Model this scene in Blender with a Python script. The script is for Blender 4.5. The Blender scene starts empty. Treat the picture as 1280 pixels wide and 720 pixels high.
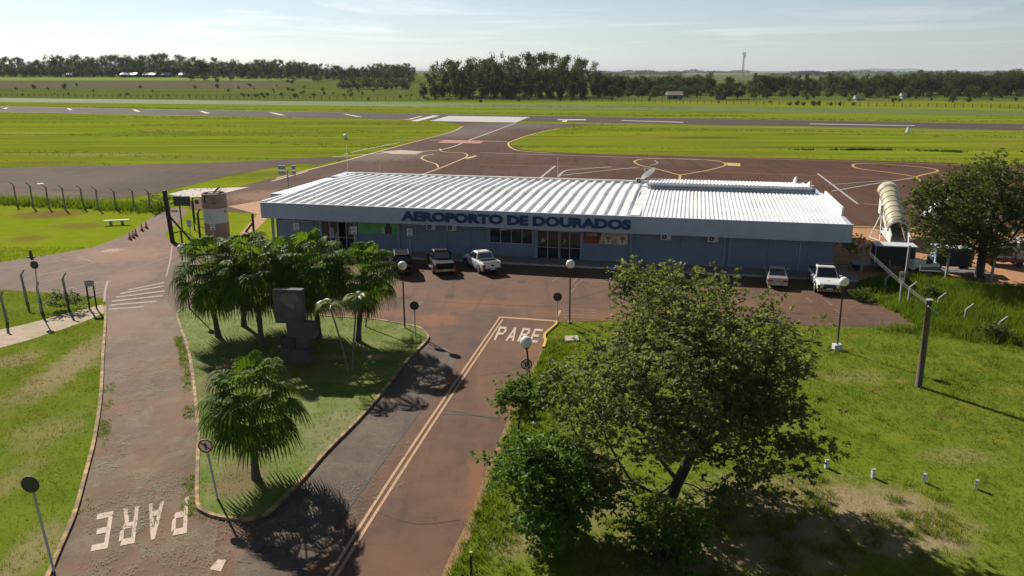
import bpy, bmesh, math, random
import numpy as np
from mathutils import Vector, Matrix
from mathutils.geometry import tessellate_polygon

S = bpy.context.scene
COL = S.collection
rad = math.radians

# ------------------------------------------------------------------ camera
F, CX, CY = 1000.0, 640.0, 360.0          # focal length and centre of the 1280x720 photograph, in pixels
PITCH = math.atan(0.272)
CAM_H = 17.0
cam_d = bpy.data.cameras.new('camera')
cam_d.sensor_width = 36.0
cam_d.lens = 36.0 * F / 1280.0
cam_d.clip_start = 0.5
cam_d.clip_end = 60000
cam = bpy.data.objects.new('camera', cam_d)
cam.location = (0, 0, CAM_H)
cam.rotation_euler = (math.pi / 2 - PITCH, 0, 0)
COL.objects.link(cam)
S.camera = cam

# ------------------------------------------------------------------ light
SUN_EL, SUN_AZ = 33.5, -35.0              # azimuth from +Y, negative = to the left
world = bpy.data.worlds.new('World')
S.world = world
world.use_nodes = True
wn, wl = world.node_tree.nodes, world.node_tree.links
bg = wn['Background']
sky = wn.new('ShaderNodeTexSky')
sky.sky_type = 'NISHITA'
sky.sun_disc = False
sky.sun_elevation = rad(SUN_EL)
sky.sun_rotation = rad(SUN_AZ)
sky.altitude = 400
sky.air_density = 1.15
sky.dust_density = 0.35
sky.ozone_density = 2.5
SKY_STRENGTH = 0.056
bg.inputs['Strength'].default_value = SKY_STRENGTH
# thin cirrus streaks in the sky itself
tc = wn.new('ShaderNodeTexCoord')
sep = wn.new('ShaderNodeSeparateXYZ'); wl.new(tc.outputs['Generated'], sep.inputs[0])
def wmath(op, a, b=None):
    n = wn.new('ShaderNodeMath'); n.operation = op
    for i, v in enumerate((a, b)):
        if v is None: continue
        if isinstance(v, (int, float)): n.inputs[i].default_value = v
        else: wl.new(v, n.inputs[i])
    return n.outputs[0]
zc = wmath('MAXIMUM', sep.outputs[2], 0.02)
cx_ = wmath('DIVIDE', sep.outputs[0], zc)
cy_ = wmath('DIVIDE', sep.outputs[1], zc)
comb = wn.new('ShaderNodeCombineXYZ')
wl.new(wmath('MULTIPLY', cx_, 0.22), comb.inputs[0]); wl.new(wmath('MULTIPLY', cy_, 0.16), comb.inputs[1])
cn = wn.new('ShaderNodeTexNoise'); cn.inputs['Scale'].default_value = 0.9; cn.inputs['Detail'].default_value = 8
cn.inputs['Roughness'].default_value = 0.6; cn.inputs['Distortion'].default_value = 0.7
wl.new(comb.outputs[0], cn.inputs['Vector'])
cr = wn.new('ShaderNodeMapRange'); cr.inputs[1].default_value = 0.50; cr.inputs[2].default_value = 0.70
cr.inputs[3].default_value = 0.0; cr.inputs[4].default_value = 0.6
wl.new(cn.outputs[0], cr.inputs[0])
cz = wn.new('ShaderNodeMapRange'); cz.inputs[1].default_value = 0.012; cz.inputs[2].default_value = 0.06
wl.new(sep.outputs[2], cz.inputs[0])
cmask = wmath('MULTIPLY', cr.outputs[0], cz.outputs[0])
hz = wn.new('ShaderNodeHueSaturation'); hz.inputs['Saturation'].default_value = 0.55
tint = wn.new('ShaderNodeMix'); tint.data_type = 'RGBA'; tint.blend_type = 'MULTIPLY'; tint.inputs[0].default_value = 1.0
tint.inputs[7].default_value = (0.90, 1.0, 1.13, 1)
wl.new(sky.outputs[0], hz.inputs['Color']); wl.new(hz.outputs[0], tint.inputs[6])
zen = wn.new('ShaderNodeMapRange'); zen.interpolation_type = 'SMOOTHSTEP'; zen.inputs[1].default_value = 0.03; zen.inputs[2].default_value = 0.45; zen.inputs[3].default_value = 1.0; zen.inputs[4].default_value = 0.62  # added dimming of the unseen sky overhead, to deepen the shadows
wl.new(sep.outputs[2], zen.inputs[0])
bwn = wn.new('ShaderNodeRGBToBW'); wl.new(sky.outputs[0], bwn.inputs[0])
cg = wmath('MULTIPLY', bwn.outputs[0], 1.45)
cc = wn.new('ShaderNodeCombineColor')
for i in range(3): wl.new(cg, cc.inputs[i])
mx = wn.new('ShaderNodeMix'); mx.data_type = 'RGBA'
wl.new(cmask, mx.inputs[0]); wl.new(tint.outputs[2], mx.inputs[6]); wl.new(cc.outputs[0], mx.inputs[7])
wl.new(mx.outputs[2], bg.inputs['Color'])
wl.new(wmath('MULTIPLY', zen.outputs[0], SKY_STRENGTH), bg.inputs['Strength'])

sun_d = bpy.data.lights.new('sun', 'SUN')
sun_d.energy = 5.0
sun_d.angle = rad(0.53)
sun_d.color = (1.0, 0.93, 0.82)
sun = bpy.data.objects.new('sun', sun_d)
sv = Vector((math.sin(rad(SUN_AZ)) * math.cos(rad(SUN_EL)), math.cos(rad(SUN_AZ)) * math.cos(rad(SUN_EL)), math.sin(rad(SUN_EL))))
sun.rotation_euler = sv.to_track_quat('Z', 'Y').to_euler()
sun.location = (0, 0, 60)
COL.objects.link(sun)

S.view_settings.view_transform = 'Standard'
S.view_settings.look = 'None'
S.view_settings.exposure = 0.64
S.view_settings.gamma = 1.0
S.view_settings.use_curve_mapping = False
S.cycles.max_bounces = 6
S.cycles.transparent_max_bounces = 8

# ------------------------------------------------------------------ measuring: a pixel of the photograph -> a point of the place
_c, _s = math.cos(PITCH), math.sin(PITCH)
def ray(px, py):
    u, v = (px - CX) / F, (py - CY) / F
    return Vector((u, _c - v * _s, -_s - v * _c))
def G(px, py, z=0.0):
    r = ray(px, py); t = (z - CAM_H) / r.z
    return Vector((r.x * t, r.y * t, z))
def atY(px, py, Y):
    r = ray(px, py); t = Y / r.y
    return Vector((r.x * t, Y, CAM_H + r.z * t))
# the terminal's own axes: x along the facade, y to the back
L0 = G(325, 253.3, 4.6); R0 = G(1066.6, 281.5, 4.6)
B_ORG = Vector((L0.x, L0.y, 0)); B_LEN = (R0 - L0).length
B_ANG = math.atan2(R0.y - L0.y, R0.x - L0.x)
EX = Vector((math.cos(B_ANG), math.sin(B_ANG), 0)); EY = Vector((-math.sin(B_ANG), math.cos(B_ANG), 0))
def toB(p):
    d = Vector((p.x, p.y, 0)) - B_ORG
    return d.dot(EX), d.dot(EY)
def fromB(lx, ly, z=0):
    p = B_ORG + EX * lx + EY * ly
    return Vector((p.x, p.y, z))
def FW(px, py, ly):
    r = ray(px, py); o = Vector((0, 0, CAM_H))
    t = (ly - (o - B_ORG).dot(EY)) / r.dot(EY)
    p = o + r * t
    return (p - B_ORG).dot(EX), p.z

# ------------------------------------------------------------------ materials
class NT:
    def __init__(self, name):
        self.m = bpy.data.materials.new(name); self.m.use_nodes = True
        self.n, self.l = self.m.node_tree.nodes, self.m.node_tree.links
        self.p = self.n['Principled BSDF']
        self.out = self.n['Material Output']
        self._tc = None
    def coord(self):
        if not self._tc:
            self._tc = self.n.new('ShaderNodeTexCoord')
        return self._tc.outputs['Object']
    def set(self, sock, v):
        if isinstance(v, bpy.types.NodeSocket): self.l.new(v, sock)
        else:
            if isinstance(v, tuple) and len(v) == 3 and sock.type == 'RGBA': v = (*v, 1)
            sock.default_value = v
    def scaled(self, sx, sy, sz, vec=None, loc=(0, 0, 0), rot=(0, 0, 0)):
        n = self.n.new('ShaderNodeMapping'); n.inputs['Scale'].default_value = (sx, sy, sz)
        n.inputs['Location'].default_value = loc; n.inputs['Rotation'].default_value = rot
        self.l.new(vec or self.coord(), n.inputs['Vector']); return n.outputs[0]
    def noise(self, scale, detail=4, rough=0.55, vec=None, dist=0.0):
        n = self.n.new('ShaderNodeTexNoise')
        n.inputs['Scale'].default_value = scale; n.inputs['Detail'].default_value = detail
        n.inputs['Roughness'].default_value = rough; n.inputs['Distortion'].default_value = dist
        self.l.new(vec or self.coord(), n.inputs['Vector']); return n.outputs['Fac']
    def rng(self, v, a, b, c=0.0, d=1.0, smooth=False):
        n = self.n.new('ShaderNodeMapRange'); n.clamp = True
        if smooth: n.interpolation_type = 'SMOOTHSTEP'
        self.set(n.inputs[0], v)
        for i, q in enumerate((a, b, c, d)): n.inputs[i + 1].default_value = q
        return n.outputs[0]
    def math(self, op, a, b=0.0):
        n = self.n.new('ShaderNodeMath'); n.operation = op
        self.set(n.inputs[0], a); self.set(n.inputs[1], b); return n.outputs[0]
    def mix(self, f, a, b):
        n = self.n.new('ShaderNodeMix'); n.data_type = 'RGBA'
        self.set(n.inputs[0], f); self.set(n.inputs[6], a); self.set(n.inputs[7], b); return n.outputs[2]
    def island(self):
        n = self.n.new('ShaderNodeNewGeometry'); return n.outputs['Random Per Island']
    def sepxyz(self):
        n = self.n.new('ShaderNodeSeparateXYZ'); self.l.new(self.coord(), n.inputs[0]); return n.outputs
    def bump(self, h, strength=0.4, dist=0.05):
        n = self.n.new('ShaderNodeBump'); n.inputs['Strength'].default_value = strength; n.inputs['Distance'].default_value = dist
        self.l.new(h, n.inputs['Height']); self.l.new(n.outputs[0], self.p.inputs['Normal'])
    def spot(self, x, y, rx, ry, wob=None):
        n = self.n.new('ShaderNodeVectorMath'); n.operation = 'SUBTRACT'; n.inputs[1].default_value = (x, y, 0)
        self.l.new(self.coord(), n.inputs[0])
        k = self.n.new('ShaderNodeVectorMath'); k.operation = 'MULTIPLY'; k.inputs[1].default_value = (1 / rx, 1 / ry, 0)
        self.l.new(n.outputs[0], k.inputs[0])
        q = self.n.new('ShaderNodeVectorMath'); q.operation = 'LENGTH'; self.l.new(k.outputs[0], q.inputs[0])
        d = q.outputs['Value']
        if wob is not None: d = self.math('ADD', d, wob)
        return self.rng(d, 0.35, 1.1, 1.0, 0.0, True)
    def base(self, c): self.set(self.p.inputs['Base Color'], c)

def M(name, col, rough=0.6, var=0.2, scale=3.0, metal=0.0, bump=0.0, dirt=None, dirt_amt=0.4, dirt_scale=0.8, spec=0.5):
    t = NT(name)
    dk = tuple(c * (1 - var) for c in col); lt = tuple(min(1, c * (1 + var)) for c in col)
    nz = t.noise(scale, 6, 0.6)
    c = t.mix(t.rng(nz, 0.3, 0.7), dk, lt)
    if dirt:
        c = t.mix(t.rng(t.noise(dirt_scale, 5, 0.65), 0.48, 0.75, 0, min(1, dirt_amt)) if dirt_amt <= 1 else t.rng(t.noise(dirt_scale, 5, 0.65), 0.38, 0.58, 0, 1), c, dirt)
    t.base(c)
    t.p.inputs['Roughness'].default_value = rough
    t.p.inputs['Metallic'].default_value = metal
    t.p.inputs['Specular IOR Level'].default_value = spec
    if bump: t.bump(nz, bump, 0.02)
    return t.m

def leafM(name, dark, light, trans=0.35, rough=0.45, tcol=None, var_scale=0.6, spec=0.5):
    t = NT(name)
    r = t.island()
    k = t.math('ADD', t.math('MULTIPLY', r, 0.75), t.rng(t.noise(var_scale, 2), 0.35, 0.65, 0.0, 0.25))
    c = t.mix(k, dark, light)
    t.base(c); t.p.inputs['Roughness'].default_value = rough
    t.p.inputs['Specular IOR Level'].default_value = spec
    tr = t.n.new('ShaderNodeBsdfTranslucent')
    tb = tcol or (light[0] * 1.5, light[1] * 1.45, light[2] * 0.7)
    t.set(tr.inputs['Color'], t.mix(k, tuple(x * 0.6 for x in tb), tb))
    ms = t.n.new('ShaderNodeMixShader'); ms.inputs[0].default_value = trans
    t.l.new(t.p.outputs[0], ms.inputs[1]); t.l.new(tr.outputs[0], ms.inputs[2]); t.l.new(ms.outputs[0], t.out.inputs['Surface'])
    return t.m

# ------------------------------------------------------------------ mesh building
class MB:
    def __init__(self): self.v, self.f, self.mi, self.cur = [], [], [], 0
    def add(self, vs, fs):
        o = len(self.v); self.v += [tuple(x) for x in vs]
        for f in fs: self.f.append([i + o for i in f]); self.mi.append(self.cur)
        return self
    def box(self, x0, x1, y0, y1, z0, z1, mat=None):
        vs = [Vector(p) for p in ((x0, y0, z0), (x1, y0, z0), (x1, y1, z0), (x0, y1, z0), (x0, y0, z1), (x1, y0, z1), (x1, y1, z1), (x0, y1, z1))]
        if mat is not None: vs = [mat @ p for p in vs]
        return self.add(vs, [(0, 3, 2, 1), (4, 5, 6, 7), (0, 1, 5, 4), (1, 2, 6, 5), (2, 3, 7, 6), (3, 0, 4, 7)])
    def tube(self, pts, rs, n=8, cap=True):
        pts = [Vector(p) for p in pts]
        if not hasattr(rs, '__len__'): rs = [rs] * len(pts)
        rings, vs = [], []
        ref = None
        for i, p in enumerate(pts):
            a = pts[max(0, i - 1)]; b = pts[min(len(pts) - 1, i + 1)]
            d = (b - a)
            d = d.normalized() if d.length > 1e-9 else Vector((0, 0, 1))
            if ref is None: ref = Vector((1, 0, 0)) if abs(d.x) < 0.8 else Vector((0, 1, 0))
            s = d.cross(ref).normalized(); t = s.cross(d).normalized(); ref = t
            for k in range(n):
                an = 2 * math.pi * k / n
                vs.append(p + (s * math.cos(an) + t * math.sin(an)) * rs[i])
        fs = []
        for i in range(len(pts) - 1):
            for k in range(n):
                a, b = i * n + k, i * n + (k + 1) % n
                fs.append((a, b, b + n, a + n))
        if cap:
            fs.append(tuple(range(n))); fs.append(tuple((len(pts) - 1) * n + k for k in range(n))[::-1])
        return self.add(vs, fs)
    def bar(self, a, b, w, h=None):
        """rectangular bar from a to b"""
        a, b = Vector(a), Vector(b); d = (b - a).normalized()
        ref = Vector((0, 0, 1)) if abs(d.z) < 0.9 else Vector((0, 1, 0))
        s = d.cross(ref).normalized() * w / 2; t = s.cross(d).normalized() * (h or w) / 2
        vs = [p + i * s + j * t for p in (a, b) for i, j in ((-1, -1), (1, -1), (1, 1), (-1, 1))]
        return self.add(vs, [(0, 3, 2, 1), (4, 5, 6, 7), (0, 1, 5, 4), (1, 2, 6, 5), (2, 3, 7, 6), (3, 0, 4, 7)])
    def poly(self, pts, z=None):
        pts = [Vector((p[0], p[1], z if z is not None else p[2])) for p in pts]
        tri = tessellate_polygon([pts])
        up = []
        for t in tri:
            a, b, c = (pts[i] for i in t)
            up.append(t if (b - a).cross(c - a).z > 0 else t[::-1])
        return self.add(pts, up)
    def prism(self, poly, z0, z1, mat=None):
        n = len(poly)
        vs = [Vector((p[0], p[1], z0)) for p in poly] + [Vector((p[0], p[1], z1)) for p in poly]
        if mat is not None: vs = [mat @ p for p in vs]
        tri = tessellate_polygon([[Vector((p[0], p[1], 0)) for p in poly]])
        fs = [tuple(t) for t in tri] + [tuple(i + n for i in t)[::-1] for t in tri]
        fs += [(i, (i + 1) % n, (i + 1) % n + n, i + n) for i in range(n)]
        return self.add(vs, fs)
    def lathe(self, prof, n=20, c=(0, 0, 0)):
        vs = [(c[0] + r * math.cos(2 * math.pi * k / n), c[1] + r * math.sin(2 * math.pi * k / n), c[2] + z) for r, z in prof for k in range(n)]
        fs = []
        for i in range(len(prof) - 1):
            for k in range(n):
                a, b = i * n + k, i * n + (k + 1) % n
                fs.append((a, b, b + n, a + n))
        return self.add(vs, fs)
    def build(self, name, mats, parent=None, loc=None, smooth=False, bevel=0, recalc=False):
        me = bpy.data.meshes.new(name)
        me.from_pydata(self.v, [], self.f)
        if not isinstance(mats, (list, tuple)): mats = [mats]
        for m in mats: me.materials.append(m)
        if len(mats) > 1: me.polygons.foreach_set('material_index', self.mi)
        if recalc:
            bm = bmesh.new(); bm.from_mesh(me); bmesh.ops.recalc_face_normals(bm, faces=bm.faces); bm.to_mesh(me); bm.free()
        if smooth: me.polygons.foreach_set('use_smooth', [True] * len(me.polygons))
        me.update()
        o = bpy.data.objects.new(name, me); COL.objects.link(o)
        if parent: o.parent = parent
        if loc is not None: o.location = loc
        if bevel:
            b = o.modifiers.new('bevel', 'BEVEL'); b.width = bevel; b.segments = 2; b.limit_method = 'ANGLE'; b.angle_limit = rad(35)
        return o

def np_mesh(name, V, n_per, mat, parent=None, smooth=False):
    """V: (N*n_per, 3) points, every n_per points one face"""
    me = bpy.data.meshes.new(name)
    V = np.ascontiguousarray(V, dtype=np.float32)
    nv = len(V); nf = nv // n_per
    me.vertices.add(nv); me.vertices.foreach_set('co', V.ravel())
    me.loops.add(nv); me.loops.foreach_set('vertex_index', np.arange(nv, dtype=np.int32))
    me.polygons.add(nf); me.polygons.foreach_set('loop_start', np.arange(0, nv, n_per, dtype=np.int32))
    try: me.polygons.foreach_set('loop_total', np.full(nf, n_per, dtype=np.int32))
    except Exception: pass
    me.materials.append(mat); me.update(calc_edges=True)
    o = bpy.data.objects.new(name, me); COL.objects.link(o)
    if parent: o.parent = parent
    return o

def empty(name, loc=(0, 0, 0), rz=0.0):
    o = bpy.data.objects.new(name, None); COL.objects.link(o)
    o.location = loc; o.rotation_euler = (0, 0, rz); o.empty_display_size = 0.3
    return o
def tag(o, label=None, cat=None, group=None, kind=None):
    if label: o['label'] = label
    if cat: o['category'] = cat
    if group: o['group'] = group
    if kind: o['kind'] = kind
    return o
def thing(name, label, cat, loc=(0, 0, 0), rz=0.0, group=None):
    return tag(empty(name, loc, rz), label, cat, group)
KIDS = {}
def copy_tree(o, parent=None):
    c = o.copy(); COL.objects.link(c)
    if parent: c.parent = parent
    for ch in list(o.children): copy_tree(ch, c)
    return c
def sheet(name, px, z, mat, smooth_it=False):
    pts = [G(*p) for p in px]
    return tag(MB().poly(pts, z).build(name, mat), kind='structure')
def spline(pts, n=6):
    out = []
    P = [Vector(p) if len(p) == 3 else Vector((p[0], p[1], 0)) for p in pts]
    for i in range(len(P) - 1):
        a, b, c, d = P[max(0, i - 1)], P[i], P[i + 1], P[min(len(P) - 1, i + 2)]
        for k in range(n):
            t = k / n
            out.append(0.5 * ((2 * b) + (c - a) * t + (2 * a - 5 * b + 4 * c - d) * t * t + (3 * b - a - 3 * c + d) * t ** 3))
    out.append(P[-1]); return out
def ribbon(mb, pts, w, z):
    """flat painted line along world points"""
    n = len(pts); vs = []
    for i, p in enumerate(pts):
        d = (pts[min(n - 1, i + 1)] - pts[max(0, i - 1)]); d.z = 0; d.normalize()
        s = Vector((-d.y, d.x, 0)) * w / 2
        vs += [(p.x - s.x, p.y - s.y, z), (p.x + s.x, p.y + s.y, z)]
    mb.add(vs, [(2 * i, 2 * i + 2, 2 * i + 3, 2 * i + 1) for i in range(n - 1)])
def pxline(mb, px, w, z, n=6):
    pts = [G(*p) for p in px]
    ribbon(mb, spline(pts, n) if len(pts) > 2 else pts, w, z)
def kerb(name, px, mat, w=0.16, h=0.13, closed=False):
    pts = spline([G(*p) for p in px], 5); n = len(pts); vs = []
    for i, p in enumerate(pts):
        d = (pts[min(n - 1, i + 1)] - pts[max(0, i - 1)]); d.normalize()
        s = Vector((-d.y, d.x, 0)) * w / 2
        a, b = p - s, p + s
        vs += [(a.x, a.y, 0.0), (a.x, a.y, h), (b.x, b.y, h), (b.x, b.y, 0.0)]
    fs = []
    for i in range(n - 1):
        o, q = 4 * i, 4 * i + 4
        fs += [(o, o + 1, q + 1, q), (o + 1, o + 2, q + 2, q + 1), (o + 2, o + 3, q + 3, q + 2)]
    fs += [(0, 3, 2, 1), (4 * n - 4, 4 * n - 3, 4 * n - 2, 4 * n - 1)]
    return tag(MB().add(vs, fs).build(name, mat, recalc=True), kind='structure')

def text_geo(body, height, width, depth, bold=0.02):
    cu = bpy.data.curves.new('lettering', 'FONT'); cu.body = body; cu.size = 1.0
    cu.extrude = 0.5; cu.offset = bold; cu.resolution_u = 3
    o = bpy.data.objects.new('lettering', cu); COL.objects.link(o)
    dg = bpy.context.evaluated_depsgraph_get(); dg.update()
    me = bpy.data.meshes.new_from_object(o.evaluated_get(dg))
    V = np.array([v.co[:] for v in me.vertices]); fs = [tuple(p.vertices) for p in me.polygons]
    bpy.data.objects.remove(o); bpy.data.curves.remove(cu); bpy.data.meshes.remove(me)
    lo, hi = V.min(0), V.max(0); d = hi - lo; d[d == 0] = 1
    V = (V - lo) / d
    V = V * np.array([width, height, depth])
    return V, fs      # x right, y up, z depth

# ------------------------------------------------------------------ ground outlines measured on the photograph
LAWN_EDGE = [(132, 383), (132, 400), (129, 444), (126, 498), (118, 551), (109, 587), (94, 642), (80, 676), (62, 718), (48, 750)]
ISLAND = [(221, 393), (225, 408), (236, 440), (243, 485), (248, 540), (247, 590), (247, 630), (255, 641), (275, 648), (305, 651), (328, 646), (346, 633),
          (379, 599), (408, 566), (446, 528), (475, 495), (508, 453), (533, 427), (533, 419), (523, 410.5), (499, 405.8), (467, 400.5), (420, 397.5), (372, 393), (308, 388), (260, 384.5), (232, 385.5)]
ROAD_R = [(697, 403), (693, 408), (681, 419), (682, 427), (679, 435), (668, 453), (658, 476), (640, 513), (620, 560), (606, 592), (587, 647), (560, 700), (540, 750)]
SIDEWALK_Y = -0.9
def fac_px_ground(lx, ly): return fromB(lx, ly)

ASPHALT = [G(*p) for p in LAWN_EDGE[::-1]] + [G(*p) for p in
          [(130, 373), (64, 366.5), (0, 362), (-90, 357), (-90, 340), (0, 328), (60, 319), (115, 309.5), (150, 297), (172, 284), (190, 271), (214, 258),
           (236, 262), (222, 280), (206, 292), (213, 303)]] + [fromB(-2.0, SIDEWALK_Y - 1.0), fromB(0, SIDEWALK_Y), fromB(B_LEN + 0.6, SIDEWALK_Y)] + \
          [G(*p) for p in [(1085, 372), (1098, 380), (1120, 391), (1152, 411), (1080, 409), (1010, 407.5), (900, 404), (800, 401.5), (745, 401)]] + [G(*p) for p in ROAD_R]
EXIT_ROAD = [G(*p) for p in LAWN_EDGE[::-1]] + [G(*p) for p in [(150, 378), (207, 374), (221, 393), (225, 408), (236, 440), (243, 485), (248, 540), (247, 590), (247, 630), (255, 641), (275, 648), (268, 690), (262, 750)]]

def inside(px, py, poly):
    r = np.zeros(len(px), bool); n = len(poly)
    for i in range(n):
        x0, y0 = poly[i][0], poly[i][1]; x1, y1 = poly[(i + 1) % n][0], poly[(i + 1) % n][1]
        c = ((y0 > py) != (y1 > py)) & (px < (x1 - x0) * (py - y0) / (y1 - y0 + 1e-12) + x0)
        r ^= c
    return r

# ------------------------------------------------------------------ terrain
def sstep(a, b, x):
    t = np.clip((x - a) / (b - a), 0, 1); return t * t * (3 - 2 * t)
def terrain(X, Y):
    X = np.asarray(X, float); Y = np.asarray(Y, float)
    return 10.0 * sstep(560, 1000, Y) * sstep(20, -260, X)
def zt(x, y): return float(terrain(x, y))

def grass_ground(zone):
    t = NT('grass_ground')
    xyz = t.sepxyz()
    fine = t.noise(9.0, 4, 0.7) if zone < 2 else t.noise(0.6, 4, 0.7); mid = t.noise(0.55, 3, 0.6); big = t.noise(0.035, 3, 0.6)
    c = t.mix(t.rng(fine, 0.3, 0.7), ((0.062, 0.098, 0.012) if zone == 0 else (0.125, 0.175, 0.005)), (0.128, 0.178, 0.020) if zone == 0 else (0.190, 0.232, 0.020))
    c = t.mix(t.rng(mid, 0.38, 0.66, 0, 0.55), c, (0.19, 0.195, 0.030) if zone == 0 else (0.255, 0.245, 0.026))
    c = t.mix(t.rng(big, 0.46, 0.64, 0, 0.55), c, (0.115, 0.175, 0.008) if zone == 0 else (0.15, 0.22, 0.006))
    if zone >= 1:
        streak = t.noise(1.0, 4, 0.6, t.scaled(0.012, 0.16, 1, rot=(0, 0, rad(9))))
        far = t.rng(xyz[1], 95, 130)
        c = t.mix(t.math('MULTIPLY', far, t.rng(streak, 0.40, 0.60, 0.75, 0.0)), c, (0.105, 0.125, 0.016))
        strk2 = t.noise(1.0, 4, 0.7, t.scaled(0.02, 0.09, 1, rot=(0, 0, rad(9)), loc=(31, 7, 0)))
        c = t.mix(t.math('MULTIPLY', far, t.rng(strk2, 0.55, 0.70, 0.0, 0.6)), c, (0.20, 0.155, 0.05))
        rut = t.noise(1.0, 5, 0.7, t.scaled(0.018, 0.4, 1, rot=(0, 0, rad(9))))
        c = t.mix(t.math('MULTIPLY', t.rng(xyz[1], 105, 125), t.rng(rut, 0.58, 0.66, 0, 0.75)), c, (0.05, 0.056, 0.014))
    wob = t.math('MULTIPLY', t.math('SUBTRACT', t.noise(0.9, 4, 0.7), 0.5), 1.5)
    def patch(px, py, wpx, hpx, col, amt, c):
        a = G(px, py); b = G(px + wpx, py); d = G(px, py - hpx); e = G(px, py + hpx)
        return t.mix(t.math('MULTIPLY', t.spot(a.x, a.y, (b - a).length, abs(d.y - e.y) / 2, wob), amt), c, col)
    soil = (0.16, 0.085, 0.045); straw = (0.27, 0.205, 0.12)
    for p in [(60, 268, 55, 7, soil, .75), (35, 352 - 54, 30, 5, soil, .6), (100, 282, 45, 5, soil, .5), (40, 236, 40, 4, soil, .4),
              (205, 207, 30, 3.5, soil, .8), (60, 203, 80, 2.5, soil, .55), (120, 193, 120, 2.2, straw, .45), (30, 167, 60, 1.4, straw, .5),
              (85, 460, 34, 55, straw, .8), (20, 450, 34, 14, straw, .7), (40, 690, 40, 60, straw, .6), (110, 430, 14, 30, straw, .6), (60, 540, 50, 30, straw, .4), (15, 600, 30, 40, straw, .4), (1060, 470, 60, 12, straw, .3), (950, 520, 60, 20, straw, .3), (1200, 570, 60, 14, straw, .35), (25, 330, 40, 6, (0.2, 0.15, 0.03), .3),
              (880, 172, 70, 1.8, (0.06, 0.06, 0.02), .7), (1010, 184, 190, 1.2, (0.05, 0.05, 0.018), .6), (480, 155, 60, 1.2, soil, .3),
              (1000, 640, 190, 60, straw, .9), (1130, 650, 90, 55, straw, .75), (900, 690, 190, 40, straw, .85), (740, 600, 60, 70, straw, .6), (640, 670, 50, 40, straw, .6),
              (1125, 476, 12, 3, (0.3, 0.16, 0.08), .8), (1057, 513, 9, 3, soil, .9), (1180, 520, 20, 4, soil, .5), (1095, 487, 14, 4, soil, .6), (1170, 570, 30, 6, (0.2, 0.19, 0.05), .5),
              (700, 425, 14, 8, (0.24, 0.15, 0.06), .45)]:
        D = G(p[0], p[1]).y
        if (zone == 0 and D < 70) or (zone == 1 and 62 < D < 480): c = patch(*p, c)
    if zone == 2:
        # pasture and cropland beyond the runway
        band = t.noise(1.0, 4, 0.6, t.scaled(0.004, 0.03, 1))
        past = t.mix(t.rng(band, 0.3, 0.7), (0.066, 0.088, 0.018), (0.118, 0.14, 0.028))
        past = t.mix(t.rng(t.noise(0.08, 5, 0.7), 0.5, 0.72, 0, 0.6), past, (0.06, 0.075, 0.025))
        edge = t.math('ADD', xyz[1], t.math('MULTIPLY', t.noise(0.02, 3), 40))
        c = t.mix(t.rng(edge, 470, 500), c, past)
        lft = t.rng(t.math('ADD', xyz[0], t.math('MULTIPLY', xyz[1], 0.1)), -170, -100, 1, 0)
        plough = t.math('MULTIPLY', t.math('MULTIPLY', t.rng(xyz[1], 700, 712), t.rng(xyz[1], 830, 845, 1, 0)), lft)
        c = t.mix(plough, c, t.mix(t.rng(t.noise(0.3, 4), 0.4, 0.6), (0.095, 0.085, 0.05), (0.125, 0.108, 0.065)))
        crop = t.math('MULTIPLY', t.math('MULTIPLY', t.rng(xyz[1], 838, 850), t.rng(xyz[1], 985, 1000, 1, 0)), lft)
        c = t.mix(crop, c, (0.17, 0.235, 0.05))
        # far plain: patchwork of fields
        vo = t.n.new('ShaderNodeTexVoronoi'); vo.inputs['Scale'].default_value = 1.0; vo.feature = 'F1'
        t.l.new(t.scaled(0.0011, 0.0007, 1), vo.inputs['Vector'])
        sc = t.n.new('ShaderNodeSeparateColor'); t.l.new(vo.outputs['Color'], sc.inputs[0])
        fld = t.mix(t.rng(sc.outputs[0], 0.25, 0.75), (0.06, 0.10, 0.03), (0.20, 0.16, 0.08))
        fld = t.mix(t.rng(sc.outputs[1], 0.6, 0.7, 0, .8), fld, (0.10, 0.15, 0.04))
        c = t.mix(t.rng(xyz[1], 1400, 1700), c, fld)
    t.base(c)
    t.p.inputs['Roughness'].default_value = 0.9
    t.p.inputs['Specular IOR Level'].default_value = 0.0
    if zone < 2: t.bump(fine, 0.5, 0.08)
    return t.m

MAT_GROUND = [grass_ground(0), grass_ground(1), grass_ground(2)]
def build_ground():
    xs = np.concatenate([-np.geomspace(600, 24000, 14)[::-1], np.linspace(-560, 560, 57), np.geomspace(600, 24000, 14)])
    ys = np.concatenate([[-300, -100, 0, 40], np.arange(66, 1236, 30), np.geomspace(1260, 30000, 22)])
    X, Y = np.meshgrid(xs, ys); Z = terrain(X, Y)
    V = np.stack([X, Y, Z], -1).reshape(-1, 3); nx = len(xs)
    f = [(j * nx + i, j * nx + i + 1, (j + 1) * nx + i + 1, (j + 1) * nx + i) for j in range(len(ys) - 1) for i in range(nx - 1)]
    mb = MB(); mb.add(V, f)
    cy = [ys[j] + 1 for j in range(len(ys) - 1) for i in range(nx - 1)]
    mb.mi = [0 if y < 66 else (1 if y < 456 else 2) for y in cy]
    tag(mb.build('ground', MAT_GROUND, smooth=True), kind='structure')
build_ground()

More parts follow.
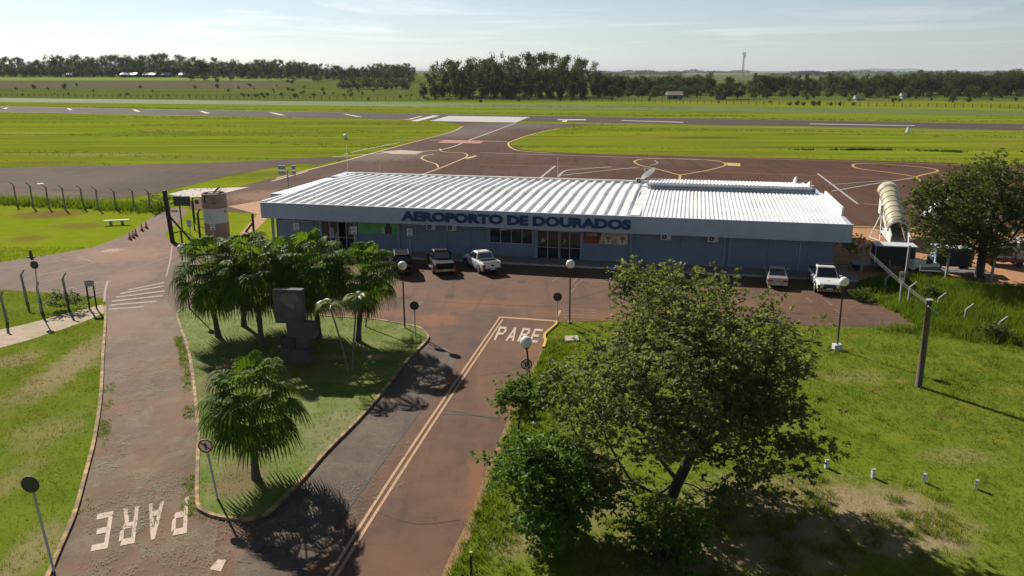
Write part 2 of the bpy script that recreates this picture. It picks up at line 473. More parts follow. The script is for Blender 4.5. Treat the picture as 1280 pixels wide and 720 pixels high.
# ------------------------------------------------------------------ paved surfaces
def asphalt(name, c0, c1, dust, dust_amt=0.5, clip=0.0, spots=(), scale=1.0, crack=0.3):
    t = NT(name)
    fine = t.noise(24 * scale, 3, 0.7); mid = t.noise(1.1 * scale, 5, 0.65); big = t.noise(0.16 * scale, 3, 0.6)
    c = t.mix(t.rng(fine, 0.3, 0.7), c0, c1)
    c = t.mix(t.rng(mid, 0.42, 0.7, 0, 0.5), c, tuple(x * 0.62 for x in c0))
    c = t.mix(t.rng(big, 0.4, 0.65, 0, dust_amt), c, dust)
    tyre = t.noise(1.0, 4, 0.6, t.scaled(0.75, 0.05, 1, rot=(0, 0, -B_ANG)))
    c = t.mix(t.rng(tyre, 0.52, 0.68, 0, 0.4), c, tuple(x * 0.6 for x in c0))
    # repaired joints and cracks
    vo = t.n.new('ShaderNodeTexVoronoi'); vo.feature = 'DISTANCE_TO_EDGE'; vo.inputs['Scale'].default_value = 0.16 * scale
    wv = t.n.new('ShaderNodeVectorMath'); wv.operation = 'ADD'
    t.l.new(t.coord(), wv.inputs[0])
    nn = t.n.new('ShaderNodeTexNoise'); nn.inputs['Scale'].default_value = 0.7 * scale; nn.inputs['Detail'].default_value = 2; t.l.new(t.coord(), nn.inputs['Vector'])
    sc_ = t.n.new('ShaderNodeVectorMath'); sc_.operation = 'SCALE'; sc_.inputs['Scale'].default_value = 2.2 / scale; t.l.new(nn.outputs['Color'], sc_.inputs[0])
    t.l.new(sc_.outputs[0], wv.inputs[1]); t.l.new(wv.outputs[0], vo.inputs['Vector'])
    c = t.mix(t.rng(vo.outputs['Distance'], 0.0, 0.008, crack, 0.0), c, tuple(x * 0.45 for x in c0))
    if clip:
        cl = t.noise(0.55, 6, 0.75, dist=0.6)
        cl2 = t.noise(14, 2, 0.7)
        k = t.math('MULTIPLY', t.rng(cl, 0.47, 0.62, 0, clip), t.rng(cl2, 0.35, 0.6))
        c = t.mix(k, c, (0.185, 0.168, 0.108))
    wob = t.math('MULTIPLY', t.math('SUBTRACT', t.noise(0.9, 5, 0.75), 0.5), 2.6)
    for (px, py, wpx, hpx, col, amt) in spots:
        a = G(px, py); b = G(px + wpx, py); d = G(px, py - hpx); e = G(px, py + hpx)
        c = t.mix(t.math('MULTIPLY', t.spot(a.x, a.y, (b - a).length, abs(d.y - e.y) / 2, wob), amt), c, col)
    t.base(c); t.p.inputs['Roughness'].default_value = 0.88; t.p.inputs['Specular IOR Level'].default_value = 0.2 if scale >= 1 else 0.04
    t.bump(fine, 0.35, 0.015)
    return t.m
RED = (0.22, 0.092, 0.042)
PALE = (0.33, 0.25, 0.19)
MAT_ROAD = asphalt('road_asphalt', (0.086, 0.049, 0.032), (0.136, 0.079, 0.052), (0.165, 0.084, 0.048), 0.65,
    spots=[(508, 372, 9, 3, (.035, .026, .022), .7), (563, 371, 10, 3, (.035, .026, .022), .6), (628, 374, 11, 3, (.04, .03, .025), .6), (655, 352, 9, 2.5, (.035, .026, .022), .6), (600, 430, 14, 6, (.05, .036, .03), .5), (1000, 392, 14, 3, (.04, .028, .022), .5), (150, 318, 75, 13, (0.20, 0.10, 0.055), .9), (140, 313, 12, 3, PALE, .7), (175, 300, 20, 6, RED, .4), (165, 345, 40, 12, (0.21, 0.12, 0.08), .5), (545, 398, 35, 9, RED, .7), (600, 380, 60, 8, RED, .35), (470, 392, 50, 6, RED, .5), (690, 392, 40, 6, RED, .4), (760, 395, 60, 8, RED, .5),
           (668, 440, 22, 14, RED, .45), (640, 500, 12, 30, RED, .5), (595, 610, 14, 60, RED, .6), (430, 580, 50, 50, (0.085, 0.066, 0.055), .6), (330, 690, 70, 30, (0.2, 0.14, 0.1), .5), (1110, 400, 45, 9, (0.1, 0.066, 0.052), .5)])
MAT_EXIT = asphalt('exit_road_asphalt', (0.100, 0.062, 0.041), (0.158, 0.102, 0.069), (0.185, 0.102, 0.058), 0.7, clip=.8, spots=[(150, 400, 50, 25, (0.2, 0.12, 0.085), .5), (165, 450, 22, 60, (0.16, 0.11, 0.085), .5)])
MAT_APRON = asphalt('apron_asphalt', (0.072, 0.038, 0.027), (0.104, 0.056, 0.040), (0.124, 0.072, 0.052), 0.5, scale=0.35,
    spots=[(330, 245, 60, 9, (0.22, 0.13, 0.085), .8), (460, 195, 90, 8, (0.19, 0.145, 0.115), .7), (580, 165, 60, 8, (0.14, 0.115, 0.10), .8), (640, 157, 80, 5, (0.12, 0.105, 0.095), .9), (1000, 255, 200, 20, (0.10, 0.058, 0.045), .5)])
MAT_RUNWAY = asphalt('runway_asphalt', (0.070, 0.056, 0.048), (0.096, 0.078, 0.066), (0.10, 0.08, 0.066), 0.4, scale=0.25)
MAT_OLD = asphalt('old_taxiway_asphalt', (0.056, 0.038, 0.026), (0.084, 0.059, 0.041), (0.110, 0.066, 0.038), 0.7, scale=0.5,
    spots=[(100, 225, 120, 9, (0.085, 0.07, 0.06), .5), (60, 243, 60, 4, (0.14, 0.13, 0.06), .4)])
MAT_CONC = M('worn_concrete', (0.36, 0.31, 0.27), 0.85, 0.12, 2.0, dirt=(0.22, 0.15, 0.10), dirt_amt=.6)
MAT_WALK = M('sidewalk_concrete', (0.20, 0.18, 0.165), 0.85, 0.15, 2.0, dirt=(0.14, 0.10, 0.08), dirt_amt=.6)

tag(MB().poly(ASPHALT, 0.010).build('road', MAT_ROAD), kind='structure')
tag(MB().poly(EXIT_ROAD, 0.016).build('exit_road', MAT_EXIT), kind='structure')
far_px = [(1330, 208), (1180, 203.5), (1000, 198), (860, 195), (760, 193), (690, 190), (655, 187.5), (640, 183), (637, 179.5), (648, 173), (675, 164), (700, 159.5), (735, 156.5), (800, 156.5)]
left_px = [(500, 151), (552, 152.5), (572, 155), (579, 158.5), (568, 163), (540, 170.5), (482, 186), (430, 200.5), (395, 209), (345, 222), (300, 233), (262, 243), (235, 254), (236, 262)]
apron = [G(*p) for p in far_px] + [G(*p) for p in left_px] + [fromB(-9, 18), fromB(-9, 24), fromB(B_LEN + 2, 24), fromB(B_LEN + 2, 10)] + [G(1066, 285), G(1330, 292)]
tag(MB().poly(apron, 0.012).build('apron', MAT_APRON), kind='structure')
tag(MB().poly([G(-700, 121), G(1900, 165.7), G(1900, 174), G(-700, 127.5)], 0.020).build('runway', MAT_RUNWAY), kind='structure')
sheet('old_taxiway', [(-120, 213), (0, 210), (80, 207.5), (160, 206), (250, 204), (330, 200.5), (410, 196), (440, 197.5), (396, 206), (375, 204.5), (330, 211), (275, 222), (240, 231), (200, 241), (165, 247), (110, 251), (40, 247), (0, 246), (-120, 246)], 0.024, MAT_OLD)
sheet('concrete_slab', [(238, 236), (312, 234), (295, 238), (262, 246), (240, 248), (210, 243)], 0.028, MAT_CONC)
DIRT = M('orange_soil', (0.34, 0.165, 0.07), 0.95, 0.25, 1.2, bump=.4, dirt=(0.22, 0.16, 0.07), dirt_amt=.5, dirt_scale=.3)
sheet('dirt_yard', [(1036, 287), (1062, 285), (1150, 287), (1330, 292), (1330, 362), (1240, 356), (1190, 349), (1140, 344), (1100, 343), (1075, 352), (1060, 349), (1040, 348)], 0.008, DIRT)
sheet('dirt_strip', [(285, 258), (338, 249), (345, 262), (318, 290), (330, 305), (300, 306), (300, 292), (322, 268)], 0.016, DIRT)
PATHM = M('pale_dirt_path', (0.34, 0.25, 0.18), 0.95, 0.2, 1.5, bump=.3, dirt=(0.17, 0.19, 0.05), dirt_amt=.75, dirt_scale=.5)
sheet('dirt_path', [(-40, 420), (20, 408), (60, 398), (100, 387.5), (129, 380.5), (131, 391), (108, 401), (80, 411), (40, 424), (-40, 446)], 0.008, PATHM)
# sidewalk with its kerb face along the terminal
sw = MB(); 
sw.prism([fromB(-2.6, SIDEWALK_Y)[:2], fromB(B_LEN + 0.8, SIDEWALK_Y)[:2], fromB(B_LEN + 0.8, 1.7)[:2], fromB(-2.6, 1.7)[:2]], 0.0, 0.15)
tag(sw.build('sidewalk', MAT_WALK, recalc=True), kind='structure')
KERB_W = M('sidewalk_kerb_paint', (0.45, 0.43, 0.38), 0.8, 0.2, 2.5, dirt=(0.16, 0.11, 0.08), dirt_amt=.8)
km = MB(); km.box(-2.6, B_LEN + 0.8, SIDEWALK_Y - 0.14, SIDEWALK_Y - 0.002, 0.0, 0.155, Matrix.Translation(B_ORG) @ Matrix.Rotation(B_ANG, 4, 'Z'))
tag(km.build('sidewalk_kerb', KERB_W), kind='structure')

# island lawn, raised behind its kerb
isl = [G(*p) for p in ISLAND]
def lawn_mat():
    t = NT('island_lawn')
    fine = t.noise(10, 6, .7); mid = t.noise(0.7, 6, .65)
    c = t.mix(t.rng(fine, .3, .7), (0.060, 0.100, 0.008), (0.12, 0.175, 0.014))
    c = t.mix(t.rng(mid, .42, .68, 0, .75), c, (0.20, 0.19, 0.075))
    wob = t.math('MULTIPLY', t.math('SUBTRACT', t.noise(1.0, 6, .7), .5), 1.3)
    for (px, py, w, h, col, amt) in [(290, 470, 50, 30, (0.13, 0.085, 0.05), .8), (420, 540, 50, 40, (0.19, 0.17, 0.09), .6), (300, 600, 40, 30, (0.15, 0.09, 0.05), .75), (470, 448, 14, 5, (0.32, 0.2, 0.12), .8), (415, 448, 20, 5, (0.28, 0.18, 0.1), .6), (380, 460, 50, 12, (0.12, 0.085, 0.05), .5)]:
        a = G(px, py); b = G(px + w, py); d = G(px, py - h); e = G(px, py + h)
        c = t.mix(t.math('MULTIPLY', t.spot(a.x, a.y, (b - a).length, abs(d.y - e.y) / 2, wob), amt), c, col)
    t.base(c); t.p.inputs['Roughness'].default_value = .9; t.p.inputs['Specular IOR Level'].default_value = .15
    t.bump(fine, .5, .06); return t.m
tag(MB().poly(isl, 0.095).build('island_lawn', lawn_mat()), kind='structure')
KERB_Y = M('worn_yellow_kerb', (0.40, 0.25, 0.09), 0.9, 0.35, 3.0, dirt=(0.13, 0.09, 0.06), dirt_amt=1.6, dirt_scale=1.6)
kerb('island_kerb', ISLAND + [ISLAND[0]], KERB_Y)
kerb('lawn_kerb', LAWN_EDGE, KERB_Y, h=.12)
kerb('verge_kerb', ROAD_R[:5], M('yellow_kerb_paint', (0.55, 0.36, 0.04), .8, .2, 3, dirt=(0.25, 0.14, 0.07), dirt_amt=.6), h=.1)
sheet('soil_edge', ROAD_R[4:] + [(552, 750), (574, 700), (600, 645), (616, 594), (630, 560), (648, 514), (664, 477), (672, 454)], 0.014, M('red_soil_edge', (0.24, 0.12, 0.06), .95, .3, 2, dirt=(0.13, 0.16, 0.03), dirt_amt=.8))

# ------------------------------------------------------------------ painted markings
def paint(name, col, wear=0.5, under=(0.11, 0.066, 0.045), lo=.42, hi=.68, sc=7):
    t = NT(name); w = t.noise(sc, 6, .75)
    t.base(t.mix(t.rng(w, lo, hi, 0, wear), t.mix(t.rng(t.noise(1.5, 4), .35, .65), tuple(x * .85 for x in col), col), under))
    t.p.inputs['Roughness'].default_value = .8; return t.m
P_YEL = paint('faded_yellow_paint', (0.46, 0.27, 0.14)); P_WHT = paint('faded_white_paint', (0.30, 0.205, 0.145), .95, lo=.32, hi=.58, sc=3.5); P_WHT2 = paint('road_letter_paint', (0.50, 0.38, 0.30), .35)
P_APY = paint('apron_yellow_paint', (0.52, 0.36, 0.08), .4); P_APW = paint('apron_white_paint', (0.42, 0.39, 0.36), .6); P_RWW = paint('runway_white_paint', (0.46, 0.45, 0.44), .3); P_RED = paint('apron_red_paint', (0.34, 0.10, 0.07), .55)
ZM = 0.024
def marks(name, mat, lines, z=ZM):
    mb = MB()
    for px, w in lines: pxline(mb, px, w, z)
    return tag(mb.build(name, mat), kind='structure')
def qmarks(name, mat, quads, z=ZM):
    mb = MB()
    for q in quads: mb.poly([G(*p) for p in q], z)
    return tag(mb.build(name, mat), kind='structure')
marks('centre_lines', P_YEL, [([(624.5, 397.5), (560, 491.5), (490, 596), (412, 719), (388, 757)], .13), ([(628.5, 399.5), (563.5, 496), (498, 597), (421, 719), (398, 757)], .13)])
marks('stop_line', P_YEL, [([(623, 396.8), (660, 399), (696, 401.8)], .32), ([(697, 396), (700, 388)], .18)])
marks('bay_lines', P_WHT, [([(704, 387), (745, 388.5)], .12), ([(704, 390), (748, 391.3)], .12), ([(704, 393.5), (749, 395)], .12), ([(704, 397), (750, 398.5)], .12),
    ([(1008, 372), (1015, 378)], .12), ([(1033, 376), (1040, 382)], .12), ([(1043, 387), (1050, 392)], .1), ([(1002, 396.5), (1024, 398)], .12), ([(1040, 397), (1058, 398.5)], .12),
    ([(1070, 385), (1105, 386)], .1), ([(1072, 390.5), (1108, 391.5)], .1), ([(1092, 397), (1122, 398)], .1), ([(1098, 403.5), (1140, 405)], .12), ([(1060, 385), (1075, 381)], .1), ([(1104, 409), (1150, 411)], .12),
    ([(716, 354), (722, 347)], .12), ([(718, 358), (729, 349)], .1), ([(585, 338), (600, 345)], .1), ([(540, 338), (548, 343)], .1), ([(720, 359), (713, 366)], .12), ([(732, 344), (765, 345)], .2), ([(730, 346.5), (764, 347.5)], .2), ([(728, 349), (763, 350)], .2), ([(728, 351.5), (762, 352.5)], .2),
    ([(590, 338), (600, 343)], .12), ([(489, 365), (483, 371)], .12), ([(528, 377), (520, 386)], .1), ([(700, 346), (690, 352)], .1)])
marks('crossing', P_WHT, [([(150, 367.5), (205, 358)], .45), ([(145, 372), (206, 364)], .45), ([(140, 377), (204, 370)], .45), ([(137, 382), (196, 377)], .45), ([(136, 387), (180, 384)], .4), ([(160, 363), (206, 353.5)], .4),
    ([(135, 351), (131.5, 364), (130.5, 378)], .16), ([(60, 366), (135, 351)], .12), ([(74, 365), (133, 354)], .12), ([(88, 366), (132, 357)], .12), ([(101, 368), (131, 360.5)], .12), ([(114, 370), (131, 364)], .12)], z=.028)
marks('lane_lines', P_WHT, [([(0, 336), (60, 328), (130, 316)], .12), ([(45, 345), (105, 333)], .12), ([(50, 353), (125, 337)], .12), ([(95, 322), (118, 328)], .12), ([(160, 338), (210, 322)], .1), ([(215, 308), (213, 325), (208, 345)], .12), ([(262, 322), (288, 316)], .12)])
# letter shapes in a unit cell, for writing painted on the road
LET = {'P': [[(0, 0), (.26, 0), (.26, 1), (0, 1)], [(.26, .84), (.8, .84), (.9, 1), (.26, 1)], [(.74, .5), (1, .6), (1, .9), (.74, .84)], [(.26, .4), (.8, .4), (.9, .5), (.74, .56), (.26, .56)]],
       'A': [[(0, 0), (.24, 0), (.62, 1), (.38, 1)], [(.76, 0), (1, 0), (.62, 1), (.5, .68)], [(.24, .22), (.76, .22), (.70, .38), (.30, .38)]],
       'R': [[(0, 0), (.26, 0), (.26, 1), (0, 1)], [(.26, .84), (.8, .84), (.9, 1), (.26, 1)], [(.74, .55), (1, .62), (1, .9), (.74, .84)], [(.26, .42), (.8, .42), (.9, .56), (.74, .58), (.26, .58)], [(.5, .42), (.74, 0), (1, 0), (.76, .42)]],
       'E': [[(0, 0), (.26, 0), (.26, 1), (0, 1)], [(.26, .84), (1, .84), (1, 1), (.26, 1)], [(.26, .42), (.85, .42), (.85, .58), (.26, .58)], [(.26, 0), (1, 0), (1, .16), (.26, .16)]]}
def road_word(name, bl, br, tl, tr, word='PARE', gap=.38):
    BL, BR, TL, TR = (G(*p) for p in (bl, br, tl, tr)); mb = MB(); n = len(word); tot = n + gap * (n - 1)
    for i, ch in enumerate(word):
        for k, poly in enumerate(LET[ch]):
            pts = []
            for (x, y) in poly:
                u = (i * (1 + gap) + x) / tot
                p = (BL * (1 - u) + BR * u) * (1 - y) + (TL * (1 - u) + TR * u) * y
                pts.append(p)
            mb.poly(pts, ZM + .004 + .0012 * k)
    tag(mb.build(name, P_WHT2), kind='structure')
road_word('entry_road_lettering', (617, 425.5), (671.5, 429), (624.5, 408.5), (679, 412))
road_word('exit_road_lettering', (236, 621), (122, 643.5), (233.5, 667), (113.5, 690), gap=.62)
qmarks('worn_dash', P_WHT2, [[(262, 712), (272, 700), (283, 700), (276, 715)]])
marks('apron_yellow_lines', P_APY, [([(578, 158), (566, 164.5), (540, 171.5), (482, 187), (430, 201.5), (395, 210), (345, 223)], .45), ([(700, 160.5), (665, 168), (640, 176.5), (635.5, 180.5), (641, 186), (655, 189), (690, 191.5)], .45),
    ([(537, 175), (600, 176), (638, 177.5)], .7), ([(550, 186), (552, 189), (562, 190.5), (578, 191.2), (584, 193.5), (582, 196.5), (570, 202), (548, 211), (525, 219)], .35), ([(548, 209.5), (545, 205), (534, 201.5), (527, 198), (530, 195), (542, 192.5)], .35),
    ([(850, 230), (850, 219)], .4), ([(850, 219), (884, 213), (902, 208.5), (907, 205.5), (902, 202.5), (880, 199.8), (845, 198.5), (815, 198.3), (799, 199.5), (793, 202.5), (800, 206.5), (820, 211), (850, 219)], .4),
    ([(1146, 221), (1110, 215.5), (1075, 211), (1066, 207.5), (1070, 205), (1090, 204.5), (1130, 207), (1160, 210), (1172, 214), (1150, 219.5), (1147, 223), (1153, 228)], .4), ([(810, 193.5), (1000, 199.8), (1180, 205.5), (1300, 210)], .25), ([(1066, 283.5), (1110, 284.5), (1300, 292.5)], .35)], z=.021)
marks('apron_white_lines', P_APW, [([(645, 153.5), (612, 166), (587, 175), (552, 187), (480, 191.5), (400, 197.5)], .5), ([(600, 190.8), (700, 194), (800, 197.2), (900, 200.5)], .35), ([(676, 222), (694, 207.5)], .4), ([(698, 221), (703, 215.5), (712, 212.5), (735, 210.8), (765, 208.5)], .4),
    ([(700, 219.5), (745, 214.5), (800, 208.8)], .35), ([(1022, 217), (1072, 255)], .35), ([(1040, 239), (1092, 230), (1144, 222)], .35), ([(1036, 231), (1110, 225.5)], .25), ([(812, 207), (822, 204), (818, 200.5)], .25), ([(385, 214), (340, 226.5)], .4), ([(500, 178), (455, 187), (430, 193)], .4)], z=.023)
marks('apron_red_lines', P_RED, [([(600, 206), (760, 210), (960, 217.5), (1140, 224)], .3), ([(1080, 255), (1110, 256.5)], .5)], z=.022)
qmarks('apron_boxes', P_APY, [[(580, 198), (593, 194.7), (597, 195), (586, 198.5)], [(908, 203.5), (925, 204.2), (925.5, 208), (909, 207)]], z=.025)
qmarks('hold_patch', P_RED, [[(546, 178.5), (556, 175), (606, 176), (600, 179.5)]], z=.025)
qmarks('pale_patch', paint('pale_apron_patch', (0.40, 0.30, 0.19), .7), [[(475, 190), (500, 187.5), (530, 189.5), (520, 193), (490, 192.5)]], z=.018)
rq = []
for i in range(6):
    u0, u1 = i / 6 + .008, (i + 1) / 6 - .008
    a, b, c, d = G(536, 151.3), G(560, 144.9), G(663, 146.4), G(646, 153.2)
    f = lambda s, tt: (a * (1 - tt) + b * tt) * (1 - s) + (d * (1 - tt) + c * tt) * s
    rq.append([f(.01, u0), f(.99, u0), f(.99, u1), f(.01, u1)])
mb = MB()
for q in rq: mb.poly(q, .034)
for q in ([(513, 151.3), (541, 144.3), (550, 144.6), (522, 151.8)], [(696, 150.2), (698, 149), (733, 149.2), (732, 150.4)], [(776, 151), (778, 150.4), (855, 152.6), (853, 153.3)], [(1011, 155.2), (1013, 154.6), (1144, 156.9), (1143, 157.5)], [(1278, 159), (1279, 158.4), (1340, 160), (1340, 160.5)],
          [(702, 152.4), (704, 149.8), (710, 150), (708, 152.6)]): mb.poly([G(*p) for p in q], .034)
tag(mb.build('runway_markings', P_RWW), kind='structure')
mb = MB()
for q in ([(3, 136), (7, 134.6), (10, 134.6), (8, 136.2)], [(83, 135.3), (86, 135.3), (91, 137.6), (87, 137.7)], [(165, 137), (169, 137), (176, 139.6), (171, 139.7)], [(249, 138.8), (253, 138.8), (263, 141.7), (257, 141.8)], [(336, 140.7), (341, 140.7), (357, 144), (350, 144)], [(428, 142.5), (433, 142.6), (453, 146), (446, 146)], [(500, 149.6), (512, 148.6), (526, 145), (529, 145.2), (514, 149.4)]): mb.poly([G(*p) for p in q], .034)
tag(mb.build('runway_arrows', paint('runway_yellow_paint', (0.46, 0.38, 0.18), .4)), kind='structure')
marks('runway_edge_lines', paint('runway_edge_paint', (0.5, 0.46, 0.42), .6), [([(-200, 129.8), (1700, 162.8)], .4), ([(-200, 135.5), (500, 150.3)], .4), ([(720, 155), (1700, 173)], .4)], z=.034)
tag(MB().prism([(p.x, p.y) for p in (G(706, 422), G(722, 421), G(724, 427), G(707, 428))], 0, .12).build('manhole_slab', MAT_CONC, recalc=True), kind='structure')
sheet('pale_strip', [(46, 229 + .5), (54, 229), (55, 229.8), (47, 230.3)], .03, P_RWW)
# older, darker asphalt lane along the island and patched joints
MAT_LANE = asphalt('old_lane_asphalt', (0.070, 0.050, 0.040), (0.112, 0.082, 0.066), (0.125, 0.090, 0.068), 0.5, clip=.55, crack=.5)
tag(MB().poly([G(*p) for p in [(533, 430), (508, 456), (475, 498), (446, 531), (408, 569), (380, 602), (350, 636), (330, 652), (300, 700), (270, 752), (352, 752), (400, 690), (441, 629), (474, 583), (508, 538), (541, 494), (562, 465), (571, 447), (560, 436)]], 0.013).build('parking_lane', MAT_LANE), kind='structure')
SEAM_M = M('tar_joint', (0.035, 0.026, 0.022), .8, .3, 4)
marks('tar_joints', SEAM_M, [([(352, 752), (400, 690), (441, 629), (508, 538), (562, 465), (571, 447)], .06), ([(545, 512), (580, 516), (604, 521), (626, 522)], .08), ([(545, 518), (590, 519.5), (625, 525)], .05), ([(470, 640), (520, 655), (575, 650)], .04), ([(600, 470), (630, 466), (655, 472)], .04), ([(210, 350), (300, 352), (420, 366), (560, 378), (700, 384)], .05), ([(300, 330), (280, 370)], .05), ([(620, 345), (590, 392)], .04), ([(760, 362), (700, 380)], .04), ([(925, 385), (930, 402)], .04)], z=.020)
#@@PART2
# ------------------------------------------------------------------ the terminal
PAINT_B = M('pale_blue_wall_paint', (0.165, 0.215, 0.28), .75, .08, 1.5, dirt=(0.12, 0.16, 0.21), dirt_amt=.5, dirt_scale=.5)
PAINT_F = M('grey_blue_fascia_paint', (0.37, 0.43, 0.52), .7, .06, 1.2, dirt=(0.26, 0.29, 0.34), dirt_amt=.55, dirt_scale=.45)
PIL = M('pilaster_paint', (0.19, 0.25, 0.33), .7, .08, 2)
WHITE_W = M('white_wall_paint', (0.70, 0.70, 0.68), .7, .07, 1.5, dirt=(0.42, 0.38, 0.34), dirt_amt=.4)
ROOF_W = M('white_metal_roof', (0.80, 0.80, 0.79), .42, .05, .8, metal=0.0, dirt=(0.46, 0.40, 0.36), dirt_amt=.7, dirt_scale=.35)
ROOF_G = M('grey_gutter_metal', (0.42, 0.45, 0.48), .5, .12, 1)
NAVY = M('navy_letter_paint', (0.012, 0.030, 0.13), .5, .1, 3)
ALU = M('pale_aluminium_frame', (0.45, 0.46, 0.47), .4, .08, 4)
DARKIN = M('dark_interior', (0.035, 0.035, 0.04), .8, .3, 1)
INFLOOR = M('interior_floor', (0.12, 0.11, 0.10), .4, .2, 1)
def glassM(name, col=(0.02, 0.025, 0.03), r=.06):
    t = NT(name); t.base(col); t.p.inputs['Roughness'].default_value = r; t.p.inputs['Specular IOR Level'].default_value = .8; return t.m
GLASS = glassM('dark_window_glass', (0.018, 0.022, 0.028))
BLACK = M('black_metal', (0.018, 0.018, 0.02), .45, .2, 5)
RUBBER = M('tyre_rubber', (0.02, 0.02, 0.021), .85, .2, 8)
STEEL = M('galvanised_steel', (0.36, 0.37, 0.38), .5, .15, 6)
CONC = M('weathered_concrete_post', (0.26, 0.25, 0.23), .9, .2, 6, dirt=(0.10, 0.09, 0.08), dirt_amt=.7, dirt_scale=2)
WOOD = M('weathered_wood', (0.10, 0.075, 0.055), .9, .3, 5, bump=.4)
DWOOD = M('dark_stained_wood', (0.035, 0.022, 0.018), .8, .3, 5)

T_Z, S_Z, WALL_Y, DEP = 4.6, 3.1, 1.5, 22.0
bld = thing('airport_terminal', 'long pale blue airport terminal with white ribbed metal roof and navy lettering', 'airport terminal', B_ORG, B_ANG)
wx0, wx1 = 0.9, B_LEN - 1.1
def fx(px, py): return FW(px, py, WALL_Y)[0]
opens = [  # x0, x1, z0, z1 on the front wall
    (fx(403, 300), fx(443, 300), 0.15, 2.78, 'door'),
    (fx(612, 300), fx(666, 300), 1.35, 2.85, 'win4'),
    (fx(671, 300), fx(726, 300), 0.15, 2.78, 'door'),
    (fx(345, 275), fx(389, 275), 2.62, 2.98, 'strip'),
    (fx(503, 285), fx(538, 285), 2.66, 2.98, 'strip'),
    (fx(552, 286), fx(608, 286), 2.66, 2.98, 'strip'),
]
opens.sort()
w = MB(); x = wx0
for (a, b, z0, z1, k) in opens:
    w.box(x, a, WALL_Y, WALL_Y + .2, 0.1, S_Z); 
    if z0 > .16: w.box(a, b, WALL_Y, WALL_Y + .2, 0.1, z0)
    w.box(a, b, WALL_Y, WALL_Y + .2, z1, S_Z); x = b
w.box(x, wx1, WALL_Y, WALL_Y + .2, .1, S_Z)
w.box(wx0, wx0 + .2, WALL_Y + .2, DEP - 1, 0, S_Z); w.box(wx1 - .2, wx1, WALL_Y + .2, DEP - 1, 0, S_Z); w.box(wx0, wx1, DEP - 1, DEP - .8, 0, S_Z)
w.build('wall', PAINT_B, bld)
f_ = MB(); f_.box(wx0 + .2, wx1 - .2, WALL_Y + .2, DEP - 1, .05, .14); f_.build('interior_floor', INFLOOR, bld)
f_ = MB(); f_.box(wx0 + .2, wx1 - .2, WALL_Y + 5, WALL_Y + 5.1, .14, S_Z); f_.build('partition', DARKIN, bld)
# fascia band, soffit
fa = MB(); fa.box(0, B_LEN, 0, .16, S_Z, T_Z); fa.box(0, .16, .16, DEP, S_Z, T_Z); fa.box(B_LEN - .16, B_LEN, .16, DEP, S_Z, T_Z); fa.box(.16, B_LEN - .16, DEP - .16, DEP, S_Z, T_Z + .05)
fa.build('fascia', PAINT_F, bld)
so = MB(); so.box(.16, B_LEN - .16, .16, DEP - .16, S_Z + .003, S_Z + .06); so.build('soffit', WHITE_W, bld)
for i in range(0, 6):
    j = MB(); xx = 3.2 + i * 8.9
    j.box(xx, xx + .14, -.09, -.052, T_Z - .14, T_Z - .05); j.build('floodlight_bracket', ROOF_G, bld)
fl = MB(); fl.box(-.05, B_LEN + .05, -.05, .2, T_Z + .003, T_Z + .045); fl.build('flashing', ROOF_G, bld)
# pilasters and downpipes
for px in (343, 392, 402, 446, 499, 557, 610.5, 669.5, 727.5, 789, 913):
    xx = fx(px, 300); p_ = MB(); p_.box(xx - .12, xx + .12, WALL_Y - .14, WALL_Y - .003, .15, S_Z - .003); p_.build('pilaster', PIL, bld)
# openings
for (a, b, z0, z1, k) in opens:
    fr = MB(); y0, y1 = WALL_Y + .04, WALL_Y + .12
    n = {'door': 4, 'win4': 4, 'strip': 4}[k]
    fr.box(a, b, y0, y1, z1 - .07, z1); fr.box(a, a + .06, y0, y1, z0, z1 - .07); fr.box(b - .06, b, y0, y1, z0, z1 - .07)
    if k != 'door': fr.box(a + .06, b - .06, y0, y1, z0, z0 + .06)
    for i in range(1, n): xx = a + (b - a) * i / n; fr.box(xx - .03, xx + .03, y0, y1, z0 + .06, z1 - .07)
    if k == 'door':
        fr.box(a + .06, b - .06, y0 + .01, y1 - .01, 1.15, 1.20); fr.box(a + .06, b - .06, y0 - .12, y1, z1 + .003, z1 + .12)
    root = fr.build('door' if k == 'door' else 'window', ALU, bld)
    for i in range(n):
        if k == 'door' and a < fx(500, 300) and i == 2: continue        # the leaf that stands open
        g = MB(); xa = a + (b - a) * i / n + .03; xb = a + (b - a) * (i + 1) / n - .03
        g.box(xa, xb, y0 + .03, y0 + .045, z0 + .01, z1 - .075); g.build('pane', GLASS, root)
# lettering on the fascia, word by word
xa, za = FW(501, 270, -.03)
for word, p0, p1 in (('AEROPORTO', (501.5, 270), (629, 275)), ('DE', (634, 275), (660.5, 276)), ('DOURADOS', (666, 276), (789, 281))):
    x0 = FW(p0[0], p0[1], -.03)[0]; x1 = FW(p1[0], p1[1], -.03)[0]
    V, fs = text_geo(word, .92, x1 - x0, .09, bold=.055)
    vs = [(x0 + v[0], -.094 + (.09 - v[2]), 3.42 + v[1]) for v in V]
    m_ = MB(); m_.add(vs, fs); m_.build('lettering', NAVY, bld)
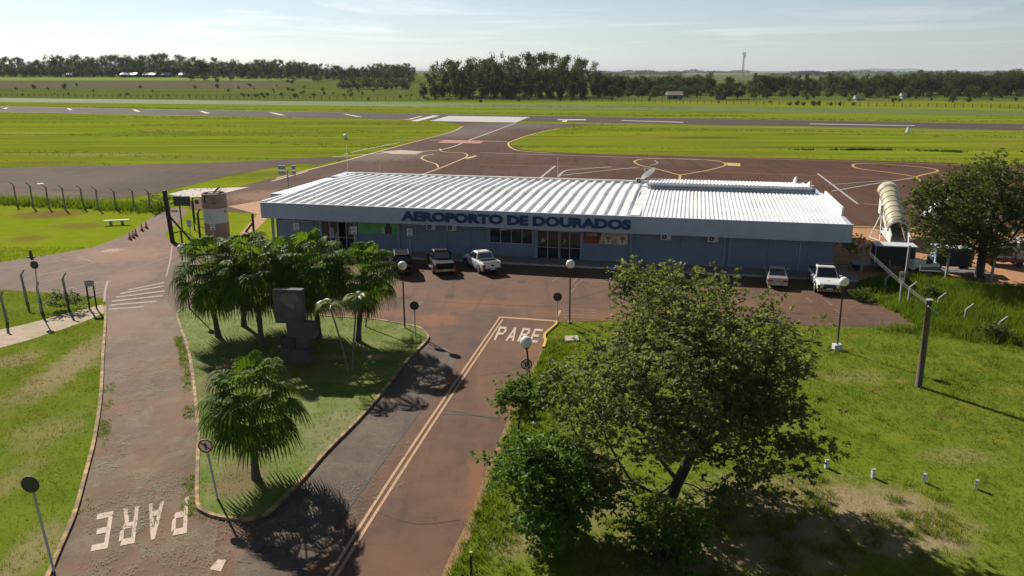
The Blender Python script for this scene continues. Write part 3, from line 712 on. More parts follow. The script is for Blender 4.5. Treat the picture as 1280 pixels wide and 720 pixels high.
# roofs: ribbed sheets with their kink, both as real folded metal
def rib_roof(x0, x1, ys, zs, pitch, h, wtop, wbase, lx=None):
    xs = [x0]; zz = [0]
    n = int(round((x1 - x0) / pitch)); p = (x1 - x0) / n
    prof = []
    for i in range(n):
        o = x0 + i * p
        prof += [(o + p * .5 - wbase / 2, 0), (o + p * .5 - wtop / 2, h), (o + p * .5 + wtop / 2, h), (o + p * .5 + wbase / 2, 0)]
    prof = [(x0, 0)] + prof + [(x1, 0)]
    vs = []; m_ = len(prof)
    for y, z in zip(ys, zs): vs += [(a, y, z + b) for a, b in prof]
    fs = [(j * m_ + i, j * m_ + i + 1, (j + 1) * m_ + i + 1, (j + 1) * m_ + i) for j in range(len(ys) - 1) for i in range(m_ - 1)]
    k = MB(); k.add(vs, fs); return k
SEAM = FW(795, 262, 0)[0]
rib_roof(.2, SEAM - .5, [.22, 12.5, DEP - .5], [4.42, 4.82, 4.62], 1.0, .21, .30, .62).build('roof', ROOF_W, bld)
rib_roof(SEAM + .3, B_LEN - .25, [.22, 15.2], [4.52, 5.0], .36, .07, .12, .24).build('roof', ROOF_W, bld)
rib_roof(SEAM + .2, B_LEN - 1.4, [15.0, 20.6], [5.62, 5.30], .36, .07, .12, .24).build('roof', ROOF_W, bld)
mo = MB(); mo.box(SEAM + .2, B_LEN - 1.5, 15.25, 15.4, 4.9, 5.56); mo.box(SEAM + .2, SEAM + .35, 15.4, 20.5, 4.6, 5.3); mo.box(B_LEN - 1.65, B_LEN - 1.5, 15.4, 20.5, 4.6, 5.3)
mo.build('roof_monitor', PAINT_F, bld)
gu = MB(); gu.box(SEAM + .1, B_LEN - 1.3, 14.7, 15.0, 5.40, 5.58); gu.box(SEAM + .1, B_LEN - 1.4, 14.9, 15.2, 5.04, 5.2); gu.build('gutter', ROOF_G, bld)
sm = MB(); sm.box(SEAM - .5, SEAM + .3, .22, DEP - .6, 4.55, 4.72); sm.build('roof_valley', ROOF_W, bld)
pa = MB()
for pr in ([(4.5, 4.4), (4.5, 5.35), (14.8, 5.35), (14.8, 4.4)], [(16.2, 4.4), (16.2, 6.1), (18.6, 5.5), (18.6, 4.4)], [(19.6, 4.4), (19.6, 6.15), (21.6, 5.5), (21.6, 4.4)]):
    xo = B_LEN - .22 if pr[0][0] < 10 else B_LEN - 1.5 - (1.0 if pr[0][0] > 19 else 0)
    pa.prism(pr, 0, .16, Matrix(((0, 0, 1, xo), (1, 0, 0, 0), (0, 1, 0, 0), (0, 0, 0, 1))))
pa.build('parapet', WHITE_W, bld, recalc=True)
vp = MB(); vp.box(-.03, .2, .25, DEP, T_Z + .05, T_Z + .14); vp.box(.2, B_LEN - .3, DEP - .45, DEP - .1, T_Z + .1, T_Z + .34); vp.build('verge_board', WHITE_W, bld)
an = MB(); an.box(-1.9, -.003, 5.5, 7.0, 3.3, 4.62); an.box(-.9, -.003, 7.0, DEP - 2, 3.4, 4.5); an.box(-1.4, -.2, DEP - 3, DEP + 1.5, 4.0, 4.75); an.build('side_canopy', PAINT_F, bld)
ac_t = MB(); ac_t.box(-1.95, -.003, 6.9, DEP - 3, 4.505, 4.56); ac_t.build('canopy_roof', WHITE_W, bld)

# posters and machines on the terminal
def poster(name, label, px0, px1, py0, py1, paintf):
    x0, z1 = FW(px0, py0, WALL_Y - .05); x1, z0 = FW(px1, py1, WALL_Y - .05)
    return x0, x1, z0, z1
x0 = fx(448, 290); x1 = fx(497, 290); z0, z1 = 1.75, 2.95
pg = thing('poster', 'wide green poster with a figure on the blue terminal wall', 'poster', fromB(x0, WALL_Y - .05, z0), B_ANG)
b = MB(); b.box(0, x1 - x0, -.03, .03, 0, z1 - z0); b.build('panel', M('green_poster_print', (0.12, 0.36, 0.10), .5, .25, 1.2), pg)
b = MB(); wv_ = x1 - x0
b.prism([(wv_ * .68, .02), (wv_ * .86, .02), (wv_ * .86, .7), (wv_ * .82, .8), (wv_ * .83, 1.0), (wv_ * .77, 1.08), (wv_ * .72, 1.0), (wv_ * .73, .8), (wv_ * .69, .7)], 0, .006, Matrix(((1, 0, 0, 0), (0, 0, -1, -.031), (0, 1, 0, 0), (0, 0, 0, 1))))
b.build('figure', M('poster_dark_figure', (0.05, 0.04, 0.035), .6, .4, 6), pg, recalc=True)
b = MB(); b.prism([(wv_ * .6, .05), (wv_ * .68, .05), (wv_ * .68, .6), (wv_ * .64, .75), (wv_ * .6, .4)], 0, .006, Matrix(((1, 0, 0, 0), (0, 0, -1, -.031), (0, 1, 0, 0), (0, 0, 0, 1)))); b.build('print_detail', M('poster_pale_print', (0.5, 0.55, 0.45), .6, .3, 6), pg, recalc=True)
x0 = fx(729.5, 300); x1 = fx(785, 300); z0, z1 = 1.72, 2.95; wv_ = x1 - x0
pc = thing('poster', 'red and cream coffee poster beside the glass entrance doors', 'poster', fromB(x0, WALL_Y - .05, z0), B_ANG)
b = MB(); b.box(0, wv_, -.03, .03, 0, z1 - z0); b.build('panel', M('cream_poster_print', (0.42, 0.36, 0.26), .5, .45, 2.6), pc)
FLAT = Matrix(((1, 0, 0, 0), (0, 0, -1, -.0315), (0, 1, 0, 0), (0, 0, 0, 1)))
b = MB(); b.prism([(.02, .02), (wv_ * .35, .02), (wv_ * .42, z1 - z0 - .02), (.02, z1 - z0 - .02)], 0, .006, FLAT); b.build('red_field', M('red_poster_print', (0.20, 0.028, 0.018), .5, .15, 3), pc, recalc=True)
V, fs = text_geo('café', .36, wv_ * .24, .004, .01); b = MB(); b.add([(wv_ * .06 + v[0], -.046 + v[2] * 0, .72 + v[1]) for v in V], fs); b.build('lettering', M('white_poster_print', (.75, .73, .7), .5, .05), pc)
for k in (.56, .88):
    b = MB(); c0 = wv_ * k
    b.prism([(c0 + .32 * math.cos(a), .58 + .26 * math.sin(a)) for a in np.linspace(0, 2 * math.pi, 20, endpoint=False)] , 0, .008, FLAT); b.prism([(c0 - .32, .62), (c0 - .2, .1), (c0 + .2, .1), (c0 + .32, .62)], 0, .006, FLAT)
    cup = b.build('coffee_cup_print', M('cup_print', (.62, .58, .5), .5, .1), pc, recalc=True)
    b = MB(); b.prism([(c0 + .26 * math.cos(a), .60 + .19 * math.sin(a)) for a in np.linspace(0, 2 * math.pi, 20, endpoint=False)], 0, .012, FLAT); b.prism([(c0 + .12 * math.cos(a), .27 + .1 * math.sin(a)) for a in np.linspace(0, 2 * math.pi, 14, endpoint=False)], 0, .010, FLAT); b.build('coffee_print', M('coffee_print', (.22, .12, .04), .5, .3, 6), cup, recalc=True)
STK = M('pale_glass_sticker', (.34, .33, .32), .6, .5, 5)
for (px0, px1, za, zb) in ((412, 418, 1.0, 2.2), (419, 424, .7, 1.7), (436, 441, 1.5, 2.4), (676, 681, 1.6, 2.1), (704, 708, 1.7, 2.0)):
    xa, xb = fx(px0, 300), fx(px1, 300); b = MB(); b.prism([(xa, za), (xb, za + .1), (xb - .05, zb - .2), (xa + (xb - xa) * .4, zb), (xa - .03, zb - .5)], 0, .006, Matrix(((1, 0, 0, 0), (0, 0, -1, WALL_Y + .066), (0, 1, 0, 0), (0, 0, 0, 1)))); b.build('glass_sticker', STK, bld, recalc=True)
for px in (470, 590, 640, 760, 850, 960, 1010):
    xx = fx(px, 310); b = MB(); b.box(xx - .012, xx + .012, WALL_Y - .006, WALL_Y - .001, .16, S_Z - .05); b.build('wall_joint', M('wall_joint_dark', (.06, .08, .10), .9, .2), bld)
for px in (520, 700, 905, 1000):
    xx = fx(px, 310); b = MB(); b.tube([(xx, WALL_Y - .05, .15), (xx, WALL_Y - .05, S_Z - .01)], .035, 6); b.build('drain_pipe', ROOF_G, bld)
GRILLE = M('dark_fan_grille', (0.03, 0.03, 0.032), .5, .2); ACW = M('air_conditioner_white', (.62, .62, .6), .5, .08, 2, dirt=(.4, .37, .33), dirt_amt=.4)
def ac_unit(lx, ly, z, label, rz=B_ANG):
    t = thing('air_conditioner', label, 'air conditioner', fromB(lx, ly, z), rz, 'air conditioner units of the terminal')
    b = MB(); b.box(-.46, .46, -.17, .17, 0, .58); b.build('casing', ACW, t, bevel=.02)
    b = MB(); b.prism([(-.12 + .22 * math.cos(a), .29 + .22 * math.sin(a)) for a in np.linspace(0, 2 * math.pi, 24, endpoint=False)], 0, .02, Matrix(((1, 0, 0, 0), (0, 0, -1, -.172), (0, 1, 0, 0), (0, 0, 0, 1)))); g = b.build('fan_grille', GRILLE, t, recalc=True)
    b = MB(); b.prism([(-.12 + .07 * math.cos(a), .29 + .07 * math.sin(a)) for a in np.linspace(0, 2 * math.pi, 12, endpoint=False)], 0, .03, Matrix(((1, 0, 0, 0), (0, 0, -1, -.172), (0, 1, 0, 0), (0, 0, 0, 1)))); b.build('fan_hub', ACW, g, recalc=True)
    for sx in (-.35, .35): b = MB(); b.bar((sx, -.12, -.02), (sx, .2, -.02), .04); b.build('bracket', ROOF_G, t)
    return t
for px, py, lab in ((539, 285, 'white air conditioner under the soffit above the black car and pickup'), (564.5, 286.5, 'white air conditioner nearest the windows, above the white pickup'),
                    (832, 298, 'white air conditioner on the blank blue wall, nearer the coffee poster'), (891, 301, 'white air conditioner on the blank blue wall, nearer the silver car')):
    x_, z_ = FW(px, py, WALL_Y - .2); ac_unit(x_, WALL_Y - .2, 2.42, lab)
q = G(785, 232, 4.7); lx, ly = toB(q)
ac_unit(SEAM - .9, DEP - 3.0, 4.98, 'white air conditioner standing on the roof beside the satellite dish')
# satellite dish on the roof
dish_o = fromB(SEAM + .05, DEP - 2.0, 4.72)
ds = thing('satellite_dish', 'white satellite dish on a post on the terminal roof', 'satellite dish', dish_o, B_ANG)
b = MB(); b.tube([(0, 0, 0), (0, 0, 1.0)], .05); b.build('post', STEEL, ds, smooth=True)
b = MB()
prof = [(0.001, 0)] + [(r, .22 * (r / .95) ** 2) for r in (.2, .4, .6, .8, .95)]
b.lathe(prof, 28); b.lathe([(r, z + .02) for r, z in prof][::-1], 28); b.lathe([(.95, .22), (.97, .23), (.95, .24)], 28)
dsh = b.build('reflector', M('dish_white', (.7, .7, .68), .45, .05), ds, smooth=True, recalc=True)
dd = Vector((-.62, .35, .72)); dsh.rotation_euler = dd.to_track_quat('Z', 'Y').to_euler(); dsh.location = (0, 0, 1.1)
b = MB(); tip = Vector((0, 0, 1.1)) + dd.normalized() * .95
for a in (0, 2.1, 4.2):
    e = dsh.rotation_euler.to_matrix() @ Vector((.85 * math.cos(a), .85 * math.sin(a), .2)) + Vector((0, 0, 1.1)); b.tube([e, tip], .014, 5)
b.tube([tip - dd.normalized() * .1, tip + dd.normalized() * .12], .06, 8); b.build('feed_arm', STEEL, ds)
# thin aerials on the roof
for px, lx_, h_, lab in ((435, 2.5, 3.5, 'thin pale aerial mast at the left end of the white roof'), (475, 7.0, 1.2, 'short thin aerial stub on the back edge of the ribbed roof'), (697, 27.0, 2.6, 'thin aerial mast nearer the satellite dish on the roof')):
    p = fromB(FW(px, 220, DEP - 1)[0], DEP - 1.0, 4.85); t = thing('roof_aerial', lab, 'aerial', p, 0, 'aerials on the terminal roof')
    b = MB(); b.tube([(0, 0, -.1), (0, 0, h_)], .025, 6); b.build('mast', ROOF_G, t); b = MB(); b.box(-.12, .12, -.12, .12, -.1, .03); b.build('foot', ROOF_G, t)

# ------------------------------------------------------------------ lamp posts, signs
GLOBE = NT('opal_globe'); GLOBE.base((.78, .74, .66)); GLOBE.p.inputs['Roughness'].default_value = .25; GLOBE.p.inputs['Subsurface Weight'].default_value = .3; GLOBE.p.inputs['Subsurface Radius'].default_value = (.1, .1, .1); GLOBE = GLOBE.m
def make_lamp(h, base_h=.12, bw=.14):
    t = empty('street_lamp')
    b = MB(); b.tube([(0, 0, base_h), (0, 0, h * .4), (0, 0, h - .32)], [.062, .052, .045], 10); b.build('pole', BLACK, t, smooth=True)
    b = MB(); b.lathe([(.05, h - .36), (.10, h - .34), (.12, h - .30), (.11, h - .24), (.06, h - .22)], 14); b.build('collar', BLACK, t, smooth=True)
    b = MB(); b.lathe([(max(.001, .30 * math.sin(a)), h - .30 * math.cos(a)) for a in np.linspace(0, math.pi, 15)], 24); b.build('globe', GLOBE, t, smooth=True)
    b = MB(); b.box(-bw, bw, -bw, bw, -.02, base_h + (.25 if bw > .2 else 0)); b.build('base', M('lamp_base_concrete', (.5, .5, .48), .8, .1) if bw > .2 else CONC, t, bevel=.02)
    return t
for (gx, gy, bx, by, bw, lab) in ((503, 332, 506, 411, .13, 'black lamp post with white globe on the island corner near the cars'), (713, 330, 712, 404, .13, 'black lamp post with white globe by the stop line and bay lines'),
        (657.5, 427, 669, 530, .13, 'leaning black globe lamp beside the small tree at the roadside'), (1055, 352, 1046, 437, .24, 'black globe lamp on a white block near the police style pickup'), (226, 311, 237, 387, .13, 'globe lamp half hidden behind the leftmost fan palm')):
    p = G(bx, by); top = atY(gx, gy, p.y); t = make_lamp(top.z, bw=bw)
    t.location = p; t.rotation_euler = (0, math.atan2(top.x - p.x, top.z), 0)
    tag(t, lab, 'street lamp', 'globe lamps of the car park')
SIGN_BACK = M('sign_back_grey', (.045, .042, .04), .5, .15, 4); SIGN_W = M('sign_white', (.72, .72, .70), .45, .06, 3); SIGN_R = M('sign_red', (.42, .02, .02), .45, .1, 3); SIGN_K = M('sign_black', (.015, .015, .016), .5, .1); POSTG = M('painted_sign_post', (.42, .42, .40), .6, .15, 5)
SIGN_BR = M('sign_back_brown', (.06, .03, .025), .6, .2, 4)
VERT = lambda y: Matrix(((1, 0, 0, 0), (0, 0, -1, y), (0, 1, 0, 0), (0, 0, 0, 1)))     # polygon x,y -> x,z facing -y
def disc(r, n=28): return [(r * math.cos(a), r * math.sin(a)) for a in np.linspace(0, 2 * math.pi, n, endpoint=False)]
def round_sign(bx, by, tx, ty, r, back, lab, face=None, yaw=0.0, post=POSTG):
    p = G(bx, by); top = atY(tx, ty, p.y); h = top.z
    t = thing('round_road_sign', lab, 'road sign', p, 0, 'round road signs'); t.rotation_euler = (0, math.atan2(top.x - p.x, h), yaw)
    b = MB(); b.tube([(0, .04, -.05), (0, .04, h + r * .6)], .045, 8); b.build('post', post, t, smooth=True)
    b = MB(); b.prism(disc(r), 0, .012, VERT(-.012) @ Matrix.Translation((0, h, 0))); pl = b.build('plate', back if face is None else SIGN_W, t, recalc=True)
    if face:
        b = MB(); n = 36
        o_ = disc(r - .005, n); i_ = disc(r * .78, n)
        b.add([(x_, -.031, h + z_) for x_, z_ in o_] + [(x_, -.031, h + z_) for x_, z_ in i_], [(k, (k + 1) % n, (k + 1) % n + n, k + n) for k in range(n)]); b.build('red_ring', SIGN_R, pl)
        b = MB()
        if face == 'turn':
            b.prism([(-.03, -.17), (.03, -.17), (.03, .0), (-.03, .0)], 0, .004, VERT(-.034) @ Matrix.Translation((0, h, 0))); b.prism([(-.09, .0), (.09, .0), (0, .17)], 0, .004, VERT(-.034) @ Matrix.Translation((0, h, 0)))
        else:
            V, fs = text_geo('E', .26, .17, .001, .02); b.add([(v[0] - .085, -.038, h + v[1] - .13) for v in V], fs)
        b.build('symbol', SIGN_K, pl, recalc=True)
        b = MB(); b.bar((-.19, -.042, h + .19), (.19, -.042, h - .19), .004, .05); b.build('red_slash', SIGN_R, pl)
    return t
round_sign(67, 716, 38, 605, .31, SIGN_BACK, 'round sign seen from its dark back on the left lawn edge')
round_sign(272, 626, 257, 557, .30, SIGN_BACK, 'white round sign with red ring and slashed arrow by the front palm', 'turn')
round_sign(519, 421, 518, 382, .30, SIGN_BACK, 'dark backed round sign on the island corner next to a lamp post')
round_sign(697, 404, 697, 371, .31, SIGN_BR, 'brown backed round sign at the stop line by a lamp post')
round_sign(661, 497, 658, 455, .31, SIGN_BACK, 'white round sign with red ring behind the leaning lamp post', 'E')
round_sign(50, 391, 43, 331, .30, SIGN_BACK, 'dark backed round sign among the concrete fence posts on the left')
def square_sign(bx, by, tx, ty, lab, w=.5, h2=.72, post=POSTG, p=None, h=None):
    if p is None: p = G(bx, by); h = atY(tx, ty, p.y).z
    t = thing('parking_sign', lab, 'parking sign', p, math.atan2(-p.x, p.y) * .6, 'white parking signs')
    b = MB(); b.tube([(0, .03, -.05), (0, .03, h + .2)], .035, 7); b.build('post', post, t, smooth=True)
    b = MB(); b.box(-w / 2, w / 2, -.015, .0, h - h2 / 2, h + h2 / 2); pl = b.build('plate', SIGN_W, t)
    n = 28; zc_ = h + h2 * .17; r = w * .36; o_ = disc(r, n); i_ = disc(r * .8, n)
    b = MB(); b.add([(x_, -.018, zc_ + z_) for x_, z_ in o_] + [(x_, -.018, zc_ + z_) for x_, z_ in i_], [(k, (k + 1) % n, (k + 1) % n + n, k + n) for k in range(n)]); b.build('ring', SIGN_K, pl)
    V, fs = text_geo('E', r * 1.0, r * .7, .001, .02); b = MB(); b.add([(v[0] - r * .35, -.019, zc_ + v[1] - r * .5) for v in V], fs); b.build('letter', SIGN_K, pl)
    b = MB(); b.box(-w * .32, w * .32, -.019, -.0155, h - h2 * .36, h - h2 * .27); b.box(-w * .25, w * .25, -.019, -.0155, h - h2 * .45, h - h2 * .40); b.build('text_bar', SIGN_K, pl)
    return t
square_sign(239, 303, 236, 279, 'white parking sign in front of the wooden gate frame')
square_sign(268, 306, 265.5, 283, 'white parking sign in front of the striped water tank')
for bx, tx, ty, lab in ((370.5, 370, 283.5, 'white parking sign before the terminal wall nearest the tank'), (443, 442.5, 288, 'white parking sign beside the dark left entrance'), (512.5, 512, 290.5, 'white parking sign behind the black car below the green poster')):
    # these stand on the sidewalk by the facade
    x_ = FW(tx, ty, -.55)[0]; p = fromB(x_, -.55, .15); zz = FW(tx, ty, -.55)[1]
    square_sign(0, 0, 0, 0, lab, p=p, h=zz - .15)
p = G(1123.8, 382.4); top = atY(1127.6, 346, p.y)
t = thing('notice_board', 'weathered cream notice on a white post in the grass by bent posts', 'notice', p); t.rotation_euler = (0, math.atan2(top.x - p.x, top.z), -.3)
b = MB(); b.tube([(0, 0, -.05), (0, 0, top.z)], .06, 7); b.build('post', M('white_post_paint', (.62, .62, .6), .6, .1), t)
b = MB(); b.box(-.19, .19, -.09, -.065, top.z - .45, top.z + .42); pl = b.build('plate', M('cream_plate', (.55, .48, .33), .6, .15, 4), t)
b = MB(); b.box(-.11, .11, -.096, -.092, top.z - .05, top.z + .22); b.build('symbol', M('faded_print', (.2, .13, .07), .7, .3), pl)

# ------------------------------------------------------------------ posts and fences
def bent_post_geo(h, arm, adir, w=.12, lean=0):
    """concrete post whose top arm bends towards adir"""
    b = MB(); a = Vector(adir).normalized() * arm
    b.bar((0, 0, -.1), (0, 0, h), w); b.bar((0, 0, h - .02), (a.x, a.y, h + arm * .85), w * .8); return b
WIRE = M('rusty_wire', (.10, .08, .07), .7, .2)
# wire fence with nine concrete posts
fb = [(21, 257), (41.5, 259), (61, 260), (81.5, 262), (104, 260), (123, 262), (145, 262), (168, 262), (188, 264)]
ft = [(13, 227), (33.5, 228), (54.5, 230), (75, 231), (97, 231.5), (117, 233), (141, 235), (162, 235), (182, 235.5)]
fen = thing('wire_fence', 'wire fence of concrete posts with bent tips along the old taxiway', 'fence', G(104, 260))
pts_top = []
for (x_, y_), (tx, ty) in zip(fb, ft):
    p = G(x_, y_) ; top = atY(tx, ty, p.y); h = top.z - .38
    b = bent_post_geo(h, .45, (-.9, -.35), .15); o = b.build('post', CONC, fen, p - G(104, 260)); pts_top.append((p - G(104, 260), h))
b = MB()
for (p0, h0), (p1, h1) in zip(pts_top, pts_top[1:]):
    for fz in (.15, .4, .65, .9): b.tube([p0 + Vector((0, 0, h0 * fz)), p1 + Vector((0, 0, h1 * fz))], .008, 4, cap=False)
b.build('wires', WIRE, fen)
for i, (tx, ty, bx, by) in enumerate(((3, 364, 9, 403.5), (30, 337, 34, 378), (50, 352, 52.5, 389), (83, 341, 86, 386))):
    p = G(bx, by); top = atY(tx, ty, p.y); h = top.z - .4
    t = thing('fence_post', ['tall grey concrete post nearest the frame edge on the left verge', 'grey concrete post standing back in the grass behind the left sign', 'grey concrete post standing just in front of the dark round sign', 'grey concrete post rising out of a bush by the left junction'][i], 'fence post', p, 0, 'loose concrete posts on the left')
    t.rotation_euler = (0, (-.07, -.06, -.05, -.05)[i], 0)
    b = MB(); b.bar((0, 0, -.1), (0, 0, h * .55), .15); b.bar((0, 0, h * .55 - .01), (0, 0, h), .12); b.build('shaft', CONC, t)
    b = MB(); b.bar((0, 0, h - .02), (.28 if i in (1, 3) else .12, .1, h + .38), .1); b.build('bent_arm', CONC, t)
for i, (tx, ty, bx, by) in enumerate(((1113.5, 342, 1105.7, 360), (1141.7, 353, 1135, 379), (1180.6, 367, 1172, 386), (1215.6, 380.5, 1206, 400), (1258, 396.4, 1247, 420))):
    p = G(bx, by); top = atY(tx, ty, p.y); h = top.z - .35
    t = thing('fence_post', ['dark bent concrete post farthest back in the tall right grass', 'bent concrete post right beside the cream notice', 'bent concrete post between notice and leaning wooden pole', 'bent concrete post just right of the wooden pole', 'bent concrete post nearest the right edge in tall grass'][i], 'fence post', p, 0, 'bent posts in the tall grass')
    b = MB(); b.bar((0, 0, -.1), (0, 0, h), .13); b.build('shaft', CONC, t); b = MB(); b.bar((0, 0, h - .02), (.5, .05, h + .36), .11); b.build('bent_arm', CONC, t)
for i, (tx, ty, bx, by) in enumerate(((1080, 306.5, 1076, 342), (1137, 308, 1131, 352), (1186.5, 317, 1181.6, 351), (1244, 323, 1238, 355))):
    p = G(bx, by); top = atY(tx, ty, p.y)
    t = thing('straight_post', ['straight grey post carrying the wires beside the terminal corner', 'straight grey post in front of the covered boarding stairs', 'straight grey post in front of the flat cart', 'straight grey post right of the big right tree trunk'][i], 'post', p, 0, 'straight posts of the yard fence')
    b = MB(); b.bar((0, 0, -.1), (0, 0, top.z), .16); b.build('shaft', CONC, t); b = MB(); b.box(-.1, .1, -.1, .1, top.z + .002, top.z + .06); b.build('cap', CONC, t)
# wooden utility pole with its stay wires
p = G(1148, 483); top = atY(1162, 375, p.y); PTOP = top.copy()
t = thing('utility_pole', 'thick leaning wooden pole standing in the right lawn', 'pole', p); t.rotation_euler = (.0, math.atan2(top.x - p.x, top.z), 0)
b = MB(); b.tube([(0, 0, -.1), (.01, 0, top.z * .5), (0, 0, top.z)], [.19, .17, .14], 10); b.build('shaft', WOOD, t, smooth=True)
b = MB(); b.bar((-.12, -.15, top.z - .3), (.5, -.15, top.z - .75), .05); b.build('strut', STEEL, t); b = MB(); b.box(-.15, .15, -.16, .16, top.z + .002, top.z + .04); b.build('cap', STEEL, t)
a0 = atY(1080, 307, G(1076, 342).y)
for i, dz in enumerate((0, .12, .3)):
    b = MB(); A = a0 + Vector((0, 0, -dz)); B_ = PTOP + Vector((-.1, 0, -.1 - dz * .5)); n = 12
    b.tube([A.lerp(B_, k / n) + Vector((0, 0, -.14 * 4 * (k / n) * (1 - k / n))) for k in range(n + 1)], .006, 4, cap=False)
    tag(b.build('cable', M('pale_cable', (.22, .21, .19), .7, .1)), 'pale thin cable sagging from the grey post to the wooden pole', 'cable', 'cables to the wooden pole')
PEGG = M('peg_grey', (.3, .3, .3), .7, .1)
for i, (px, py) in enumerate(((1033, 585), (1091, 597), (1155, 603), (1220, 611))):
    p = G(px, py); t = thing('marker_peg', ['short white peg half hidden beside the big tree crown', 'short white peg next to the big tree crown edge', 'short white peg second from the right edge', 'short white peg nearest the right edge of the lawn'][i], 'peg', p, .3 * i, 'white pegs in the lawn')
    b = MB(); b.box(-.08, .08, -.06, .06, -.02, .36); b.build('stem', SIGN_W, t, bevel=.01); b = MB(); b.box(-.09, .09, -.07, .07, .362, .41); b.build('cap', PEGG, t); b = MB(); b.box(-.083, .083, -.063, .063, .18, .22); b.build('band', PEGG, t)
p = G(589, 718); t = thing('verge_marker', 'small black stake with yellow top at the bottom road edge', 'stake', p); b = MB(); b.bar((0, 0, -.05), (0, 0, .75), .09); b.build('stem', SIGN_K, t); b = MB(); b.box(-.05, .05, -.05, .05, .752, .9); b.build('reflector', P_APY, t)
# cones
CONE_O = M('cone_orange', (.55, .09, .02), .55, .15, 5); CONE_W = M('cone_white', (.6, .58, .55), .5, .1)
for i, (px, py) in enumerate(((162.5, 299), (166.5, 297), (170, 294.5), (177.5, 288.5), (183, 285))):
    p = G(px, py); t = thing('traffic_cone', ['orange cone with white bands, nearest to the junction', 'orange cone with white bands, second of the near three', 'orange cone with white bands, third from the junction', 'orange cone with white bands, alone halfway along the track', 'orange cone with white bands, nearest the gate frame'][i], 'traffic cone', p, .4 * i, 'traffic cones along the gate track')
    b = MB(); b.box(-.22, .22, -.22, .22, 0, .04); b.build('foot', RUBBER, t); b = MB(); b.lathe([(.17, .042), (.04, .78), (.001, .79)], 16); b.build('body', CONE_O, t, smooth=True); b = MB()
    for z0, z1 in ((.28, .4), (.5, .62)): b.lathe([(.17 - .13 * (z0 - .04) / .74 + .004, z0), (.17 - .13 * (z1 - .04) / .74 + .004, z1)], 16)
    b.build('band', CONE_W, t, smooth=True)
p = G(39, 322); t = thing('stump', 'small red brown stub standing in the left field', 'stub', p); b = MB(); b.box(-.35, .3, -.2, .2, 0, .1); b.build('foot', DWOOD, t); b = MB(); b.tube([(.0, 0, .1), (.02, 0, .75)], [.16, .12], 9); b.build('stem', M('rusty_stub', (.16, .06, .04), .8, .2), t)
p = G(146, 281); t = thing('bench', 'low pale plank bench standing in the left field', 'bench', p, B_ANG + .5); b = MB(); b.box(-1.3, 1.3, -.25, .25, .48, .56); b.build('seat', M('pale_plank', (.5, .47, .42), .8, .15), t)
for sx in (-.6, .6): b = MB(); b.box(sx - .12, sx + .12, -.2, .2, 0, .478); b.build('leg', CONC, t)
# two-legged little board at the crossing corner
p = G(117, 386); top = atY(115.5, 352, p.y); t = thing('notice_stand', 'small two legged dark notice frame at the crossing corner', 'notice', p, .1)
for sx in (-.28, .22): b = MB(); b.bar((sx, 0, -.05), (sx, 0, top.z), .09); b.build('leg', DWOOD, t)
b = MB(); b.box(-.36, .3, -.07, -.048, top.z - .36, top.z + .12); b.build('panel', M('grey_panel', (.3, .31, .32), .6, .15), t); b = MB(); b.bar((-.28, .0, top.z * .45), (.22, .0, top.z * .45), .06); b.build('rail', DWOOD, t)
# wooden gate frame with its boards
g0 = G(216, 303); t = thing('timber_gate', 'dark timber gate frame with a tall thick post and braces', 'gate', g0)
def rel(px, py, z=0, o=g0): return G(px, py, z) - o
hp = atY(209.5, 238, g0.y).z
b = MB(); b.bar((0, 0, -.1), (-.25, 0, hp), .34); b.build('main_post', DWOOD, t)
b = MB(); b.bar((0, 0, hp * .5), rel(240, 302) , .16); b.bar((0.1, -.05, hp * .48), (1.0, .1, 1.3), .14); b.build('brace', DWOOD, t)
e2 = rel(228, 306); b = MB(); b.bar(e2, e2 + Vector((0, 0, 1.5)), .14); b.build('side_post', DWOOD, t)
for za, zb in ((.9, 1.4), (.05, .05)): b = MB(); b.bar((0, 0, za), e2 + Vector((0, 0, zb)), .1); b.build('rail', DWOOD, t)
g1 = G(231, 290); t = thing('dark_board', 'dark blank board on two thin legs behind the gate post', 'board', g1)
hz_ = atY(231, 251, g1.y).z
for px in (228, 243.5):
    e = rel(px, 288, 0, g1); b = MB(); b.bar(e, e + Vector((0, 0, hz_ - .1)), .11); b.build('leg', DWOOD, t)
b = MB(); b.box(-.85, .95, -.08, .0, hz_ - .55, hz_ + .5); b.build('panel', M('dark_board_paint', (.04, .045, .045), .6, .2), t)
g2 = G(254, 279); t = thing('pipe_stand', 'rusty thin pipe frame standing between the board and tank', 'frame', g2)
hz_ = atY(254, 247, g2.y).z
for px, dy in ((244, 0), (255.5, 0)):
    e = rel(px, 279, 0, g2); b = MB(); b.tube([e, e + Vector((0, 0, hz_))], .07, 6); b.build('leg', DWOOD, t)
a_ = rel(244, 279, 0, g2); c_ = rel(255.5, 279, 0, g2)
for zz in (hz_, .5): b = MB(); b.tube([a_ + Vector((0, 0, zz)), c_ + Vector((0, 0, zz))], .055, 6); b.build('rail', DWOOD, t)
b = MB(); b.box(a_.x + .2, c_.x - .4, -.06, 0, hz_ - .75, hz_ - .2); b.build('panel', M('grey_board_paint', (.08, .08, .085), .6, .2), t)
for (bx, by, tx, ty, lab) in ((250.5, 301, 247.5, 262, 'dark bent post between the board and the striped tank'), (281.5, 298, 282, 264, 'dark bent post standing in front of the striped tank')):
    p = G(bx, by); top = atY(tx, ty, p.y); t = thing('fence_post', lab, 'fence post', p, 0, 'dark bent posts by the tank'); h = top.z - .25
    b = MB(); b.bar((0, 0, -.1), (0, 0, h - .1), .17); b.build('shaft', DWOOD, t); b = MB(); b.bar((0, 0, h - .12), (.3, 0, h + .3), .13); b.build('bent_arm', DWOOD, t)
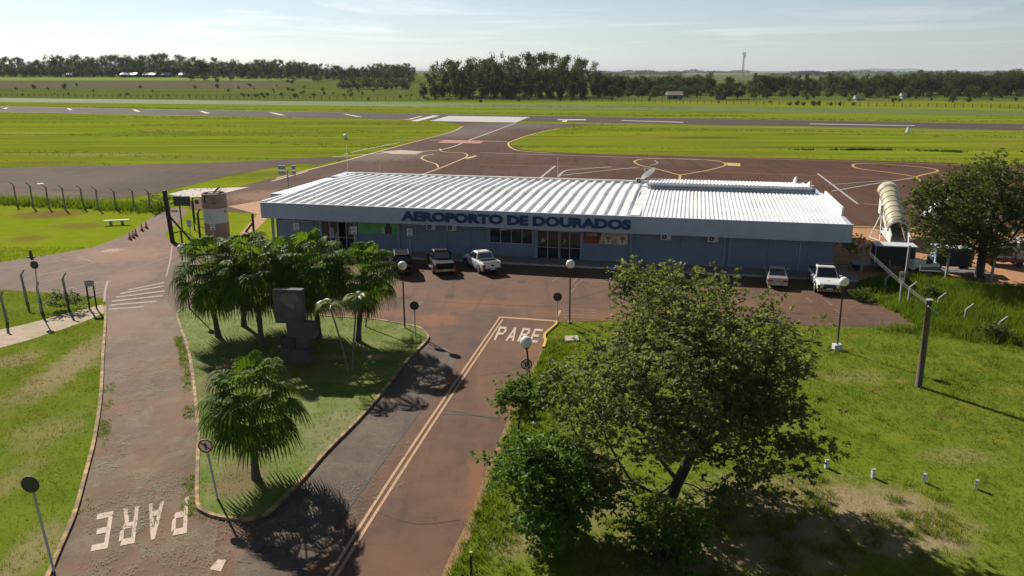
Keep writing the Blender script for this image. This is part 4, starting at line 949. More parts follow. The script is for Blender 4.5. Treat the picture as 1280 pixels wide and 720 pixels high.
p = G(317.5, 292); top = atY(317, 267, p.y); t = thing('braced_post', 'dark braced corner post on the grass by the terminal end', 'post', p); b = MB(); b.bar((0, 0, -.1), (0, 0, top.z), .2); b.build('shaft', DWOOD, t); b = MB(); b.bar((0, 0, top.z * .55), rel(307, 290, 0, p), .16); b.build('brace', DWOOD, t)
# striped water tank
p = G(272.5, 297); hT = atY(271, 241, p.y).z
def band_tank():
    t = thing('water_tank', 'round red and white banded concrete water tank beside the terminal', 'water tank', p)
    rr = 1.22; redm = M('faded_red_paint', (.32, .20, .175), .8, .15, 1.5, dirt=(.14, .09, .08), dirt_amt=.6); whm = M('tank_white_paint', (.55, .55, .56), .8, .1, 1.5, dirt=(.33, .3, .29), dirt_amt=.5)
    b = MB(); z1, z2 = hT * .36, hT * .68
    b.cur = 0; b.lathe([(rr + .02, 0), (rr + .02, z1)], 36); b.cur = 1; b.lathe([(rr + .02, z1), (rr, z2)], 36); b.cur = 0; b.lathe([(rr, z2), (rr, hT), (rr - .1, hT + .01), (rr - .12, hT - .25), (.001, hT - .25)], 36)
    b.build('shell', [redm, whm], t, smooth=False)
    b = MB(); b.box(-.5, .5, -.6, .5, hT - .26, hT + .03); b.build('hatch', DWOOD, t); b = MB(); b.bar((.0, 0, hT), (.75, -.2, hT + .65), .12); b.build('lid_prop', DWOOD, t)
    b = MB(); a0_ = -1.9
    for k, a in enumerate(np.linspace(-1.75, -1.25, 6)[:-1]):
        x0_, y0_ = (rr + .04) * math.cos(a - .35), (rr + .04) * math.sin(a - .35); x1_, y1_ = (rr + .04) * math.cos(a - .25), (rr + .04) * math.sin(a - .25)
        b.add([(x0_, y0_, z1 + .02), (x1_, y1_, z1 + .02), (x1_, y1_, z1 + .95), (x0_, y0_, z1 + .95)], [(0, 1, 2, 3)])
    b.build('door', M('tank_door', (.5, .5, .51), .7, .1), t)
    b = MB(); b.box(-.62, -.52, -1.16, -1.05, hT - .9, hT - .1); b.box(.1, .3, -1.235, -1.18, hT - .95, hT - .88); b.box(.35, .5, -1.235, -1.12, hT - .95, hT - .88); b.box(.28, .36, -1.24, -1.17, hT - .42, hT - .32); b.build('opening', SIGN_K, t)
band_tank()
# floodlight rack on the apron
p = G(361, 240); hF = atY(361, 214, p.y).z; t = thing('floodlight_mast', 'steel floodlight mast with a double row of lamps behind the terminal', 'floodlight', p)
b = MB(); b.tube([(0, 0, 0), (0, 0, hF + .2)], .11, 8); b.build('mast', STEEL, t)
for zz in (.3, -.45): b = MB(); b.bar((-1.2, 0, hF + zz), (1.2, 0, hF + zz), .1); b.build('crossbar', STEEL, t)
for sx in (-1.05, -.5, .95):
    for sz in (.3, -.45): b = MB(); b.box(sx - .24, sx + .24, -.14, .14, hF + sz + .06, hF + sz + .5); b.build('floodlight', M('floodlight_casing', (.30, .33, .36), .5, .2), t)
# markers in the airfield grass
p = G(432, 174); t = thing('airfield_reflector', 'white round dish marker in the field left of the taxiway', 'marker', p); b = MB(); b.lathe([(max(.001, .62 * math.sin(a)), .75 - .62 * math.cos(a)) for a in np.linspace(0, math.pi, 12)], 18); b.build('ball', SIGN_W, t, smooth=True); b = MB(); b.lathe([(.5, 0), (.5, .14), (.001, .14)], 14); b.build('foot', DWOOD, t)
p = G(1133.5, 166.5); t = thing('airfield_sign', 'small white tilted box marker beside the runway on the right', 'marker', p, .5); b = MB(); b.prism([(-.7, .25), (.45, .0), (.7, 1.5), (-.3, 1.6)], 0, .5, VERT(0)); b.build('box', SIGN_W, t, recalc=True); b = MB(); b.box(-.4, .4, -.5, 0, -.02, .1); b.build('foot', CONC, t)
for px, py, lab, hh in ((388, 215, 'x', 0),): pass
# ------------------------------------------------------------------ monument on the island
p = G(372, 452); p.z = .09
mm_ = thing('monument', 'stacked dark concrete slab monument with a pale relief on the island', 'monument', p, -.12)
MONM = M('stained_monument_concrete', (.085, .09, .085), .9, .35, 1.6, bump=.5, dirt=(.05, .05, .05), dirt_amt=.85, dirt_scale=1.1); MOND = M('dark_monument_slab', (.045, .045, .048), .8, .3, 3); MONL = M('pale_monument_relief', (.15, .15, .14), .9, .15, 3)
sc = 1 / (F / (ray(372, 452).y * 0 + (p.y * _c + CAM_H * _s)))        # metres per pixel there
def mz(py): return atY(372, py, p.y).z - .09
def mxx(px): return (px - 372) * sc
for (x0_, x1_, yt, yb, th, m_, nm) in ((349, 385.5, 361, 403, .5, MONM, 'top_slab'), (363, 377, 403, 421, .42, MONM, 'neck_slab'), (377.1, 399.5, 401.2, 420, .62, MONM, 'side_slab'), (354, 372.5, 421.2, 434, .66, MOND, 'dark_slab'), (372.6, 389, 419.5, 434, .45, MONM, 'middle_slab'), (354.5, 365.5, 434.2, 454, .42, MONM, 'foot_slab'), (365.6, 390, 434.2, 454, .74, MONM, 'foot_slab')):
    b = MB(); b.box(mxx(x0_), mxx(x1_), -th / 2, th / 2, mz(yb) if yb < 450 else -.05, mz(yt)); o = b.build(nm, m_, mm_, bevel=.02)
    if nm == 'top_slab':
        b = MB(); cxm, czm = mxx(369), mz(375)
        pts = [(-.42, .30), (-.2, .42), (.05, .36), (.28, .44), (.5, .28), (.52, .02), (.34, -.14), (.3, -.36), (.12, -.42), (-.02, -.28), (-.22, -.2), (-.46, -.06)]
        b.prism([(cxm + a * 1.15, czm + c * 1.15) for a, c in pts], 0, .03, VERT(-th / 2)); b.build('relief', MONL, o, recalc=True)
#@@PART3
# ------------------------------------------------------------------ vehicles (local x forward, y left, z up)
def car_paint(name, col, rough=.28, metal=0.0, dust=.25):
    t = NT(name); n = t.noise(1.3, 3, .6)
    t.base(t.mix(t.rng(n, .45, .75, 0, dust), col, tuple(c * .6 + d * .4 for c, d in zip(col, (.25, .17, .12)))))
    t.p.inputs['Roughness'].default_value = rough; t.p.inputs['Metallic'].default_value = metal; t.p.inputs['Coat Weight'].default_value = .5; t.p.inputs['Coat Roughness'].default_value = .1
    return t.m
CARGLASS = glassM('car_glass', (.012, .014, .016), .05); PLASTIC = M('black_car_plastic', (.02, .02, .021), .6, .15, 5); RIM = M('alloy_rim', (.42, .42, .43), .35, .1, 5, metal=.6)
LAMP_R = M('red_tail_lamp', (.28, .012, .012), .2, .1); LAMP_W = M('clear_head_lamp', (.62, .64, .66), .15, .1); PLATE = M('number_plate', (.55, .56, .58), .5, .1, 8); CHROME = M('chrome_trim', (.34, .33, .32), .3, .05, metal=.8)
def make_car(t, paint, L, W, H, kind, wb, fo, r=.36, tonneau=None, roof_rails=False, belt=None, glass_roof=None):
    """kind: pickup, suv, sedan. x=0 at the middle of the wheelbase"""
    hw = W / 2; xr, xf = -wb / 2 - (L - wb - fo), wb / 2 + fo
    gc = .30 if kind != 'sedan' else .2
    bz = belt or {'pickup': 1.08, 'suv': 1.12, 'sedan': .92}[kind]
    hood = bz - {'pickup': .02, 'suv': .03, 'sedan': .07}[kind]
    # stations: x, half width, bottom, top
    st = [(xr, hw * .90, gc + .16, bz - .10), (xr + .08, hw * .96, gc + .08, bz - .02), (xr + .45, hw, gc, bz), (-wb / 2, hw, gc, bz), (0, hw, gc, bz), (wb * .28, hw, gc, bz),
          (wb / 2, hw * .99, gc, hood), (xf - .40, hw * .96, gc + .02, hood - .07), (xf - .10, hw * .86, gc + .08, hood - .17), (xf, hw * .76, gc + .16, hood - .30)]
    vs = []; n = 10
    for x, w, z0, z1 in st:
        half = [(w * .90, z0), (w * .98, z0 + .12), (w, z0 + (z1 - z0) * .5), (w * .975, z1 - .12), (w * .90, z1)]
        vs += [(x, y, z) for y, z in half] + [(x, -y, z) for y, z in half[::-1]]
    fs = [(j * n + i, j * n + (i + 1) % n, (j + 1) * n + (i + 1) % n, (j + 1) * n + i) for j in range(len(st) - 1) for i in range(n)]
    fs += [tuple(range(n))[::-1], tuple((len(st) - 1) * n + k for k in range(n))]
    b = MB(); b.add(vs, fs); body = b.build('body', paint, t, recalc=True, bevel=.035)
    # cabin
    cab = {'pickup': (-wb * .30, -wb * .24, wb * .10, wb * .36), 'suv': (xr + .10, xr + .42, wb * .10, wb * .36), 'sedan': (xr + .55, -wb * .22, wb * .08, wb * .40)}[kind]
    xb0, xb1, xt1, xt0 = cab      # base rear, top rear, top front, base front
    wl, wt = hw * .91, hw * .72
    zr = H - .05
    ring = lambda x0, x1, w, z: [(x0, -w, z), (x1, -w, z), (x1, w, z), (x0, w, z)]
    vs = ring(xb0, xt0, wl, bz - .03) + ring(xb1, xt1, wt, zr) + ring(xb1 + .08, xt1 - .12, wt * .86, H)
    fs = [(0, 1, 5, 4), (1, 2, 6, 5), (2, 3, 7, 6), (3, 0, 4, 7), (4, 5, 9, 8), (5, 6, 10, 9), (6, 7, 11, 10), (7, 4, 8, 11), (8, 9, 10, 11)]
    b = MB(); b.add(vs, fs); b.build('cabin', paint, t, recalc=True, bevel=.03)
    V = [Vector(v) for v in vs]
    def pane(a, b_, c, d, s0, s1, t0, t1, off, name):
        a, b_, c, d = V[a], V[b_], V[c], V[d]      # a-b bottom, d-c top
        q = lambda s, tt: (a.lerp(b_, s)).lerp(d.lerp(c, s), tt)
        P = [q(s0, t0), q(s1, t0), q(s1, t1), q(s0, t1)]
        nrm = (P[1] - P[0]).cross(P[3] - P[0]).normalized()
        ctr = sum(P, Vector()) / 4; 
        if nrm.dot(ctr - Vector((0, 0, bz))) < 0: nrm = -nrm
        m = MB(); m.add([p + nrm * off for p in P] + [p + nrm * (off - .02) for p in P], [(0, 1, 2, 3), (0, 1, 5, 4), (1, 2, 6, 5), (2, 3, 7, 6), (3, 0, 4, 7)]); m.build(name, CARGLASS, t, recalc=True)
    pane(1, 2, 6, 5, .05, .95, .08, .93, .012, 'windscreen')
    pane(3, 0, 4, 7, .06, .94, .16, .90, .012, 'rear_window')
    for f in ((0, 1, 5, 4), (2, 3, 7, 6)):
        cuts = [(.07, .30), (.33, .60), (.63, .92)] if kind == 'suv' else [(.10, .48), (.52, .90)]
        for s0, s1 in cuts:
            if f[0] == 2: s0, s1 = 1 - s1, 1 - s0
            pane(*f, s0, s1, .12, .88, .012, 'side_window')
    # wheels, arches
    for sx in (wb / 2, -wb / 2):
        for sy in (1, -1):
            b = MB(); ang = np.linspace(-.25, math.pi + .25, 18)
            arc = [(sx + (r + .09) * math.cos(a), r + (r + .09) * math.sin(a)) for a in ang]
            y0 = sy * (hw - .1); y1 = sy * (hw + .012)
            b.prism(arc, min(y0, y1), max(y0, y1), Matrix(((1, 0, 0, 0), (0, 0, 1, 0), (0, 1, 0, 0), (0, 0, 0, 1)))); b.build('wheel_arch', PLASTIC, t, recalc=True)
            b = MB(); yy = [hw - .2, hw - .18, hw + .02, hw + .035, hw + .03]; rr = [r * .9, r, r, r * .93, r * .68]
            pts = [(sx, sy * y, r) for y in yy]; b.tube(pts, rr, 22); w_ = b.build('wheel', RUBBER, t, smooth=False, recalc=True)
            b = MB(); b.tube([(sx, sy * (hw + .02), r), (sx, sy * (hw + .045), r)], [r * .66, r * .6], 18); b.build('rim', RIM, w_, recalc=True)
            b = MB()
            for k in range(5):
                a = 2 * math.pi * k / 5 + .3; b = MB() if k == 0 else b
                b.prism([(r * .2 * math.cos(a), r * .2 * math.sin(a)), (r * .55 * math.cos(a - .3), r * .55 * math.sin(a - .3)), (r * .55 * math.cos(a + .3), r * .55 * math.sin(a + .3))], 0, .006, Matrix(((1, 0, 0, sx), (0, 0, sy, sy * (hw + .046)), (0, 1, 0, r), (0, 0, 0, 1))))
            o_ = b.build('rim_opening', PLASTIC, w_, recalc=True)
    # bumpers, lamps, plate, mirrors, handles
    b = MB(); b.box(xr - .05, xr + .25, -hw * .93, hw * .93, gc + .10, gc + .34); b.build('rear_bumper', CHROME if tonneau else (PLASTIC if kind != 'sedan' else paint), t, bevel=.03)
    b = MB(); b.box(xf - .45, xf + .03, -hw * .86, hw * .86, gc + .04, gc + .28); b.build('front_bumper', PLASTIC if kind != 'sedan' else paint, t, bevel=.04)
    b = MB(); b.box(xr - .062, xr - .05, -.22, .22, gc + .20, gc + .32) if kind != 'suv' else b.box(xr - .02, xr + .0, -.22, .22, gc + .52, gc + .64); b.build('number_plate', PLATE, t)
    for sy in (1, -1):
        z0, z1 = (bz - .42, bz - .12) if kind == 'pickup' else ((bz - .30, bz - .12) if kind == 'suv' else (bz - .32, bz - .14))
        w0 = .22 if kind == 'pickup' else .42
        b = MB(); b.box(xr - .012, xr + .35, min(sy * hw * .965, sy * (hw * .965 - w0)), max(sy * hw * .965, sy * (hw * .965 - w0)), z0, z1); b.build('tail_light', LAMP_R, t, bevel=.03)
        b = MB(); b.box(xf - .32, xf - .02, min(sy * hw * .83, sy * (hw * .83 - .36)), max(sy * hw * .83, sy * (hw * .83 - .36)), hood - .40, hood - .22); b.build('headlight', LAMP_W, t, bevel=.04)
        b = MB(); b.box(wb * .27, wb * .27 + .14, min(sy * (hw - .02), sy * (hw + .2)), max(sy * (hw - .02), sy * (hw + .2)), bz + .03, bz + .2); b.build('mirror', paint, t, bevel=.03)
        for hx in ((.0, -.24) if kind != 'pickup' else (.02, -.2)):
            b = MB(); b.box(wb * hx, wb * hx + .2, min(sy * (hw - .01), sy * (hw + .015)), max(sy * (hw - .01), sy * (hw + .015)), bz - .2, bz - .16); b.build('handle', CHROME if kind == 'suv' else paint, t)
        for dx in (-.04, wb * .24, -wb * .27):
            pass
        b = MB(); b.box(-wb / 2 + r + .15, wb / 2 - r - .15, min(sy * (hw - .02), sy * (hw + .02)), max(sy * (hw - .02), sy * (hw + .02)), gc - .02, gc + .12); b.build('side_sill', PLASTIC, t)
        if roof_rails:
            b = MB(); b.bar((xb1 + .1, sy * wt * .86, H + .05), (xt1 - .1, sy * wt * .86, H + .05), .05); b.build('roof_rail', PLASTIC, t)
    b = MB(); b.box(xf - .06, xf + .015, -hw * .42, hw * .42, hood - .42, hood - .20); b.build('grille', PLASTIC, t, bevel=.02)
    # door lines
    for sy in (1, -1):
        for dx in ((wb * .30, -wb * .02, -wb * .29) if kind != 'suv' else (wb * .30, -.0, -wb * .30)):
            b = MB(); b.box(dx, dx + .014, min(sy * hw * .9, sy * (hw + .003)), max(sy * hw * .9, sy * (hw + .003)), gc + .14, bz - .1); b.build('door_gap', PLASTIC, t)
    if kind == 'pickup':
        if tonneau: b = MB(); b.box(xr + .10, xb0 - .06, -hw * .87, hw * .87, bz - .01, bz + .055); b.build('bed_cover', tonneau, t, bevel=.03)
        else:
            b = MB(); b.box(xr + .12, xb0 - .06, -hw * .80, hw * .80, bz - .005, bz + .012); b.build('bed_cover', PLASTIC, t)
            for sy in (1, -1): b = MB(); b.box(xr + .12, xb0 - .02, min(sy * hw * .82, sy * hw * .90), max(sy * hw * .82, sy * hw * .90), bz, bz + .05); b.build('bed_rail', PLASTIC if glass_roof else paint, t)
        b = MB(); b.box(xr - .008, xr + .02, -.14, .14, bz - .22, bz - .14); b.build('tailgate_handle', PLASTIC, t)
    if kind == 'suv': b = MB(); b.box(xr - .015, xr + .02, -.5, .5, bz - .12, bz - .05); b.build('tailgate_trim', CHROME, t); b = MB(); b.box(xb1 - .12, xb1 + .2, -wt * .8, wt * .8, H - .02, H + .03); b.build('spoiler', paint, t)
    return xr, xf, hw, bz, gc, hood, (xb0, xb1, xt1, xt0, wt)

P_BLK = car_paint('black_car_paint', (.008, .008, .009), .4, dust=.03); P_BLK.node_tree.nodes['Principled BSDF'].inputs['Coat Weight'].default_value = 0; P_BLK.node_tree.nodes['Principled BSDF'].inputs['Specular IOR Level'].default_value = .06; P_BLK2 = car_paint('black_pickup_paint', (.008, .007, .007), .5, dust=.03); P_BLK2.node_tree.nodes['Principled BSDF'].inputs['Coat Weight'].default_value = 0; P_BLK2.node_tree.nodes['Principled BSDF'].inputs['Specular IOR Level'].default_value = .08; P_WH = car_paint('white_car_paint', (.68, .68, .67), .3, dust=.12); P_WH2 = car_paint('white_patrol_paint', (.70, .70, .69), .3, dust=.1); P_SIL = car_paint('silver_beige_paint', (.42, .38, .34), .3, .35, dust=.2)
def car_at(px, py, L, wb, fo, heading, rear=True):
    """place by the ground point under the rear (or front) bumper"""
    p = G(px, py); d = Vector((math.sin(heading), math.cos(heading), 0))       # heading measured clockwise from +Y
    xr = -wb / 2 - (L - wb - fo); xf = wb / 2 + fo
    c = p - d * (xr if rear else xf)
    return c, math.pi / 2 - heading
c, rz = car_at(503.5, 346, 4.8, 2.75, .95, rad(-10))
t = thing('parked_car', 'black sport utility car with roof rails parked nearest the palms', 'car', c, rz); make_car(t, P_BLK, 4.8, 1.86, 1.82, 'suv', 2.75, .95, .39, roof_rails=True)
c, rz = car_at(557, 345.5, 5.3, 3.08, .95, rad(-14))
t = thing('parked_pickup', 'black pickup truck with pale grey bed cover and chrome bumper', 'pickup truck', c, rz); TON = M('grey_bed_cover', (.055, .055, .06), .9, .1, 2, spec=.03); make_car(t, P_BLK2, 5.3, 1.86, 1.82, 'pickup', 3.08, .95, .40, tonneau=TON)
for sy in (1, -1): b = MB(); b.bar((-.9, sy * 1.0, .38), (.95, sy * 1.0, .38), .09); b.build('side_step', CHROME, t)
c, rz = car_at(616, 344, 4.92, 2.99, .95, rad(-25))
t = thing('parked_pickup', 'white pickup truck parked askew with dark rear window and red tail lights', 'pickup truck', c, rz); make_car(t, P_WH, 4.92, 1.84, 1.72, 'pickup', 2.99, .95, .37)
b = MB(); b.prism(disc(.11, 16), 0, .01, Matrix(((0, 0, -1, -2.475), (1, 0, 0, 0), (0, 1, 0, .85), (0, 0, 0, 1)))); b.build('round_badge', PLASTIC, t, recalc=True)
for sy in (1, -1): b = MB(); b.bar((-.75, sy * .5, 1.74), (.3, sy * .5, 1.74), .05); b.build('roof_rail', PLASTIC, t)
c, rz = car_at(971.5, 361.5, 4.2, 2.45, .82, rad(14))
t = thing('parked_car', 'silver beige saloon car seen from the back by the blank wall', 'car', c, rz); make_car(t, P_SIL, 4.2, 1.68, 1.44, 'sedan', 2.45, .82, .30)
c, rz = car_at(1036, 369.5, 5.3, 3.22, .95, rad(192), rear=False)
t = thing('parked_pickup', 'white patrol pickup facing out with black and yellow striped bumper', 'pickup truck', c, rz)
xr, xf, hw, bz, gc, hood, cabp = make_car(t, P_WH2, 5.3, 1.92, 1.82, 'pickup', 3.22, .95, .41, glass_roof=True)
STRIPE = NT('black_yellow_stripe'); xyz = STRIPE.sepxyz(); q = STRIPE.math('MULTIPLY', STRIPE.math('ADD', xyz[1], STRIPE.math('MULTIPLY', xyz[2], .9)), 4.2); q = STRIPE.math('FRACT', q); STRIPE.base(STRIPE.mix(STRIPE.math('GREATER_THAN', q, .5), (.012, .012, .012), (.55, .36, .04))); STRIPE = STRIPE.m
b = MB(); b.box(xf + .035, xf + .13, -hw * .94, hw * .94, gc + .02, gc + .22); b.build('striped_bumper', STRIPE, t, bevel=.02)
for sy in (1, -1): b = MB(); b.box(xf - .02, xf + .10, min(sy * hw * .94, sy * hw * .74), max(sy * hw * .94, sy * hw * .74), gc + .223, gc + .56); b.build('striped_panel', STRIPE, t, bevel=.02)
b = MB(); b.box(xf + .02, xf + .09, -hw * .5, hw * .5, gc + .24, gc + .50); b.build('lower_grille', PLASTIC, t); b = MB(); b.box(xf + .135, xf + .15, -.22, .22, gc + .2, gc + .33); b.build('front_plate', PLATE, t)
b = MB(); b.box(cabp[1] + .25, cabp[1] + .6, -cabp[4] * .9, cabp[4] * .9, 1.83, 1.93); b.build('light_bar', M('light_bar_dark', (.05, .02, .025), .3, .2), t, bevel=.03)
b = MB(); b.prism(disc(.16, 16), 0, .01, Matrix.Translation((xf - .75, 0, hood - .03))); b.build('bonnet_emblem', M('gold_emblem', (.42, .34, .14), .5, .3, 12), t, recalc=True)
b = MB(); b.box(xr + .1, cabp[0] - .1, -hw * .8, hw * .8, bz + .02, bz + .06); b.build('bed_lid', PLASTIC, t)

# ------------------------------------------------------------------ airport ground equipment in the yard
CREAM = NT('cream_canopy'); CREAM.base(CREAM.mix(CREAM.rng(CREAM.noise(.8, 4), .35, .7), (.34, .31, .19), (.50, .46, .32))); CREAM.p.inputs['Roughness'].default_value = .35; CREAM = CREAM.m
sb = G(1123, 312); st_ = G(1114, 262)
dirv = Vector((.29, .957, 0)); t = thing('boarding_stairs', 'covered aircraft boarding stairs with long cream tubular canopy', 'boarding stairs', sb, math.atan2(-dirv.x, dirv.y))
# local: y goes away from the camera (up the stairs)
LEN, RISE = 9.8, 2.9
b = MB()
for k in range(16): y = k * LEN / 16; b.box(-.62, .62, y, y + LEN / 16 + .02, .35 + RISE * k / 16, .42 + RISE * k / 16 + .12)
b.build('steps', M('grey_step_metal', (.30, .31, .30), .6, .15, 3), t)
SW = M('stairs_white_paint', (.66, .66, .63), .5, .08, 2, dirt=(.4, .36, .3), dirt_amt=.4)
for sx in (-.82, .82):
    b = MB(); b.add([(sx - .06, -.3, .25), (sx - .06, LEN, RISE + .2), (sx - .06, LEN, RISE + 1.35), (sx - .06, -.3, 1.4), (sx + .06, -.3, .25), (sx + .06, LEN, RISE + .2), (sx + .06, LEN, RISE + 1.35), (sx + .06, -.3, 1.4)], [(0, 1, 2, 3), (7, 6, 5, 4), (0, 4, 5, 1), (1, 5, 6, 2), (2, 6, 7, 3), (3, 7, 4, 0)]); b.build('side_panel', SW, t, recalc=True)
def tube_arc(y, zc, r, n=14): return [(r * math.cos(a), y, zc + r * math.sin(a)) for a in np.linspace(-.05, math.pi + .05, n)]
segs = 7; y0c = 1.5; b = MB(); rows = []
for k in range(segs + 1):
    y = y0c + (LEN - y0c) * k / segs; zc = .4 + RISE * y / LEN + .72
    for dy, rr in ((-.03, .92), (.03, .92)) if 0 < k < segs else ((0, .92),): rows.append(tube_arc(y + dy, zc + dy * RISE / LEN, rr))
vs = [p for r_ in rows for p in r_]; n = 14
b.add(vs, [(j * n + i, j * n + i + 1, (j + 1) * n + i + 1, (j + 1) * n + i) for j in range(len(rows) - 1) for i in range(n - 1)]); can = b.build('canopy', CREAM, t, smooth=True)
sm_ = can.modifiers.new('thickness', 'SOLIDIFY'); sm_.thickness = .03
for k in range(segs + 1):
    y = y0c + (LEN - y0c) * k / segs; zc = .4 + RISE * y / LEN + .72; b = MB(); b.tube(tube_arc(y, zc, .95), .05 if 0 < k < segs else .09, 6); b.build('canopy_rib', SW if k in (0, segs) else M('canopy_rib_grey', (.25, .24, .18), .5, .1), can)
b = MB(); rows = [tube_arc(LEN, .4 + RISE + .72, .95), tube_arc(LEN + 1.2, .4 + RISE + .9, 1.05)]; vs = [p for r_ in rows for p in r_]; b.add(vs, [(i, i + 1, n + i + 1, n + i) for i in range(n - 1)]); hd = b.build('hood', CREAM, t, smooth=True); sm_ = hd.modifiers.new('thickness', 'SOLIDIFY'); sm_.thickness = .04
for sx in (-1, 1):
    b = MB(); b.tube([(sx * .9, LEN * .72, RISE * .72 + .3), (sx * 2.1, LEN * .5, .15)], .06, 6); b.build('outrigger', SW, t); b = MB(); b.tube([(sx * .9, LEN * .72, RISE * .72 + .3), (sx * 1.3, LEN * .34, .15)], .05, 6); b.build('brace', SW, t)
    b = MB(); b.tube([(sx * 2.1, LEN * .5, .15), (sx * 1.3, LEN * .34, .15)], .05, 6); b.build('foot_rail', SW, t); b = MB(); b.tube([(sx * 2.0, LEN * .52, .9), (sx * 1.2, LEN * .47, .9)], .04, 6); b.build('cross_rail', SW, t)
    b = MB(); b.box(sx * 1.0 - .12, sx * 1.0 + .12, LEN * .66, LEN * .82, RISE * .7 + .3, RISE * .7 + 1.3); b.build('control_box', SW, t)
    for y in (.8, LEN * .8): b = MB(); b.tube([(sx * .7 - .12, y, .35), (sx * .7 + .12, y, .35)], .35, 14); b.build('wheel', RUBBER, t)
b = MB(); b.box(-.7, .7, .5, LEN * .9, .3, .5); b.build('chassis', SW, t)
def cart(px, py, L_, W_, H_, label, roofm, sidem, rz, endm=None, group=None):
    p = G(px, py); t = thing('baggage_cart', label, 'baggage cart', p, rz, group)
    b = MB(); b.box(-L_ / 2, L_ / 2, -W_ / 2, W_ / 2, .45, .58); b.build('deck', BLACK, t)
    b = MB(); b.box(-L_ / 2 - .08, L_ / 2 + .08, -W_ / 2 - .1, W_ / 2 + .1, H_, H_ + .10); b.build('roof', roofm, t, bevel=.02)
    for sx in (-1, 1):
        for sy in (-1, 1):
            b = MB(); b.bar((sx * (L_ / 2 - .04), sy * (W_ / 2 - .04), .58), (sx * (L_ / 2 - .04), sy * (W_ / 2 - .04), H_), .07); b.build('corner_post', STEEL, t)
            b = MB(); b.tube([(sx * L_ * .36, sy * W_ * .42 - .1, .24), (sx * L_ * .36, sy * W_ * .42 + .1, .24)], .24, 14); b.build('wheel', RUBBER, t)
    b = MB(); b.box(-L_ / 2 + .08, L_ / 2 - .08, -W_ / 2 + .02, -W_ / 2 + .05, .6, H_ - .02); b.build('curtain', sidem, t); b = MB(); b.box(-L_ / 2 + .08, L_ / 2 - .08, W_ / 2 - .05, W_ / 2 - .02, .6, H_ - .02); b.build('curtain', sidem, t)
    b = MB(); b.box(-L_ / 2 - .005, -L_ / 2 + .03, -W_ / 2 + .08, W_ / 2 - .08, .6, H_ - .02); b.build('end_panel', endm or sidem, t)
    b = MB(); b.bar((L_ / 2, 0, .4), (L_ / 2 + 1.1, 0, .3), .07); b.build('tow_bar', BLACK, t); return t
DKC = M('dark_curtain', (.018, .022, .032), .7, .3, 2); PALE_R = M('pale_cart_roof', (.50, .53, .56), .5, .1, 2); BLU = M('blue_end_panel', (.20, .36, .55), .5, .12, 2)
cart(1114, 336, 3.3, 1.6, 2.15, 'dark curtained baggage cart with pale roof below the boarding stairs', PALE_R, DKC, B_ANG)
cart(1187, 337, 3.0, 1.6, 2.0, 'baggage cart with a light blue end panel by the big tree trunk', PALE_R, DKC, B_ANG, BLU)
def dolly(px, py, L_, label, mat):
    p = G(px, py); t = thing('flat_dolly', label, 'flat cart', p, B_ANG)
    b = MB(); b.box(-L_ / 2, L_ / 2, -.8, .8, .5, .6); b.build('deck', mat, t, bevel=.01)
    for sx in (-.36, .36):
        for sy in (-.65, .65): b = MB(); b.tube([(sx * L_, sy - .1, .25), (sx * L_, sy + .1, .25)], .25, 14); b.build('wheel', RUBBER, t)
    for sx in (-1, 1): b = MB(); b.bar((sx * (L_ / 2 - .03), -.75, .6), (sx * (L_ / 2 - .03), -.75, 1.1), .06); b.build('stake', STEEL, t)
    b = MB(); b.bar((-L_ / 2, 0, .45), (-L_ / 2 - 1.1, 0, .3), .07); b.build('tow_bar', BLACK, t)
dolly(1190, 346, 5.6, 'long flat grey cart standing in front of the baggage carts', M('grey_deck', (.16, .16, .165), .7, .2, 2))
dolly(1086, 337, 3.0, 'low flat dark blue cart in the shade beside the terminal', M('blue_deck', (.06, .09, .14), .6, .2, 2))
p = G(1152, 340); t = thing('tow_tractor', 'small white baggage tractor partly hidden by a grey post', 'tow tractor', p, B_ANG + .3)
b = MB(); b.box(-1.2, 1.2, -.65, .65, .35, .85); b.box(-1.15, -.1, -.6, .6, .855, 1.15); b.build('body', SW, t, bevel=.05); b = MB(); b.box(.1, .6, -.45, .45, .86, 1.0); b.build('seat', PLASTIC, t, bevel=.04); b = MB(); b.box(.6, .7, -.45, .45, .86, 1.45); b.build('backrest', PLASTIC, t, bevel=.03)
for sx in (-.75, .75):
    for sy in (-.6, .6): b = MB(); b.tube([(sx, sy - .12, .3), (sx, sy + .12, .3)], .3, 16); b.build('wheel', RUBBER, t)
b = MB(); b.tube([(-.15, 0, 1.1), (.1, 0, 1.35)], .03, 6); b.build('steering_column', BLACK, t)
p = G(1253, 331); t = thing('ground_power_cart', 'grey box generator cart on a red frame right of the tree', 'generator cart', p, B_ANG)
b = MB(); b.box(-1.6, 1.6, -.8, .8, .75, 2.0); b.build('housing', M('grey_housing', (.36, .36, .35), .6, .12, 2), t, bevel=.04); b = MB(); b.box(-1.7, 1.7, -.85, .85, .45, .747); b.build('chassis', M('red_chassis', (.22, .03, .02), .6, .2), t)
b = MB(); b.box(.9, 1.62, -.6, .6, 2.003, 2.5); b.build('exhaust_box', M('pale_housing', (.5, .5, .49), .6, .1), t, bevel=.03)
for sx in (-1.1, 1.1):
    for sy in (-.75, .75): b = MB(); b.tube([(sx, sy - .1, .28), (sx, sy + .1, .28)], .28, 14); b.build('wheel', RUBBER, t)
b = MB(); b.box(-1.2, .4, -.806, -.8, 1.0, 1.7); b.build('louvre', PLASTIC, t)
p = G(1168, 277); t = thing('airstair_unit', 'white loading steps seen through the leaves of the big right tree', 'loading steps', p, B_ANG)
